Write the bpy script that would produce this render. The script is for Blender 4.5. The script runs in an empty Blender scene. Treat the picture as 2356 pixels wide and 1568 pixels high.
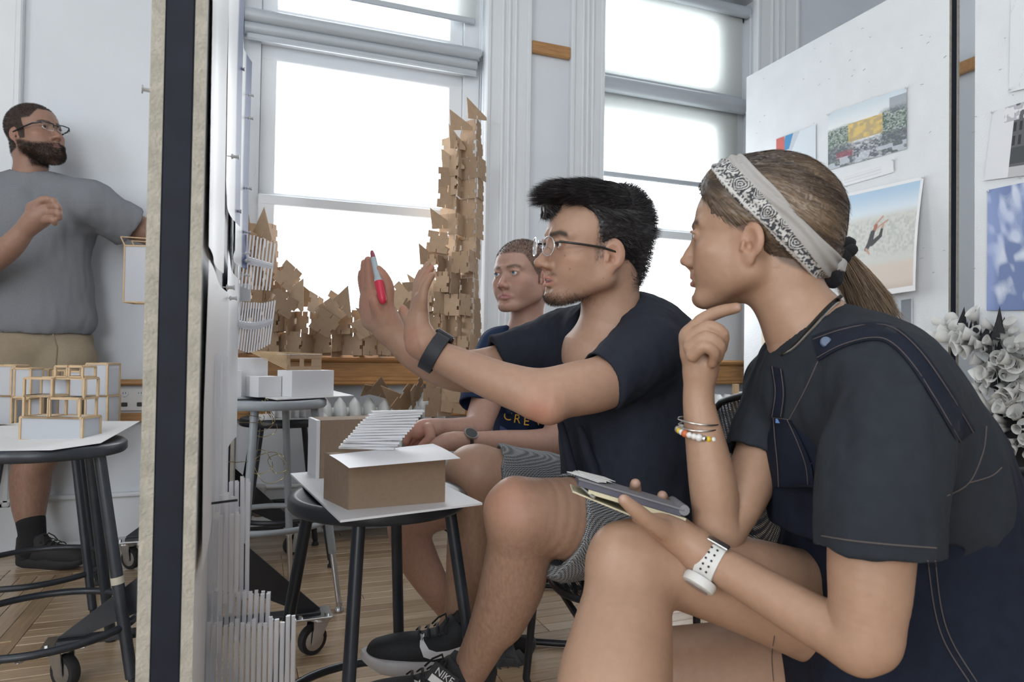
import bpy, math, random
import numpy as np
from mathutils import Vector, Matrix

# ------------------------------------------------------------------ camera
F = 1571.0                      # focal length in pixels of the 2356 x 1568 frame (24 mm)
CAM_H = .86
YAW, PITCH, ROLL = math.radians(20.8), math.atan(28 / 1571), .015
_f = np.array([math.sin(YAW) * math.cos(PITCH), math.cos(YAW) * math.cos(PITCH), math.sin(PITCH)])
_r = np.array([math.cos(YAW), -math.sin(YAW), 0.0])
_u = np.cross(_r, _f)
CR = math.cos(ROLL) * _r + math.sin(ROLL) * _u
CU = math.cos(ROLL) * _u - math.sin(ROLL) * _r
CF = _f
CO = np.array([0, 0, CAM_H])
scene = bpy.context.scene
col = scene.collection
cd = bpy.data.cameras.new('camera')
cd.sensor_fit = 'HORIZONTAL'; cd.sensor_width = 36.0; cd.lens = 36.0 * F / 2356
cd.clip_start = .05; cd.clip_end = 200
cd.dof.use_dof = True; cd.dof.focus_distance = 1.75; cd.dof.aperture_fstop = 9.0
cam = bpy.data.objects.new('camera', cd); col.objects.link(cam)
cam.matrix_world = Matrix(((CR[0], CU[0], -CF[0], 0), (CR[1], CU[1], -CF[1], 0), (CR[2], CU[2], -CF[2], CAM_H), (0, 0, 0, 1)))
scene.camera = cam

# ------------------------------------------------------------------ light
w = bpy.data.worlds.new('overcast_sky'); scene.world = w; w.use_nodes = True
bg = w.node_tree.nodes['Background']
bg.inputs[0].default_value = (.93, .97, 1.0, 1); bg.inputs[1].default_value = 7.0

def area_light(name, loc, size, power, rot=(0, 0, 0), color=(1, 1, 1), portal=False):
    l = bpy.data.lights.new(name, 'AREA'); l.shape = 'RECTANGLE'; l.size, l.size_y = size
    l.energy = power; l.color = color
    o = bpy.data.objects.new(name, l); col.objects.link(o); o.location = loc; o.rotation_euler = rot
    if portal: l.cycles.is_portal = True
    return o
WALL_Y = 3.374
# window portals (help the sampling of the daylight that enters by the windows)
area_light('window_portal', (.515, WALL_Y + .29, 1.95), (1.2, 2.3), 1, (math.pi / 2, 0, math.pi), portal=True)
area_light('window_portal', (2.27, WALL_Y + .29, 1.95), (1.2, 2.3), 1, (math.pi / 2, 0, math.pi), portal=True)
area_light('window_portal', (-4.29, -1.6, 1.95), (2.3, 2.2), 1, (0, -math.pi / 2, 0), portal=True)  # unseen left wall window, added for fill from the left
area_light('window_portal', (-1.4, -3.59, 1.95), (1.6, 2.3), 1, (-math.pi / 2, 0, math.pi), portal=True)  # unseen back wall window, added for fill from behind
# unseen overhead lights, added to fill the room from above
for _x, _y in ((-1.6, -1.4), (1.1, -1.4), (-1.6, 1.1), (1.1, 1.1)):
    area_light('overhead_fill_light', (_x, _y, 3.5), (.35, 1.3), 8, (0, 0, math.pi / 2), (1, .98, .95))
scene.view_settings.view_transform = 'Standard'
scene.view_settings.look = 'None'
scene.view_settings.gamma = 1.0
scene.view_settings.use_curve_mapping = False
scene.view_settings.exposure = .22
scene.cycles.max_bounces = 6
scene.cycles.diffuse_bounces = 3
scene.cycles.glossy_bounces = 3
scene.cycles.transparent_max_bounces = 12
scene.cycles.use_adaptive_sampling = True
scene.cycles.adaptive_threshold = .025
scene.cycles.caustics_reflective = False
scene.cycles.caustics_refractive = False
scene.cycles.sample_clamp_indirect = 6.0

# ------------------------------------------------------------------ helpers: pixels to points
def ray(u, v): return CF + CR * ((u - 1178) / F) - CU * ((v - 784) / F)
def at(u, v, d): return CO + ray(u, v) * d
def onp(u, v, ax, val):
    r = ray(u, v); return CO + r * ((val - CO[ax]) / r[ax])
def pxm(d): return d / F            # metres per pixel at depth d
def V3(*a): return np.array(a, float)
def unit(v):
    v = np.asarray(v, float); n = np.linalg.norm(v); return v / n if n > 1e-12 else v
def rotz(a): c, s = math.cos(a), math.sin(a); return np.array([[c, -s, 0], [s, c, 0], [0, 0, 1.]])
def rotx(a): c, s = math.cos(a), math.sin(a); return np.array([[1., 0, 0], [0, c, -s], [0, s, c]])
def roty(a): c, s = math.cos(a), math.sin(a); return np.array([[c, 0, s], [0, 1., 0], [-s, 0, c]])
def frame_from(z, up=(0, 0, 1)):
    z = unit(z); x = np.cross(up, z)
    if np.linalg.norm(x) < 1e-6: x = np.cross((1, 0, 0), z)
    x = unit(x); return np.array([x, np.cross(z, x), z]).T     # columns x, y, z

# ------------------------------------------------------------------ helpers: materials
def mat(name, color=(.8, .8, .8), rough=.6, metal=0.0, noise=0.0, nscale=20, bump=0.0, bscale=200, attr=None, spec=.5, sss=0.0, alpha=1.0, trans=0.0, emit=None, coat=0.0, stretch=None):
    m = bpy.data.materials.new(name); m.use_nodes = True
    nt = m.node_tree; b = nt.nodes['Principled BSDF']
    N = lambda t: nt.nodes.new(t)
    b.inputs['Base Color'].default_value = (*color, 1)
    b.inputs['Roughness'].default_value = rough; b.inputs['Metallic'].default_value = metal
    b.inputs['Specular IOR Level'].default_value = spec
    if sss: b.inputs['Subsurface Weight'].default_value = sss; b.inputs['Subsurface Radius'].default_value = (.010, .004, .002); b.inputs['Subsurface Scale'].default_value = .6
    if trans: b.inputs['Transmission Weight'].default_value = trans
    if coat: b.inputs['Coat Weight'].default_value = coat
    if alpha < 1: b.inputs['Alpha'].default_value = alpha
    if emit: b.inputs['Emission Color'].default_value = (*emit[0], 1); b.inputs['Emission Strength'].default_value = emit[1]
    tc = N('ShaderNodeTexCoord'); src = tc.outputs['Object']
    if stretch:
        mp = N('ShaderNodeMapping'); mp.inputs['Scale'].default_value = stretch
        nt.links.new(src, mp.inputs[0]); src = mp.outputs[0]
    base = None
    if attr:
        a = N('ShaderNodeAttribute'); a.attribute_name = attr; base = a.outputs['Color']
        nt.links.new(base, b.inputs['Base Color'])
    if noise:
        t = N('ShaderNodeTexNoise'); t.inputs['Scale'].default_value = nscale; t.inputs['Detail'].default_value = 6
        nt.links.new(src, t.inputs['Vector'])
        mr = N('ShaderNodeMapRange'); mr.inputs[1].default_value = .25; mr.inputs[2].default_value = .75
        mr.inputs[3].default_value = 1 - noise; mr.inputs[4].default_value = 1 + noise
        nt.links.new(t.outputs['Fac'], mr.inputs[0])
        vm = N('ShaderNodeVectorMath'); vm.operation = 'SCALE'
        if base: nt.links.new(base, vm.inputs[0])
        else: vm.inputs[0].default_value = color
        nt.links.new(mr.outputs[0], vm.inputs['Scale'])
        nt.links.new(vm.outputs[0], b.inputs['Base Color'])
    if bump:
        t = N('ShaderNodeTexNoise'); t.inputs['Scale'].default_value = bscale; t.inputs['Detail'].default_value = 4
        nt.links.new(src, t.inputs['Vector'])
        bp = N('ShaderNodeBump'); bp.inputs['Strength'].default_value = bump; bp.inputs['Distance'].default_value = .004
        nt.links.new(t.outputs['Fac'], bp.inputs['Height']); nt.links.new(bp.outputs[0], b.inputs['Normal'])
    return m
def glassy(name, tint=(1, 1, 1), clear=.94, rough=.02):
    m = bpy.data.materials.new(name); m.use_nodes = True; nt = m.node_tree; nt.nodes.clear()
    o = nt.nodes.new('ShaderNodeOutputMaterial'); mx = nt.nodes.new('ShaderNodeMixShader')
    t = nt.nodes.new('ShaderNodeBsdfTransparent'); g = nt.nodes.new('ShaderNodeBsdfGlossy')
    t.inputs[0].default_value = (*tint, 1); g.inputs['Roughness'].default_value = rough
    mx.inputs[0].default_value = 1 - clear; nt.links.new(t.outputs[0], mx.inputs[1]); nt.links.new(g.outputs[0], mx.inputs[2])
    nt.links.new(mx.outputs[0], o.inputs[0]); return m
def translucent(name, color, open_=.3, tr=.5):
    """thin sheet: part see-through, part translucent, part diffuse"""
    m = bpy.data.materials.new(name); m.use_nodes = True; nt = m.node_tree; nt.nodes.clear()
    o = nt.nodes.new('ShaderNodeOutputMaterial'); a = nt.nodes.new('ShaderNodeMixShader'); c = nt.nodes.new('ShaderNodeMixShader')
    t = nt.nodes.new('ShaderNodeBsdfTransparent'); d = nt.nodes.new('ShaderNodeBsdfDiffuse'); l = nt.nodes.new('ShaderNodeBsdfTranslucent')
    d.inputs[0].default_value = l.inputs[0].default_value = (*color, 1)
    a.inputs[0].default_value = tr; c.inputs[0].default_value = open_
    nt.links.new(d.outputs[0], a.inputs[1]); nt.links.new(l.outputs[0], a.inputs[2])
    nt.links.new(a.outputs[0], c.inputs[1]); nt.links.new(t.outputs[0], c.inputs[2]); nt.links.new(c.outputs[0], o.inputs[0]); return m

# ------------------------------------------------------------------ helpers: meshes
class MB:
    """collects shapes; build() links them as one mesh object"""
    def __init__(s): s.v, s.f, s.n = [], [], 0
    def add(s, verts, faces):
        verts = np.asarray(verts, float)
        s.v.append(verts); s.f += [tuple(i + s.n for i in f) for f in faces]; s.n += len(verts); return s
    def box(s, c, size, R=None, bev=0.0):
        h = np.asarray(size, float) / 2; R = np.eye(3) if R is None else R
        if bev <= 0:
            v = np.array([[x, y, z] for x in (-1, 1) for y in (-1, 1) for z in (-1, 1)]) * h
            f = [(0, 1, 3, 2), (4, 6, 7, 5), (0, 4, 5, 1), (2, 3, 7, 6), (0, 2, 6, 4), (1, 5, 7, 3)]
        else:
            b = min(bev, *(h * .95)); v = []; idx = {}
            for sx in (-1, 1):
                for sy in (-1, 1):
                    for sz in (-1, 1):
                        sg = np.array((sx, sy, sz))
                        for a in range(3):
                            p = sg * (h - b); p[a] = sg[a] * h[a]; idx[(sx, sy, sz, a)] = len(v); v.append(p)
            f = []
            for a in range(3):
                b1, c1 = (a + 1) % 3, (a + 2) % 3
                for sg in (-1, 1):
                    q = []
                    for (p, r) in ((-1, -1), (1, -1), (1, 1), (-1, 1)):
                        k = [0, 0, 0]; k[a] = sg; k[b1] = p; k[c1] = r; q.append(idx[(*k, a)])
                    f.append(tuple(q if sg > 0 else q[::-1]))
                # edges along axis a
                for p in (-1, 1):
                    for r in (-1, 1):
                        k0 = [0, 0, 0]; k1 = [0, 0, 0]
                        k0[a] = -1; k1[a] = 1
                        for k in (k0, k1): k[b1] = p; k[c1] = r
                        q = [idx[(*k0, b1)], idx[(*k1, b1)], idx[(*k1, c1)], idx[(*k0, c1)]]
                        f.append(tuple(q if p * r < 0 else q[::-1]))
            for sx in (-1, 1):
                for sy in (-1, 1):
                    for sz in (-1, 1):
                        t = [idx[(sx, sy, sz, a)] for a in range(3)]
                        f.append(tuple(t if sx * sy * sz > 0 else t[::-1]))
            v = np.array(v)
        return s.add(v @ R.T + np.asarray(c, float), f)
    def bar(s, a, b, wx, wy, up=(0, 0, 1), bev=0.0):
        """box from a to b with section wx (sideways) by wy (towards up)"""
        a, b = np.asarray(a, float), np.asarray(b, float)
        return s.box((a + b) / 2, (wx, wy, np.linalg.norm(b - a)), frame_from(b - a, up), bev)
    def tube(s, pts, r, seg=10, cap=True, closed=False, flat=1.0, up=None):
        pts = [np.asarray(p, float) for p in pts]; n = len(pts)
        rr = list(r) if np.ndim(r) else [r] * n
        ref = None; rings = []
        for i in range(n):
            if closed: t = unit(pts[(i + 1) % n] - pts[i - 1])
            else: t = unit(pts[min(i + 1, n - 1)] - pts[max(i - 1, 0)])
            if ref is None:
                ref = np.array(up, float) if up is not None else (np.array([0, 0, 1.]) if abs(t[2]) < .9 else np.array([1., 0, 0]))
            x = unit(ref - t * (ref @ t)); y = np.cross(t, x); ref = x
            rings.append([pts[i] + rr[i] * (math.cos(q) * x * flat + math.sin(q) * y) for q in np.linspace(0, 2 * math.pi, seg, endpoint=False)])
        v = np.array(rings).reshape(-1, 3); f = []
        m = n if closed else n - 1
        for i in range(m):
            j = (i + 1) % n
            for k in range(seg):
                l = (k + 1) % seg; f.append((i * seg + k, i * seg + l, j * seg + l, j * seg + k))
        if cap and not closed: f.append(tuple(range(seg))[::-1]); f.append(tuple((n - 1) * seg + k for k in range(seg)))
        return s.add(v, f)
    def lathe(s, prof, c=(0, 0, 0), seg=24, R=None):
        """profile of (radius, z) turned about z"""
        R = np.eye(3) if R is None else R
        v = []; f = []
        for (r, z) in prof:
            for k in range(seg):
                q = 2 * math.pi * k / seg; v.append((r * math.cos(q), r * math.sin(q), z))
        for i in range(len(prof) - 1):
            for k in range(seg):
                l = (k + 1) % seg; f.append((i * seg + k, i * seg + l, (i + 1) * seg + l, (i + 1) * seg + k))
        f.append(tuple(range(seg))[::-1]); f.append(tuple((len(prof) - 1) * seg + k for k in range(seg)))
        return s.add(np.array(v) @ R.T + np.asarray(c, float), f)
    def prism(s, poly, thick, c=(0, 0, 0), R=None):
        """2D polygon (x, y) given a thickness along z"""
        R = np.eye(3) if R is None else R; n = len(poly)
        v = [(x, y, -thick / 2) for x, y in poly] + [(x, y, thick / 2) for x, y in poly]
        a = sum(poly[i][0] * poly[(i + 1) % n][1] - poly[(i + 1) % n][0] * poly[i][1] for i in range(n))
        o = list(range(n)) if a > 0 else list(range(n))[::-1]
        f = [tuple(o[::-1]), tuple(n + k for k in o)] + [(o[k], o[(k + 1) % n], n + o[(k + 1) % n], n + o[k]) for k in range(n)]
        return s.add(np.array(v) @ R.T + np.asarray(c, float), f)
    def sphere(s, c, r, seg=14, rings=8, R=None):
        r = np.ones(3) * r; R = np.eye(3) if R is None else R
        prof = [(math.sin(math.pi * i / rings), -math.cos(math.pi * i / rings)) for i in range(rings + 1)]
        v = []; f = []
        for (q, z) in prof:
            for k in range(seg): a = 2 * math.pi * k / seg; v.append((q * math.cos(a), q * math.sin(a), z))
        for i in range(rings):
            for k in range(seg): l = (k + 1) % seg; f.append((i * seg + k, i * seg + l, (i + 1) * seg + l, (i + 1) * seg + k))
        return s.add((np.array(v) * r) @ R.T + np.asarray(c, float), f)
    def mesh(s, name, off=(0, 0, 0), smooth=None):
        me = bpy.data.meshes.new(name)
        vv = np.concatenate(s.v) - np.asarray(off, float)
        me.from_pydata(vv.tolist(), [], s.f); me.validate()
        if smooth is not None:
            me.polygons.foreach_set('use_smooth', [True] * len(me.polygons))
            me.set_sharp_from_angle(angle=math.radians(smooth))
        return me
    def build(s, name, m, parent=None, smooth=35, world=False):
        off = parent.location if (parent is not None and world) else (0, 0, 0)
        return link(name, s.mesh(name, off, smooth), m, parent)
def link(name, me, m=None, parent=None):
    o = bpy.data.objects.new(name, me); col.objects.link(o)
    if m is not None and not me.materials: me.materials.append(m)
    if parent is not None: o.parent = parent
    return o
def tag(o, label=None, cat=None, group=None, kind=None):
    if label: o['label'] = label
    if cat: o['category'] = cat
    if group: o['group'] = group
    if kind: o['kind'] = kind
    return o
def thing(name, label, cat, loc=(0, 0, 0), rz=0.0, group=None):
    o = bpy.data.objects.new(name, None); col.objects.link(o); o.empty_display_size = .05
    o.location = loc; o.rotation_euler = (0, 0, rz); return tag(o, label, cat, group)
def struct(name, mb, m, parent=None, smooth=35, label=None):
    o = mb.build(name, m, parent, smooth)
    if parent is None: o['kind'] = 'structure'
    if label: o['label'] = label
    return o
def copy_tree(o, parent=None):
    c = o.copy(); col.objects.link(c); c.parent = parent
    for ch in [x for x in o.children]: copy_tree(ch, c)
    return c
# ------------------------------------------------------------------ materials of the setting
M = {}
M['wall'] = mat('wall_paint', (.70, .735, .78), .65, noise=.03, nscale=3, bump=.12, bscale=60)
M['trim'] = mat('white_gloss_paint', (.74, .77, .80), .38, noise=.02, nscale=6)
M['wood'] = mat('oak_trim', (.42, .22, .085), .42, noise=.25, nscale=9, stretch=(1.2, 14, 14))
M['ceil'] = mat('ceiling_paint', (.75, .76, .77), .8)
M['glass'] = glassy('window_glass')
M['blind'] = translucent('blind_fabric', (.80, .82, .80), .32, .55)
M['alu'] = mat('grey_aluminium', (.46, .50, .54), .42, .15)
M['black'] = mat('black_paint', (.018, .02, .026), .38, noise=.2, nscale=30)
M['chrome'] = mat('zinc_steel', (.55, .56, .57), .28, 1.0, noise=.1, nscale=40)
M['rubber'] = mat('black_rubber', (.02, .02, .022), .7)
M['white'] = mat('white_card', (.80, .80, .80), .6)
random.seed(4)
# ------------------------------------------------------------------ floor
M['plank'] = None
def plank_mat(name, c):
    m = mat(name, c, .24, spec=.7, coat=.25, noise=.22, nscale=5, bump=.12, bscale=30, stretch=(1.2, 16, 16)); return m
PL = [plank_mat('maple_plank', c) for c in ((.44, .31, .19), (.40, .275, .165), (.50, .365, .24), (.36, .24, .145))]
floor = struct('floor', MB().box((0, .2, -.05), (8.2, 7.6, .07)), mat('dark_subfloor', (.05, .032, .02), .8), label='worn maple strip floor of narrow boards')
PW = .057
pm = {}
def plank_mesh(L, k):
    key = (round(L, 2), k)
    if key not in pm:
        me = MB().box((0, 0, -.0075), (L - .0014, PW - .0016, .015), bev=.0012).mesh('plank', smooth=None); me.materials.append(PL[k]); pm[key] = me
    return pm[key]
def plank(x, y, L, k, turn=False):
    o = link('plank', plank_mesh(L, k), None, floor); o.location = (x, y, random.uniform(-.0006, 0))
    if turn: o.rotation_euler = (0, 0, math.pi / 2)
LENS = (.5, .75, 1.0, 1.25)
row = 0; y = WALL_Y - PW / 2
while y > 1.62:
    x = -.62 if y < 3.05 else -1.35
    first = True
    while x < 3.2:
        L = random.choice(LENS)
        if first: L = random.choice(LENS[:2]) ; first = False
        plank(x + L / 2, y, L, random.choice((0, 0, 1, 2, 2, 3))); x += L
    y -= PW; row += 1
xx = -.62 - PW / 2
while xx > -1.3:
    yy = 3.05 - random.choice((0, .0))
    while yy > 1.6:
        L = random.choice(LENS); plank(xx, yy - L / 2, L, random.choice((0, 1, 2, 2)), True); yy -= L
    xx -= PW
far = MB()
for (x0, x1, y0, y1) in ((-4.1, 4.0, -3.6, 1.0), (3.6, 4.0, 1.0, 3.3), (-4.1, -1.5, 1.0, 3.3)):
    yy = y0
    while yy < y1 - .02: far.box(((x0 + x1) / 2, yy, -.008), (x1 - x0, PW - .0016, .015)); yy += PW
yy = 1.0
while yy < 1.58: far.box((1.05, yy + .03, -.008), (5.1, PW - .0016, .015)); yy += PW
fo = far.build('plank_field', PL[0], floor); fo['kind'] = 'stuff'

# ------------------------------------------------------------------ walls
TH = .30
def wall_with_holes(name, holes, x0, x1, z1, y0, y1, m):
    mb = MB(); xs = sorted({x0, x1, *[h[0] for h in holes], *[h[1] for h in holes]})
    for a, b in zip(xs[:-1], xs[1:]):
        zs = [(0, z1)]
        for h in holes:
            if h[0] <= a + 1e-6 and h[1] >= b - 1e-6: zs = [(0, h[2]), (h[3], z1)]
        for (p, q) in zs: mb.box(((a + b) / 2, (y0 + y1) / 2, (p + q) / 2), (b - a, y1 - y0, q - p))
    return struct(name, mb, m)
CZ = 3.7
W1 = (-.075, 1.105, .80, 3.05); W2 = (1.70, 2.84, .80, 3.05)
wall_with_holes('wall_window', [W1, W2], -4.0, 3.73, CZ, WALL_Y, WALL_Y + TH, M['wall'])
wall_with_holes('wall_back', [(-2.2, -.6, .8, 3.1)], -4.0, 3.73, CZ, -3.6, -3.3, M['wall'])  # opening added in the unseen back wall to let in fill light
struct('wall_right', MB().box((3.88, .04, CZ / 2), (.3, 7.27, CZ)), M['wall'])
wl = MB()
for (a, b, p, q) in ((-3.6, -2.7, 0, CZ), (-.5, 3.67, 0, CZ), (-2.7, -.5, 0, .8), (-2.7, -.5, 3.1, CZ)): wl.box((-4.15, (a + b) / 2, (p + q) / 2), (.3, b - a, q - p))  # left wall opening is added out of view, placed for fill light
struct('wall_left', wl, M['wall'])
struct('ceiling', MB().box((-.14, .04, CZ + .05), (8.3, 7.3, .1)), M['ceil'])

# casings: fluted boards beside the windows
def casing(x0, x1, name):
    mb = MB(); wd = x1 - x0; mb.box(((x0 + x1) / 2, WALL_Y - .012, 1.95), (wd, .024, 3.5))
    n = 3
    for x in (x0 + .014, x1 - .014): mb.box((x, WALL_Y - .026, 1.95), (.026, .02, 3.5), bev=.006)
    for k in range(3):
        x = x0 + wd * (.36 + .14 * k); mb.tube([(x, WALL_Y - .024, .2), (x, WALL_Y - .024, 3.6)], .011, 8)
    return struct(name, mb, M['trim'])
casing(1.105, 1.36, 'trim_1'); casing(1.59, 1.80, 'trim_2'); casing(2.84, 3.17, 'trim_3'); casing(-.33, -.075, 'trim_4'); casing(-1.20, -.915, 'trim_5')
# picture rail, chair rails and base boards
struct('trim_6', MB().box((1.475, WALL_Y - .014, 2.50), (.23, .028, .066), bev=.006), M['wood'], label='short oak picture rail between the two windows')
struct('trim_7', MB().box((3.70, 1.4, 2.50), (.04, 3.9, .066), bev=.006), M['wood'])
rl = MB(); rl.box((-.62, WALL_Y - .018, .709), (.585, .036, .026), bev=.008); struct('trim_8', rl, M['wood'], label='thin oak chair rail beside the outlets')
rl = MB(); rl.box((1.2, WALL_Y - .014, .556), (4.22, .028, .040), bev=.006); struct('trim_9', rl, M['wood'], label='lower oak rail running below the sills')
rl = MB(); rl.box((1.2, WALL_Y - .012, .11), (4.9, .024, .215), bev=.004); rl.box((1.2, WALL_Y - .018, .225), (4.9, .036, .022), bev=.008); rl.box((1.2, WALL_Y - .016, .02), (4.9, .045, .04), bev=.008)
struct('baseboard_window', rl, M['trim'])
# sills: oak board, fascia and bead
def sill(name, x0, x1):
    mb = MB(); xc, L = (x0 + x1) / 2, x1 - x0
    mb.box((xc, WALL_Y + .04, .822), (L, .26, .03), bev=.01)
    mb.box((xc, WALL_Y - .035, .765), (L - .04, .07, .085), bev=.004)
    mb.tube([(x0 + .02, WALL_Y - .068, .724), (x1 - .02, WALL_Y - .068, .724)], .014, 10)
    mb.box((xc, WALL_Y - .045, .706), (L - .03, .09, .02), bev=.008)
    return struct(name, mb, M['wood'], label='oak window sill with moulded fascia')
sill('trim_10', -.36, 1.40); sill('trim_11', 1.56, 3.2)

# ------------------------------------------------------------------ windows
def window(name, x0, x1, gx0, gx1, label):
    w_ = bpy.data.objects.new(name, None); col.objects.link(w_); w_['kind'] = 'structure'; w_['label'] = label
    yy = WALL_Y + .135; w_.location = ((x0 + x1) / 2, yy, .84)
    def part(n, mb, m): return mb.build(n, m, w_, world=True)
    fr = MB()
    fr.box(((x0 + gx0 - .075) / 2, yy + .02, 1.94), (gx0 - .075 - x0, .13, 2.24)); fr.box(((gx1 + .075 + x1) / 2, yy + .02, 1.94), (x1 - gx1 - .075, .13, 2.24))
    fr.box(((x0 + x1) / 2, yy + .02, 3.00), (x1 - x0, .13, .1)); fr.box(((x0 + x1) / 2, yy + .01, 2.40), (x1 - x0, .12, .14), bev=.008)
    fr.box(((x0 + x1) / 2, yy + .02, .815), (x1 - x0, .16, .05))
    part('window_frame', fr, M['trim'])
    def sash(n, z0, z1, y, t=.06, bt=.06, tt=.06):
        mb = MB(); a, b = gx0 - .075, gx1 + .075
        mb.box(((a + gx0) / 2, y, (z0 + z1) / 2), (gx0 - a, .04, z1 - z0), bev=.004); mb.box(((b + gx1) / 2, y, (z0 + z1) / 2), (b - gx1, .04, z1 - z0), bev=.004)
        mb.box(((a + b) / 2, y, z0 + bt / 2), (b - a, .042, bt), bev=.004); mb.box(((a + b) / 2, y, z1 - tt / 2), (b - a, .042, tt), bev=.004)
        s_ = part(n, mb, M['trim'])
        g = MB().box(((gx0 + gx1) / 2, y + .005, (z0 + z1) / 2), (gx1 - gx0 + .01, .004, z1 - z0 - .06)).build('pane', M['glass'], None, smooth=None)
        g.parent = s_; g.location = -Vector(w_.location)
    sash('upper_sash', 1.575, 2.335, yy, tt=.075, bt=.045); sash('lower_sash', .84, 1.60, yy - .045, tt=.05, bt=.08); sash('transom_sash', 2.47, 2.96, yy, bt=.045)
    return w_
window('window_1', W1[0], W1[1], .085, .945, 'tall white sash window above the cardboard sculpture')
window('window_2', W2[0], W2[1], 1.80, 2.62, 'white sash window with half lowered blinds')

# roller blinds
def blind(label, x0, x1, z, drop, y, roll=.034, bar=True, chain=True, double=False):
    t = thing('roller_blind', label, 'roller blind', ((x0 + x1) / 2, y, z))
    MB().tube([(x0, y, z), (x1, y, z)], roll, 20).build('roller_tube', M['alu'], t, world=True)
    if double:
        MB().tube([(x0, y + .012, z - .055), (x1 - .012, y + .012, z - .055)], .029, 18).build('fascia_tube', M['alu'], t, world=True)
        MB().box(((x0 + x1) / 2, y + .005, z - .096), (x1 - x0 - .02, .022, .03), bev=.006).build('bottom_bar', M['alu'], t, world=True)
    mb = MB()
    for x in (x0 - .006, x1 + .006): mb.lathe([(.020, -.006), (.026, 0), (.02, .006)], (x, y, z), 16, roty(math.pi / 2))
    mb.build('bracket', M['trim'], t, world=True)
    if drop > 0:
        MB().box(((x0 + x1) / 2, y + roll * .9, z - drop / 2), (x1 - x0 - .03, .0012, drop)).build('fabric', M['blind'], t, smooth=None, world=True)
        MB().box(((x0 + x1) / 2, y + roll * .9, z - drop), (x1 - x0 - .03, .014, .032), bev=.005).build('bottom_bar', M['alu'], t, world=True)
    if chain:
        c = MB(); zz = z
        c.tube([(x1 - .004, y - .025, z), (x1 - .004, y - .025, z - 1.2)], .0022, 6); c.tube([(x1 + .008, y - .02, z), (x1 + .008, y - .02, z - 1.2)], .0022, 6)
        c.build('bead_chain', M['trim'], t, world=True)
    return t
YB = WALL_Y + .035
blind('grey rolled up blind across the tall window above the cardboard sculpture', -.065, 1.085, 2.425, 0, YB, double=True)
blind('upper pale blind with a grey bottom bar above the rolled up blind', -.06, 1.085, 3.0, .385, YB)
blind('translucent upper blind in the transom of the second window', 1.81, 2.825, 2.985, .53, YB)
blind('translucent lower blind ending halfway down the second window', 1.81, 2.80, 2.395, .50, YB, roll=.045)

# wall outlet plate
def outlet():
    p = onp(305, 918, 1, WALL_Y); t = thing('wall_outlet', 'white wall outlet plate with sockets between the oak rails', 'outlet', (p[0], WALL_Y, p[2]))
    MB().box((0, -.004, 0), (.13, .008, .1), bev=.003).build('plate', M['white'], t)
    for sx in (-.03, .03):
        b = MB().lathe([(.014, 0), (.014, .004)], (sx, -.008, .026), 16, rotx(math.pi / 2)); b.build('socket', M['trim'], t)
        for q in (-.005, .005): MB().box((sx + q, -.0125, .028), (.002, .002, .006)).build('slot', M['black'], t, smooth=None)
        MB().box((sx, -.009, -.022), (.024, .004, .018), bev=.002).build('jack', M['black'], t)
outlet()

# radiators
M['radi'] = mat('chipped_white_enamel', (.74, .76, .76), .4, noise=.05, nscale=30)
def radiator(x0, n, y, ztop, label):
    t = thing('radiator', label, 'radiator', (x0 + n * .034, y, 0)); pitch = .066
    for k in range(n):
        x = x0 + pitch * (k + .5)
        prof = []
        mb = MB(); H = ztop
        # a section: rounded slab with a domed, waisted profile
        zz = np.linspace(.06, H, 22); rings = []
        for z in zz:
            q = (z - .06) / (H - .06)
            e = min(1, math.sqrt(max(0, 1 - max(0, (q - .86) / .14) ** 2))) * min(1, math.sqrt(max(0, 1 - max(0, (.06 - q) / .06) ** 2)))
            wx = .0325 * max(e, .12) * (1 if (q > .82 or q < .1) else .62); dy = .085 * max(e, .3)
            rings.append([(x + wx * math.cos(a), y + dy * math.sin(a), z) for a in np.linspace(0, 2 * math.pi, 14, endpoint=False)])
        v = np.array(rings).reshape(-1, 3); f = [(i * 14 + j, i * 14 + (j + 1) % 14, (i + 1) * 14 + (j + 1) % 14, (i + 1) * 14 + j) for i in range(21) for j in range(14)]
        f += [tuple(range(14))[::-1], tuple(21 * 14 + j for j in range(14))]
        mb.add(v, f); mb.build('section', M['radi'], t, world=True, smooth=60)
    MB().tube([(x0 - .02, y, .14), (x0 + n * pitch + .02, y, .14)], .026, 12).tube([(x0, y, ztop - .07), (x0 + n * pitch, y, ztop - .07)], .026, 12).build('header_pipe', M['radi'], t, world=True)
    return t
radiator(.28, 9, 3.20, .645, 'white cast iron radiator under the tall window')
radiator(2.30, 9, 3.20, .645, 'white cast iron radiator half hidden under the second window')
# steam valve and pipe by the wall behind the grey stool
t = thing('radiator_valve', 'old brass radiator valve with white knob near the floor', 'valve', (.12, 3.2, 0))
M['brass'] = mat('old_pipe', (.28, .26, .24), .45, .6, noise=.2)
MB().tube([(-.12, 3.2, .02), (-.12, 3.2, .12), (-.09, 3.2, .15), (.02, 3.2, .15), (.255, 3.2, .15)], .018, 12).build('pipe', M['brass'], t, world=True)
MB().lathe([(.02, 0), (.03, .01), (.03, .04), (.018, .05), (.014, .09)], (.04, 3.2, .13), 16).build('valve_body', M['brass'], t, world=True)
MB().lathe([(.026, 0), (.03, .01), (.03, .035), (.024, .042)], (.04, 3.2, .225), 16).build('knob', M['white'], t, world=True)
MB().tube([(.075, 3.2, .15), (.095, 3.2, .15)], .026, 8).tube([(-.03, 3.2, .15), (-.01, 3.2, .15)], .025, 8).build('nut', M['brass'], t, world=True)
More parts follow.
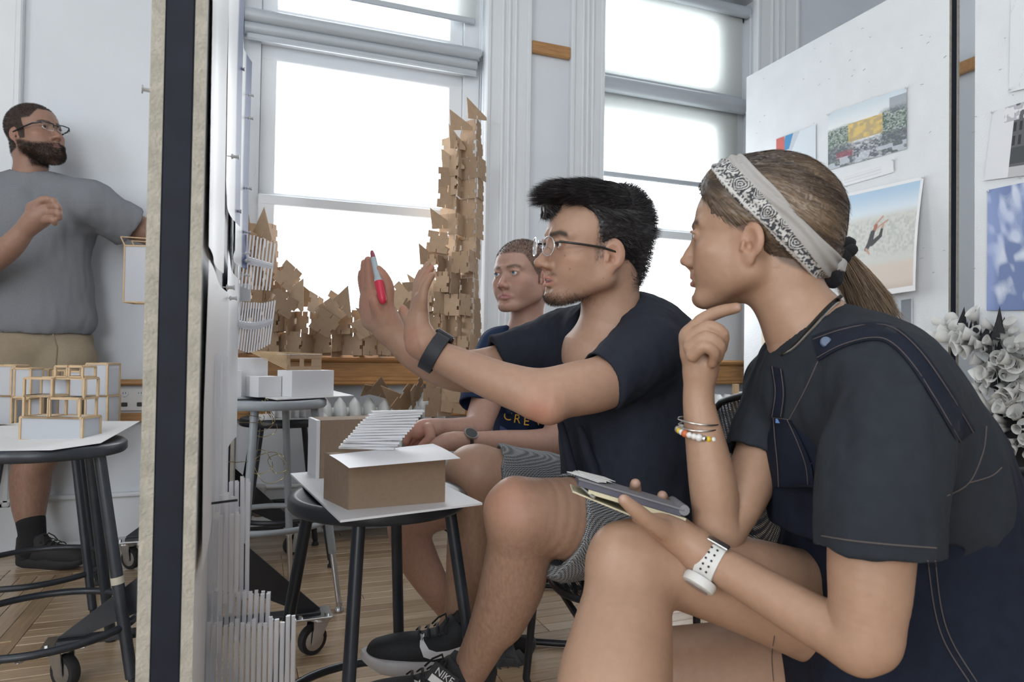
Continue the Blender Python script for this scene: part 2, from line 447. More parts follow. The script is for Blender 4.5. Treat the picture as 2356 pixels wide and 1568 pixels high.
# ------------------------------------------------------------------ implicit surfaces for bodies and clothes
class Field:
    """signed distances on a grid; shapes are blended in, then meshed as one continuous surface"""
    def __init__(s, lo, hi, h):
        s.h = h; s.lo = np.asarray(lo, float); n = np.ceil((np.asarray(hi, float) - s.lo) / h).astype(int) + 1
        s.ax = [s.lo[i] + h * np.arange(n[i]) for i in range(3)]
        s.D = np.full(tuple(n), 1.0, np.float32)
    def _sub(s, lo, hi):
        sl = []
        for i in range(3):
            a = max(0, int(math.floor((lo[i] - s.lo[i]) / s.h))); b = min(len(s.ax[i]), int(math.ceil((hi[i] - s.lo[i]) / s.h)) + 1)
            if b <= a: return None, None
            sl.append(slice(a, b))
        X = s.ax[0][sl[0]].astype(np.float32)[:, None, None]; Y = s.ax[1][sl[1]].astype(np.float32)[None, :, None]; Z = s.ax[2][sl[2]].astype(np.float32)[None, None, :]
        return tuple(sl), (X, Y, Z)
    def _mix(s, sl, d, k, op):
        D = s.D[sl]
        if op == 'u':
            if k > 0: h = np.clip(.5 + .5 * (D - d) / k, 0, 1); s.D[sl] = D + (d - D) * h - k * h * (1 - h)
            else: s.D[sl] = np.minimum(D, d)
        elif op == 's':
            e = -d
            if k > 0: h = np.clip(.5 - .5 * (D - e) / k, 0, 1); s.D[sl] = D + (e - D) * h + k * h * (1 - h)
            else: s.D[sl] = np.maximum(D, e)
    def cone(s, a, b, ra, rb=None, k=.012, op='u', flat=None):
        a, b = np.asarray(a, float), np.asarray(b, float); rb = ra if rb is None else rb
        m = max(ra, rb) * (max(1, flat[1]) if flat else 1) + k + 2.5 * s.h
        sl, P = s._sub(np.minimum(a, b) - m, np.maximum(a, b) + m)
        if sl is None: return s
        ba = b - a; L = float(ba @ ba) + 1e-12
        px, py, pz = P[0] - a[0], P[1] - a[1], P[2] - a[2]
        t = np.clip((px * ba[0] + py * ba[1] + pz * ba[2]) / L, 0, 1)
        qx, qy, qz = px - t * ba[0], py - t * ba[1], pz - t * ba[2]
        if flat:
            n, sc = unit(flat[0]), flat[1]; c = (qx * n[0] + qy * n[1] + qz * n[2]) * (1 / sc - 1)
            qx, qy, qz = qx + c * n[0], qy + c * n[1], qz + c * n[2]
        d = np.sqrt(qx * qx + qy * qy + qz * qz) - (ra + t * (rb - ra))
        if flat and flat[1] < 1: d = d * max(flat[1], .5)
        s._mix(sl, d, k, op); return s
    def ell(s, c, r, R=None, k=.012, op='u'):
        r = np.ones(3) * r; R = np.eye(3) if R is None else R
        ext = np.sqrt(((R * r) ** 2).sum(1)) + k + 2.5 * s.h; c = np.asarray(c, float)
        sl, P = s._sub(c - ext, c + ext)
        if sl is None: return s
        px, py, pz = P[0] - c[0], P[1] - c[1], P[2] - c[2]; k0 = 0; k1 = 0
        for i in range(3):
            q = px * R[0, i] + py * R[1, i] + pz * R[2, i]; k0 = k0 + (q / r[i]) ** 2; k1 = k1 + (q / r[i] ** 2) ** 2
        k0, k1 = np.sqrt(k0), np.sqrt(k1) + 1e-9
        s._mix(sl, k0 * (k0 - 1) / k1, k, op); return s
    def box(s, c, half, R=None, rad=.005, k=.008, op='u'):
        R = np.eye(3) if R is None else R; half = np.asarray(half, float); c = np.asarray(c, float)
        ext = (np.abs(R) * half).sum(1) + rad + k + 2.5 * s.h
        sl, P = s._sub(c - ext, c + ext)
        if sl is None: return s
        px, py, pz = P[0] - c[0], P[1] - c[1], P[2] - c[2]; o = 0; mx = None
        for i in range(3):
            q = np.abs(px * R[0, i] + py * R[1, i] + pz * R[2, i]) - half[i] + rad
            o = o + np.maximum(q, 0) ** 2; mx = q if mx is None else np.maximum(mx, q)
        s._mix(sl, np.sqrt(o) + np.minimum(mx, 0) - rad, k, op); return s
    def chain(s, pts, k=.012, op='u', flat=None):
        """pts: list of (point, radius)"""
        for (a, ra), (b, rb) in zip(pts[:-1], pts[1:]): s.cone(a, b, ra, rb, k, op, flat)
        return s
    def spline(s, pts, k=.012, op='u', n=5):
        """smooth tube through pts (point, radius): Catmull-Rom, unioned hard within itself, then blended as a whole"""
        P = np.array([[*p, r] for p, r in pts]); P = np.vstack([2 * P[0] - P[1], P, 2 * P[-1] - P[-2]]); out = []
        for i in range(1, len(P) - 2):
            for t in np.arange(n) / n:
                out.append(.5 * (2 * P[i] + (P[i + 1] - P[i - 1]) * t + (2 * P[i - 1] - 5 * P[i] + 4 * P[i + 1] - P[i + 2]) * t * t + (3 * P[i] - P[i - 1] - 3 * P[i + 1] + P[i + 2]) * t ** 3))
        out.append(P[-2]); out = np.array(out); keep = s.D
        m = out[:, 3].max() + k + 3 * s.h; sl, _ = s._sub(out[:, :3].min(0) - m, out[:, :3].max(0) + m)
        if sl is None: return s
        s.D = s._scratch(keep.shape, sl)
        for a, b in zip(out[:-1], out[1:]):
            mm = max(a[3], b[3]) + k + 2.5 * s.h; s2, X = s._sub(np.minimum(a[:3], b[:3]) - mm, np.maximum(a[:3], b[:3]) + mm)
            if s2 is None: continue
            ba = b[:3] - a[:3]; L = float(ba @ ba) + 1e-12; px_, py_, pz_ = X[0] - a[0], X[1] - a[1], X[2] - a[2]
            t = np.clip((px_ * ba[0] + py_ * ba[1] + pz_ * ba[2]) / L, 0, 1)
            d = np.sqrt((px_ - t * ba[0]) ** 2 + (py_ - t * ba[1]) ** 2 + (pz_ - t * ba[2]) ** 2) - (a[3] + t * (b[3] - a[3]))
            s.D[s2] = np.minimum(s.D[s2], d)
        d = s.D[sl]; s.D = keep; s._mix(sl, d, k, op); return s
    def _scratch(s, shape, sl):
        if getattr(s, '_tmp', None) is None: s._tmp = np.full(shape, 1.0, np.float32)
        else: s._tmp[:] = 1.0
        return s._tmp
    def plane_cut(s, p, n, k=0.0):
        """remove everything on the side of the plane that n points to"""
        n = unit(n); d = (s.ax[0][:, None, None] - p[0]) * n[0] + (s.ax[1][None, :, None] - p[1]) * n[1] + (s.ax[2][None, None, :] - p[2]) * n[2]
        s._mix((slice(None),) * 3, (-d).astype(np.float32), k, 's'); return s
    def surface(s, smooth=1):
        D = s.D; S = D < 0
        c = np.zeros(tuple(n - 1 for n in D.shape), np.uint8)
        cs = [(i, j, k) for i in (0, 1) for j in (0, 1) for k in (0, 1)]
        nx, ny, nz = c.shape
        for (i, j, k) in cs: c += S[i:nx + i, j:ny + j, k:nz + k]
        act = np.argwhere((c > 0) & (c < 8)); N = len(act)
        idx = np.full(c.shape, -1, np.int32); idx[act[:, 0], act[:, 1], act[:, 2]] = np.arange(N)
        val = np.stack([D[act[:, 0] + i, act[:, 1] + j, act[:, 2] + k] for (i, j, k) in cs], 1)
        val = np.clip(val, -2 * s.h, 2 * s.h)
        acc = np.zeros((N, 3)); cnt = np.zeros(N); off = np.array(cs, float)
        for a in range(8):
            for b in range(a + 1, 8):
                if np.abs(off[a] - off[b]).sum() != 1: continue
                va, vb = val[:, a], val[:, b]; m = (va < 0) != (vb < 0)
                t = np.where(m, va / np.where(m, va - vb, 1), 0)
                acc += np.where(m[:, None], off[a] + t[:, None] * (off[b] - off[a]), 0); cnt += m
        V = s.lo + (act + acc / cnt[:, None]) * s.h
        Q = []
        for ax in range(3):
            sh = [slice(None)] * 3; s0, s1 = list(sh), list(sh); s0[ax] = slice(0, -1); s1[ax] = slice(1, None)
            A, B = S[tuple(s0)], S[tuple(s1)]; e = np.argwhere(A != B)
            o1, o2 = (ax + 1) % 3, (ax + 2) % 3
            ok = (e[:, o1] > 0) & (e[:, o2] > 0) & (e[:, o1] < D.shape[o1] - 1) & (e[:, o2] < D.shape[o2] - 1); e = e[ok]
            flip = A[e[:, 0], e[:, 1], e[:, 2]]
            q = []
            for (d1, d2) in ((-1, -1), (0, -1), (0, 0), (-1, 0)):
                w_ = e.copy(); w_[:, o1] += d1; w_[:, o2] += d2; q.append(idx[w_[:, 0], w_[:, 1], w_[:, 2]])
            q = np.stack(q, 1); q[~flip] = q[~flip][:, ::-1]; Q.append(q)
        Q = np.concatenate(Q); Q = Q[(Q >= 0).all(1)]
        for _ in range(smooth):
            for lam in (.5, -.48):
                sm = np.zeros_like(V); n_ = np.zeros(len(V))
                for a in range(4):
                    b = (a + 1) % 4
                    for p, q in ((a, b), (b, a)):
                        for ax in range(3): sm[:, ax] += np.bincount(Q[:, p], V[Q[:, q], ax], len(V))
                        n_ += np.bincount(Q[:, p], minlength=len(V))
                V = V + lam * (sm / np.maximum(n_, 1)[:, None] - V)
        return V, Q
def vnormals(V, Q):
    n = np.cross(V[Q[:, 2]] - V[Q[:, 0]], V[Q[:, 3]] - V[Q[:, 1]]); o = np.zeros_like(V)
    for a in range(4):
        for ax in range(3): o[:, ax] += np.bincount(Q[:, a], n[:, ax], len(V))
    return o / (np.linalg.norm(o, axis=1)[:, None] + 1e-12)
def join(parts):
    """parts: list of (V, Q, colours or None)"""
    Vs, Qs, Cs, n = [], [], [], 0
    for V, Q, C in parts: Vs.append(V); Qs.append(Q + n); Cs.append(C); n += len(V)
    return np.concatenate(Vs), np.concatenate(Qs), np.concatenate(Cs)
def mesh_np(name, V, Q, m, parent=None, C=None, smooth=True):
    V = np.asarray(V, float)
    if parent is not None: V = V - np.array(parent.location)
    me = bpy.data.meshes.new(name); k = Q.shape[1]
    me.vertices.add(len(V)); me.vertices.foreach_set('co', V.astype(np.float32).ravel())
    me.loops.add(Q.size); me.loops.foreach_set('vertex_index', Q.astype(np.int32).ravel())
    me.polygons.add(len(Q)); me.polygons.foreach_set('loop_start', np.arange(0, Q.size, k, dtype=np.int32))
    me.update(calc_edges=True); me.validate()
    if smooth: me.polygons.foreach_set('use_smooth', np.ones(len(me.polygons), bool))
    if C is not None and len(me.vertices) == len(C):
        a = me.color_attributes.new('Col', 'FLOAT_COLOR', 'POINT')
        a.data.foreach_set('color', np.concatenate([C, np.ones((len(C), 1))], 1).astype(np.float32).ravel())
    return link(name, me, m, parent)
def sstep(x, a, b): t = np.clip((x - a) / (b - a), 0, 1); return t * t * (3 - 2 * t)
_rng = np.random.default_rng(7)
_lat = _rng.random((64, 64, 64)).astype(np.float32)
def vnoise(P):
    """smooth value noise in -1..1, period 64"""
    i = np.floor(P).astype(int); f = P - i; f = f * f * (3 - 2 * f); o = 0
    for a in (0, 1):
        for b in (0, 1):
            for c in (0, 1):
                w_ = (f[:, 0] if a else 1 - f[:, 0]) * (f[:, 1] if b else 1 - f[:, 1]) * (f[:, 2] if c else 1 - f[:, 2])
                o = o + w_ * _lat[(i[:, 0] + a) % 64, (i[:, 1] + b) % 64, (i[:, 2] + c) % 64]
    return o * 2 - 1
def mixc(C, c, w_): return C * (1 - w_[:, None]) + np.asarray(c, float) * w_[:, None]
def px(u, v, d, r): return (at(u, v, d), r * pxm(d))
def pchain(*pts): return [px(*p) for p in pts]
def bounds(pts, pad=.03):
    P = np.array([p for p, r in pts]); R = np.array([[r] * 3 for p, r in pts]); return (P - R).min(0) - pad, (P + R).max(0) + pad

# ------------------------------------------------------------------ head
def gauss(L, c, s): return np.exp(-(((L - np.asarray(c)) / np.asarray(s)) ** 2).sum(1))
def head_local(h=.002, neck=((0, -.035, -.06), (0, -.05, -.19)), neck_r=(.052, .058), jaw=1.0, nose=1.0, lips=1.0, mouth_open=0.0, cheek=1.0, eye_open=1.0, ear=1.0, fem=0.0, chin=1.0):
    """x right, y forward, z up, eyes at z = 0; about 23 cm from chin to crown"""
    f = Field((-.115, -.14, -.24), (.115, .15, .145), h)
    f.ell((0, -.014, .036), (.0755, .098, .083), k=.0)
    f.ell((0, .022, .022), (.066, .070, .072), k=.02)                       # forehead
    f.ell((0, .036, -.030), (.0565, .054, .066), k=.022)                    # mid face
    f.ell((0, .044, -.074), (.040 * jaw, .040, .036), k=.022)               # muzzle and lower jaw
    for s in (-1, 1):
        f.cone((s * .055 * jaw, -.004, -.058), (s * .022, .066, -.099), .018, .016, k=.020)      # jaw line
        f.cone((s * .060, -.002, -.015), (s * .055 * jaw, -.004, -.058), .015, .016, k=.022)
        f.ell((s * .046, .056, -.027), (.019 * cheek, .021, .017), k=.022)  # cheek bone
        f.ell((s * .030, .062, -.052), (.022, .02, .024), k=.02)
        f.ell((s * .0455, .026, -.046), (.022, .032, .036), k=.024)         # cheek
        f.cone((s * .012, .0885, .0175), (s * .046, .069, .019), .0085 - .002 * fem, .007, k=.012)       # brow
    f.ell((0, .076, -.101), (.0165 * chin, .0165, .014 * chin), k=.018)     # chin
    # sockets and lids
    for s in (-1, 1):
        f.ell((s * .0315, .098, .001), (.0185, .0165, .0105), k=.010, op='s')
        f.ell((s * .0315, .0745, .0005), (.0148, .0148, .0135), k=.004)
        o = .0045 * eye_open
        R = rotz(-s * .10)
        f.ell((s * .0325, .0905, -.0004), (.0128, .0075, o), R, k=.0015, op='s')      # opening between the lids
        f.cone((s * .0195, .0865, .0028 + o * .6), (s * .032, .0915, .0052 + o * .5), .0022 - .0008 * fem, .0028 - .0013 * fem, k=.004); f.cone((s * .032, .0915, .0052 + o * .5), (s * .046, .0815, .0022 + o * .3), .0028 - .0013 * fem, .002 - .0008 * fem, k=.004)
    # nose
    n = nose
    f.cone((0, .0855, .006), (0, .1005 + .004 * (n - 1), -.026), .0072, .0082, k=.010)
    f.cone((0, .0985, -.024), (0, .1095 * 1 + .006 * (n - 1), -.038), .0075, .0092 * n, k=.006)
    for s in (-1, 1):
        f.ell((s * .0112 * n, .0965, -.0420), (.0070 * n, .0110, .0075), k=.009)
        f.ell((s * .0068, .1045, -.0495), (.0036, .0052, .0034), k=.003, op='s')     # nostril
    f.cone((0, .0985, -.047), (0, .094, -.056), .005, .004, k=.008)
    # mouth
    for s in (-1, 1):
        f.cone((0, .0905, -.0655), (s * .0250, .0805, -.0698), .0050 * lips, .0030, k=.008)
        f.cone((0, .0890, -.0765 - .004 * mouth_open), (s * .0225, .0810, -.0715 - .002 * mouth_open), .0058 * lips, .0034, k=.008)
    if mouth_open > .05: f.ell((0, .0965, -.0710 - .002 * mouth_open), (.0235, .0100 + .002 * mouth_open, .0007 + .0042 * mouth_open), k=.0018, op='s')
    else: f.ell((0, .1000, -.0708), (.0265, .0065, .0018), k=.004, op='s')
    f.ell((0, .0900, -.0870 - .003 * mouth_open), (.014, .006, .004), k=.008, op='s')      # below the lip
    # ears
    for s in (-1, 1):
        R = rotz(s * .42) @ rotx(-.14) 
        c = np.array((s * .0735, -.010, -.016))
        f.ell(c + (s * .004, -.002, .004), (.0065, .0185 * ear, .0265 * ear), R, k=.006)
        f.ell(c + (s * .002, .003, -.022), (.0058, .010, .013), R, k=.006)
        f.ell(c + (s * .0100, .002, .002), (.0052, .0115, .0185), R, k=.003, op='s')
        f.ell(c + (s * .0085, .004, -.006), (.008, .006, .008), R, k=.003, op='s')
        f.cone(c + (s * .007, -.009, .013), c + (s * .007, -.009, -.008), .0026, .0024, k=.004)
        f.cone(c + (s * .004, .013, -.010), c + (s * .005, .011, -.001), .0034, .003, k=.004)          # tragus
    # neck
    a, b = neck; f.cone(a, b, neck_r[0], neck_r[1], k=.026)
    f.ell((0, -.068, -.045), (.045, .032, .05), k=.03)
    return f
def face_colours(L, skin, lip=(.50, .20, .17), red=.10, brow=(.03, .022, .018), brow_w=1.0, beard=None, beard_c=(.03, .02, .015), hair=None):
    C = np.tile(np.asarray(skin, float), (len(L), 1)); A = np.abs(L) * [1, 0, 0] + L * [0, 1, 1]
    for c, s, k in (((0, .108, -.038), (.014, .02, .014), 1.0), ((.045, .07, -.03), (.022, .03, .02), .8), ((.078, -.01, -.015), (.02, .03, .035), 1.0), ((0, .09, -.1), (.02, .03, .015), .5)):
        C = mixc(C, np.asarray(skin) * (1.08, .78, .72), gauss(A, c, s) * red * k * 4 if red else gauss(A, c, s) * 0)
    C = mixc(C, np.asarray(skin) * (.80, .72, .70), .55 * gauss(A, (.032, .085, -.010), (.016, .02, .007)))    # under the eyes
    if brow_w:
        zb = np.interp(A[:, 0], [.008, .020, .036, .054], [.0155, .0185, .0215, .0165])
        w_ = np.exp(-((A[:, 2] - zb) / (.0042 * brow_w)) ** 2) * sstep(A[:, 0], .009, .016) * (1 - sstep(A[:, 0], .046, .054)) * (L[:, 1] > .04)
        C = mixc(C, brow, np.clip(w_ * 1.25, 0, .92))
    zz = A[:, 2] + .0708
    w_ = np.exp(-((A[:, 0]) / .0235) ** 6) * np.exp(-(zz / .0085) ** 4) * (L[:, 1] > .078)
    C = mixc(C, lip, np.clip(w_, 0, 1) * .85)
    C = mixc(C, np.asarray(lip) * .35, np.exp(-(zz / .0012) ** 2) * np.exp(-((A[:, 0]) / .021) ** 6) * (L[:, 1] > .07) * .8)
    if beard is not None: C = mixc(C, beard_c, np.clip(beard(A, L), 0, 1))
    if hair is not None: C = mixc(C, hair[0], np.clip(hair[1](A, L), 0, 1))
    return C
def eyes_for(head_R, head_p, sc, parent, iris=(.10, .055, .03), look=(0, 1, 0)):
    M_w = mat('eye_white', (.72, .70, .68), .25); M_i = mat('iris', iris, .2); M_p = mat('pupil', (.004, .004, .004), .15)
    look = unit(look)
    for s in (-1, 1):
        c = np.array((s * .0315, .0765, .0002)); tr = lambda P: (np.asarray(P) * sc) @ head_R.T + head_p
        e = MB().sphere(tr(c), .0128 * sc, 18, 12).build('eye', M_w, parent, world=True, smooth=80)
        fr = head_R @ frame_from(look)
        i = MB().lathe([(.0061 * sc, 0), (.0058 * sc, .0008 * sc), (.003 * sc, .0012 * sc)], tr(c + look * .01145), 18, fr).build('iris', M_i, None); i.parent = e; i.location = -Vector(parent.location)
        p = MB().lathe([(.0027 * sc, 0), (.0022 * sc, .0004 * sc)], tr(c + look * .01275), 14, fr).build('pupil', M_p, None); p.parent = e; p.location = -Vector(parent.location)
def strands(name, roots, dirs, lens, m, parent, width=.0006, segs=3, droop=.25, rng=None, curl=.15, grav=(0, 0, -1), C=None):
    """hair: thin three sided tapering blades"""
    rng = rng or np.random.default_rng(3); n = len(roots)
    d = dirs / (np.linalg.norm(dirs, axis=1)[:, None] + 1e-9); lens = np.broadcast_to(lens, (n,))
    side = np.cross(d, rng.normal(size=(n, 3))); side /= np.linalg.norm(side, axis=1)[:, None] + 1e-9
    P = roots.copy(); rows = []
    g = np.asarray(grav, float)
    for i in range(segs + 1):
        w_ = width * (1 - .85 * i / segs)
        rows.append(np.stack([P - side * w_, P + side * w_], 1))
        P = P + d * (lens / segs)[:, None]
        d = d + g * droop / segs + rng.normal(size=(n, 3)) * curl / segs; d /= np.linalg.norm(d, axis=1)[:, None]
    Vv = np.stack(rows, 1).reshape(-1, 3); b = (np.arange(n) * (segs + 1) * 2)[:, None]
    Q = np.concatenate([b + np.array([[2 * i, 2 * i + 1, 2 * i + 3, 2 * i + 2]]) for i in range(segs)])
    return mesh_np(name, Vv, Q, m, parent, None if C is None else np.repeat(C, (segs + 1) * 2, 0))
SKIN_M = {}
def skin_mat(name, rough=.48): return mat(name, (.6, .4, .3), rough, attr='Col', noise=.05, nscale=90, bump=.10, bscale=900, spec=.4)

def orient(y, p=0.0, r=0.0):
    """columns right, forward, up; yaw 0 looks to the picture's left, positive turns towards the camera"""
    f0 = -CR; u0 = CU; B = np.array([np.cross(f0, u0), f0, u0]).T
    return B @ rotz(y) @ rotx(p) @ roty(r)
def finger(f, pts, k=.005):
    """pts: pixel joints (u, v, depth, radius in pixels)"""
    f.spline(pchain(*pts), k=k, n=3)

def spots(V, N, C, pts, color, depth=None):
    """small marks on skin at given picture points, on the side turned to the camera"""
    q = V - CO; d = q @ CF; U = np.stack([1178 + F * (q @ CR) / d, 784 - F * (q @ CU) / d], 1); fr = (N * (CO - V)).sum(1) > 0
    for (u, v, r) in pts: C = mixc(C, color, .85 * np.exp(-(((U - (u, v)) / r) ** 2).sum(1)) * fr)
    return C
# ------------------------------------------------------------------ sneaker
def sneaker(parent, heel, toe, up, upper_m, sole_m, sc=1.0, mark_m=None, lace_m=None, mark_side=1, tongue=True, label_m=None):
    """running shoe with sole, upper, tongue and laces; local x forward, y left, z up; heel at 0, toe at .29"""
    X = unit(np.asarray(toe) - np.asarray(heel)); Z = unit(up - X * (np.asarray(up) @ X)); Y = np.cross(Z, X); R = np.array([X, Y, Z]).T
    tr = lambda P: (np.asarray(P) * sc) @ R.T + np.asarray(heel)
    def half(x): return np.interp(x, [-.002, .01, .05, .10, .16, .21, .25, .28, .292], [.012, .028, .034, .034, .042, .048, .044, .028, .006])
    def lift(x): return np.interp(x, [0, .04, .18, .25, .292], [.010, 0, 0, .008, .026])
    xs = np.concatenate([np.linspace(-.002, .02, 6), np.linspace(.04, .25, 16), np.linspace(.262, .292, 7)])
    rows = []
    for x in xs:
        h_ = half(x); z0 = lift(x); z1 = .034 + .010 * (1 - x / .29) + .3 * z0
        ring = [(-h_ * .86, z0), (-h_ * 1.02, z0 + .010), (-h_ * 1.03, z1 - .004), (-h_ * .95, z1), (h_ * .95, z1), (h_ * 1.03, z1 - .004), (h_ * 1.02, z0 + .010), (h_ * .86, z0)]
        rows.append([(x, y, z) for y, z in ring])
    n = 8; v = np.array(rows).reshape(-1, 3); fc = [(i * n + j, (i + 1) * n + j, (i + 1) * n + (j + 1) % n, i * n + (j + 1) % n) for i in range(len(xs) - 1) for j in range(n)]
    fc += [tuple(range(n)), tuple((len(xs) - 1) * n + j for j in range(n))[::-1]]
    MB().add(tr(v), fc).build('sole', sole_m, parent, world=True, smooth=50)
    f = Field((-.03, -.07, .0), (.31, .07, .19), .003)
    f.spline([((.045, 0, .055), .036), ((.10, 0, .055), .038), ((.16, 0, .050), .040), ((.215, 0, .044), .038), ((.25, 0, .040), .032)], k=.02)
    f.cone((.04, 0, .05), (.045, 0, .095), .036, .037, k=.02); f.cone((.10, 0, .06), (.085, 0, .10), .036, .034, k=.025)
    f.cone((.025, 0, .05), (.012, 0, .105), .026, .018, k=.02)
    f.box((.14, 0, .0), (.25, .1, .026), rad=.001, k=0, op='s')
    f.cone((.052, 0, .085), (.058, 0, .17), .033, .048, k=.004, op='s')
    V, Q = f.surface(1); mesh_np('upper', tr(V), Q, upper_m, parent)
    if tongue:
        v = []; 
        for i, x in enumerate(np.linspace(.165, .082, 8)):
            z = np.interp(x, [.082, .11, .165], [.140, .106, .090]); hw = np.interp(x, [.082, .165], [.026, .018])
            v += [(x, -hw, z - .006), (x, 0, z), (x, hw, z - .006), (x + .005, hw, z - .014), (x + .006, 0, z - .008), (x + .005, -hw, z - .014)]
        fc = [(i * 6 + j, i * 6 + (j + 1) % 6, (i + 1) * 6 + (j + 1) % 6, (i + 1) * 6 + j) for i in range(7) for j in range(6)] + [(0, 1, 2, 3, 4, 5)[::-1], tuple(42 + j for j in range(6))]
        MB().add(tr(v), fc).build('tongue', upper_m, parent, world=True, smooth=60)
    for i in range(4):
        x = .112 + .020 * i; z = np.interp(x, [.10, .18], [.114, .092])
        MB().tube([tr((x + .004 * math.sin(2.5 * q), .030 * q, z + .004 - .016 * q * q)) for q in np.linspace(-1, 1, 9)], .003 * sc, 6, flat=.6).build('lace', lace_m or upper_m, parent, world=True, smooth=60)
    for s in (-1, 1):
        MB().tube([tr(p) for p in ((.112, 0, .120), (.112, s * .014, .128), (.124, s * .028, .114), (.134, s * .036, .096))], .0022 * sc, 6).build('lace_loop', lace_m or upper_m, parent, world=True, smooth=60)
    if mark_m is not None:      # curved check mark on the side
        from mathutils.bvhtree import BVHTree
        bv = BVHTree.FromPolygons([tuple(q) for q in V], [tuple(int(i) for i in q) for q in Q])
        up_ = np.array([(.052, .098), (.058, .076), (.070, .062), (.088, .058), (.112, .063), (.140, .072), (.172, .084)]); lo_ = np.array([(.050, .094), (.049, .066), (.060, .046), (.082, .040), (.112, .050), (.142, .065), (.172, .083)])
        def hit(x, z, off):
            h_ = bv.ray_cast(Vector((.222 - x, mark_side * .15, z + .004)), Vector((0, -mark_side, 0))); y = h_[0][1] if h_[0] is not None else mark_side * .038; return (.222 - x, y + mark_side * off, z + .004)
        vv = []; n_ = 18; ts = np.linspace(0, 6, n_ + 1); ii = np.arange(7)
        for q in ts:
            A_ = [np.interp(q, ii, up_[:, j]) for j in (0, 1)]; B_ = [np.interp(q, ii, lo_[:, j]) for j in (0, 1)]
            for w_ in (0, .5, 1): vv.append(tr(hit(A_[0] + (B_[0] - A_[0]) * w_, A_[1] + (B_[1] - A_[1]) * w_, .0018)))
        fc = [(i * 3 + j, (i + 1) * 3 + j, (i + 1) * 3 + j + 1, i * 3 + j + 1) for i in range(n_) for j in (0, 1)]
        MB().add(vv, fc).build('side_mark', mark_m, parent, world=True, smooth=60)
    return tr, R
def text_mesh(name, s, size, thick, place, R, m, parent):
    cu = bpy.data.curves.new(name, 'FONT'); cu.body = s; cu.size = size; cu.extrude = thick; cu.align_x = 'CENTER'; cu.align_y = 'CENTER'
    o = bpy.data.objects.new(name, cu); col.objects.link(o)
    dg = bpy.context.evaluated_depsgraph_get(); dg.update(); me = bpy.data.meshes.new_from_object(o.evaluated_get(dg)); bpy.data.objects.remove(o)
    me.transform(Matrix([[*R[i], place[i] - (parent.location[i] if parent else 0)] for i in range(3)] + [[0, 0, 0, 1]]))
    me.materials.clear(); o = link(name, me, m, parent); return o
# ------------------------------------------------------------------ pin-up boards on wheels
M['homasote'] = mat('homasote_edge', (.40, .375, .32), .9, noise=.18, nscale=60, bump=.5, bscale=250)
M['pinwall'] = mat('white_pinboard', (.74, .765, .79), .75, noise=.035, nscale=9, bump=.35, bscale=160)
M['boardtube'] = mat('dark_blue_black_tube', (.010, .013, .022), .6, noise=.25, nscale=25, spec=.25)
def caster(mbw, mbf, c, rz):
    """wheel into mbw, fork and plate into mbf"""
    R = rotz(rz)
    mbw.lathe([(.030, -.012), (.040, -.012), (.042, -.006), (.042, .006), (.040, .012), (.030, .012)], (c[0], c[1], .042), 24, R @ rotx(math.pi / 2))
    mbf.lathe([(.016, -.0135), (.029, -.0125), (.029, .0125), (.016, .0135)], (c[0], c[1], .042), 18, R @ rotx(math.pi / 2))
    off = R @ np.array((.028, 0, 0))
    for s in (-1, 1):
        poly = [(-.012, -.008), (.012, -.008), (.048, .055), (-.006, .055)]
        mbf.prism(poly, .003, np.array((c[0], c[1], .042)) + R @ np.array((0, s * .018, 0)), R @ np.array([[1, 0, 0], [0, 0, -1], [0, 1, 0]]))
    mbf.lathe([(.034, 0), (.034, .006), (.026, .016)], np.array((c[0], c[1], .094)) + off, 20)
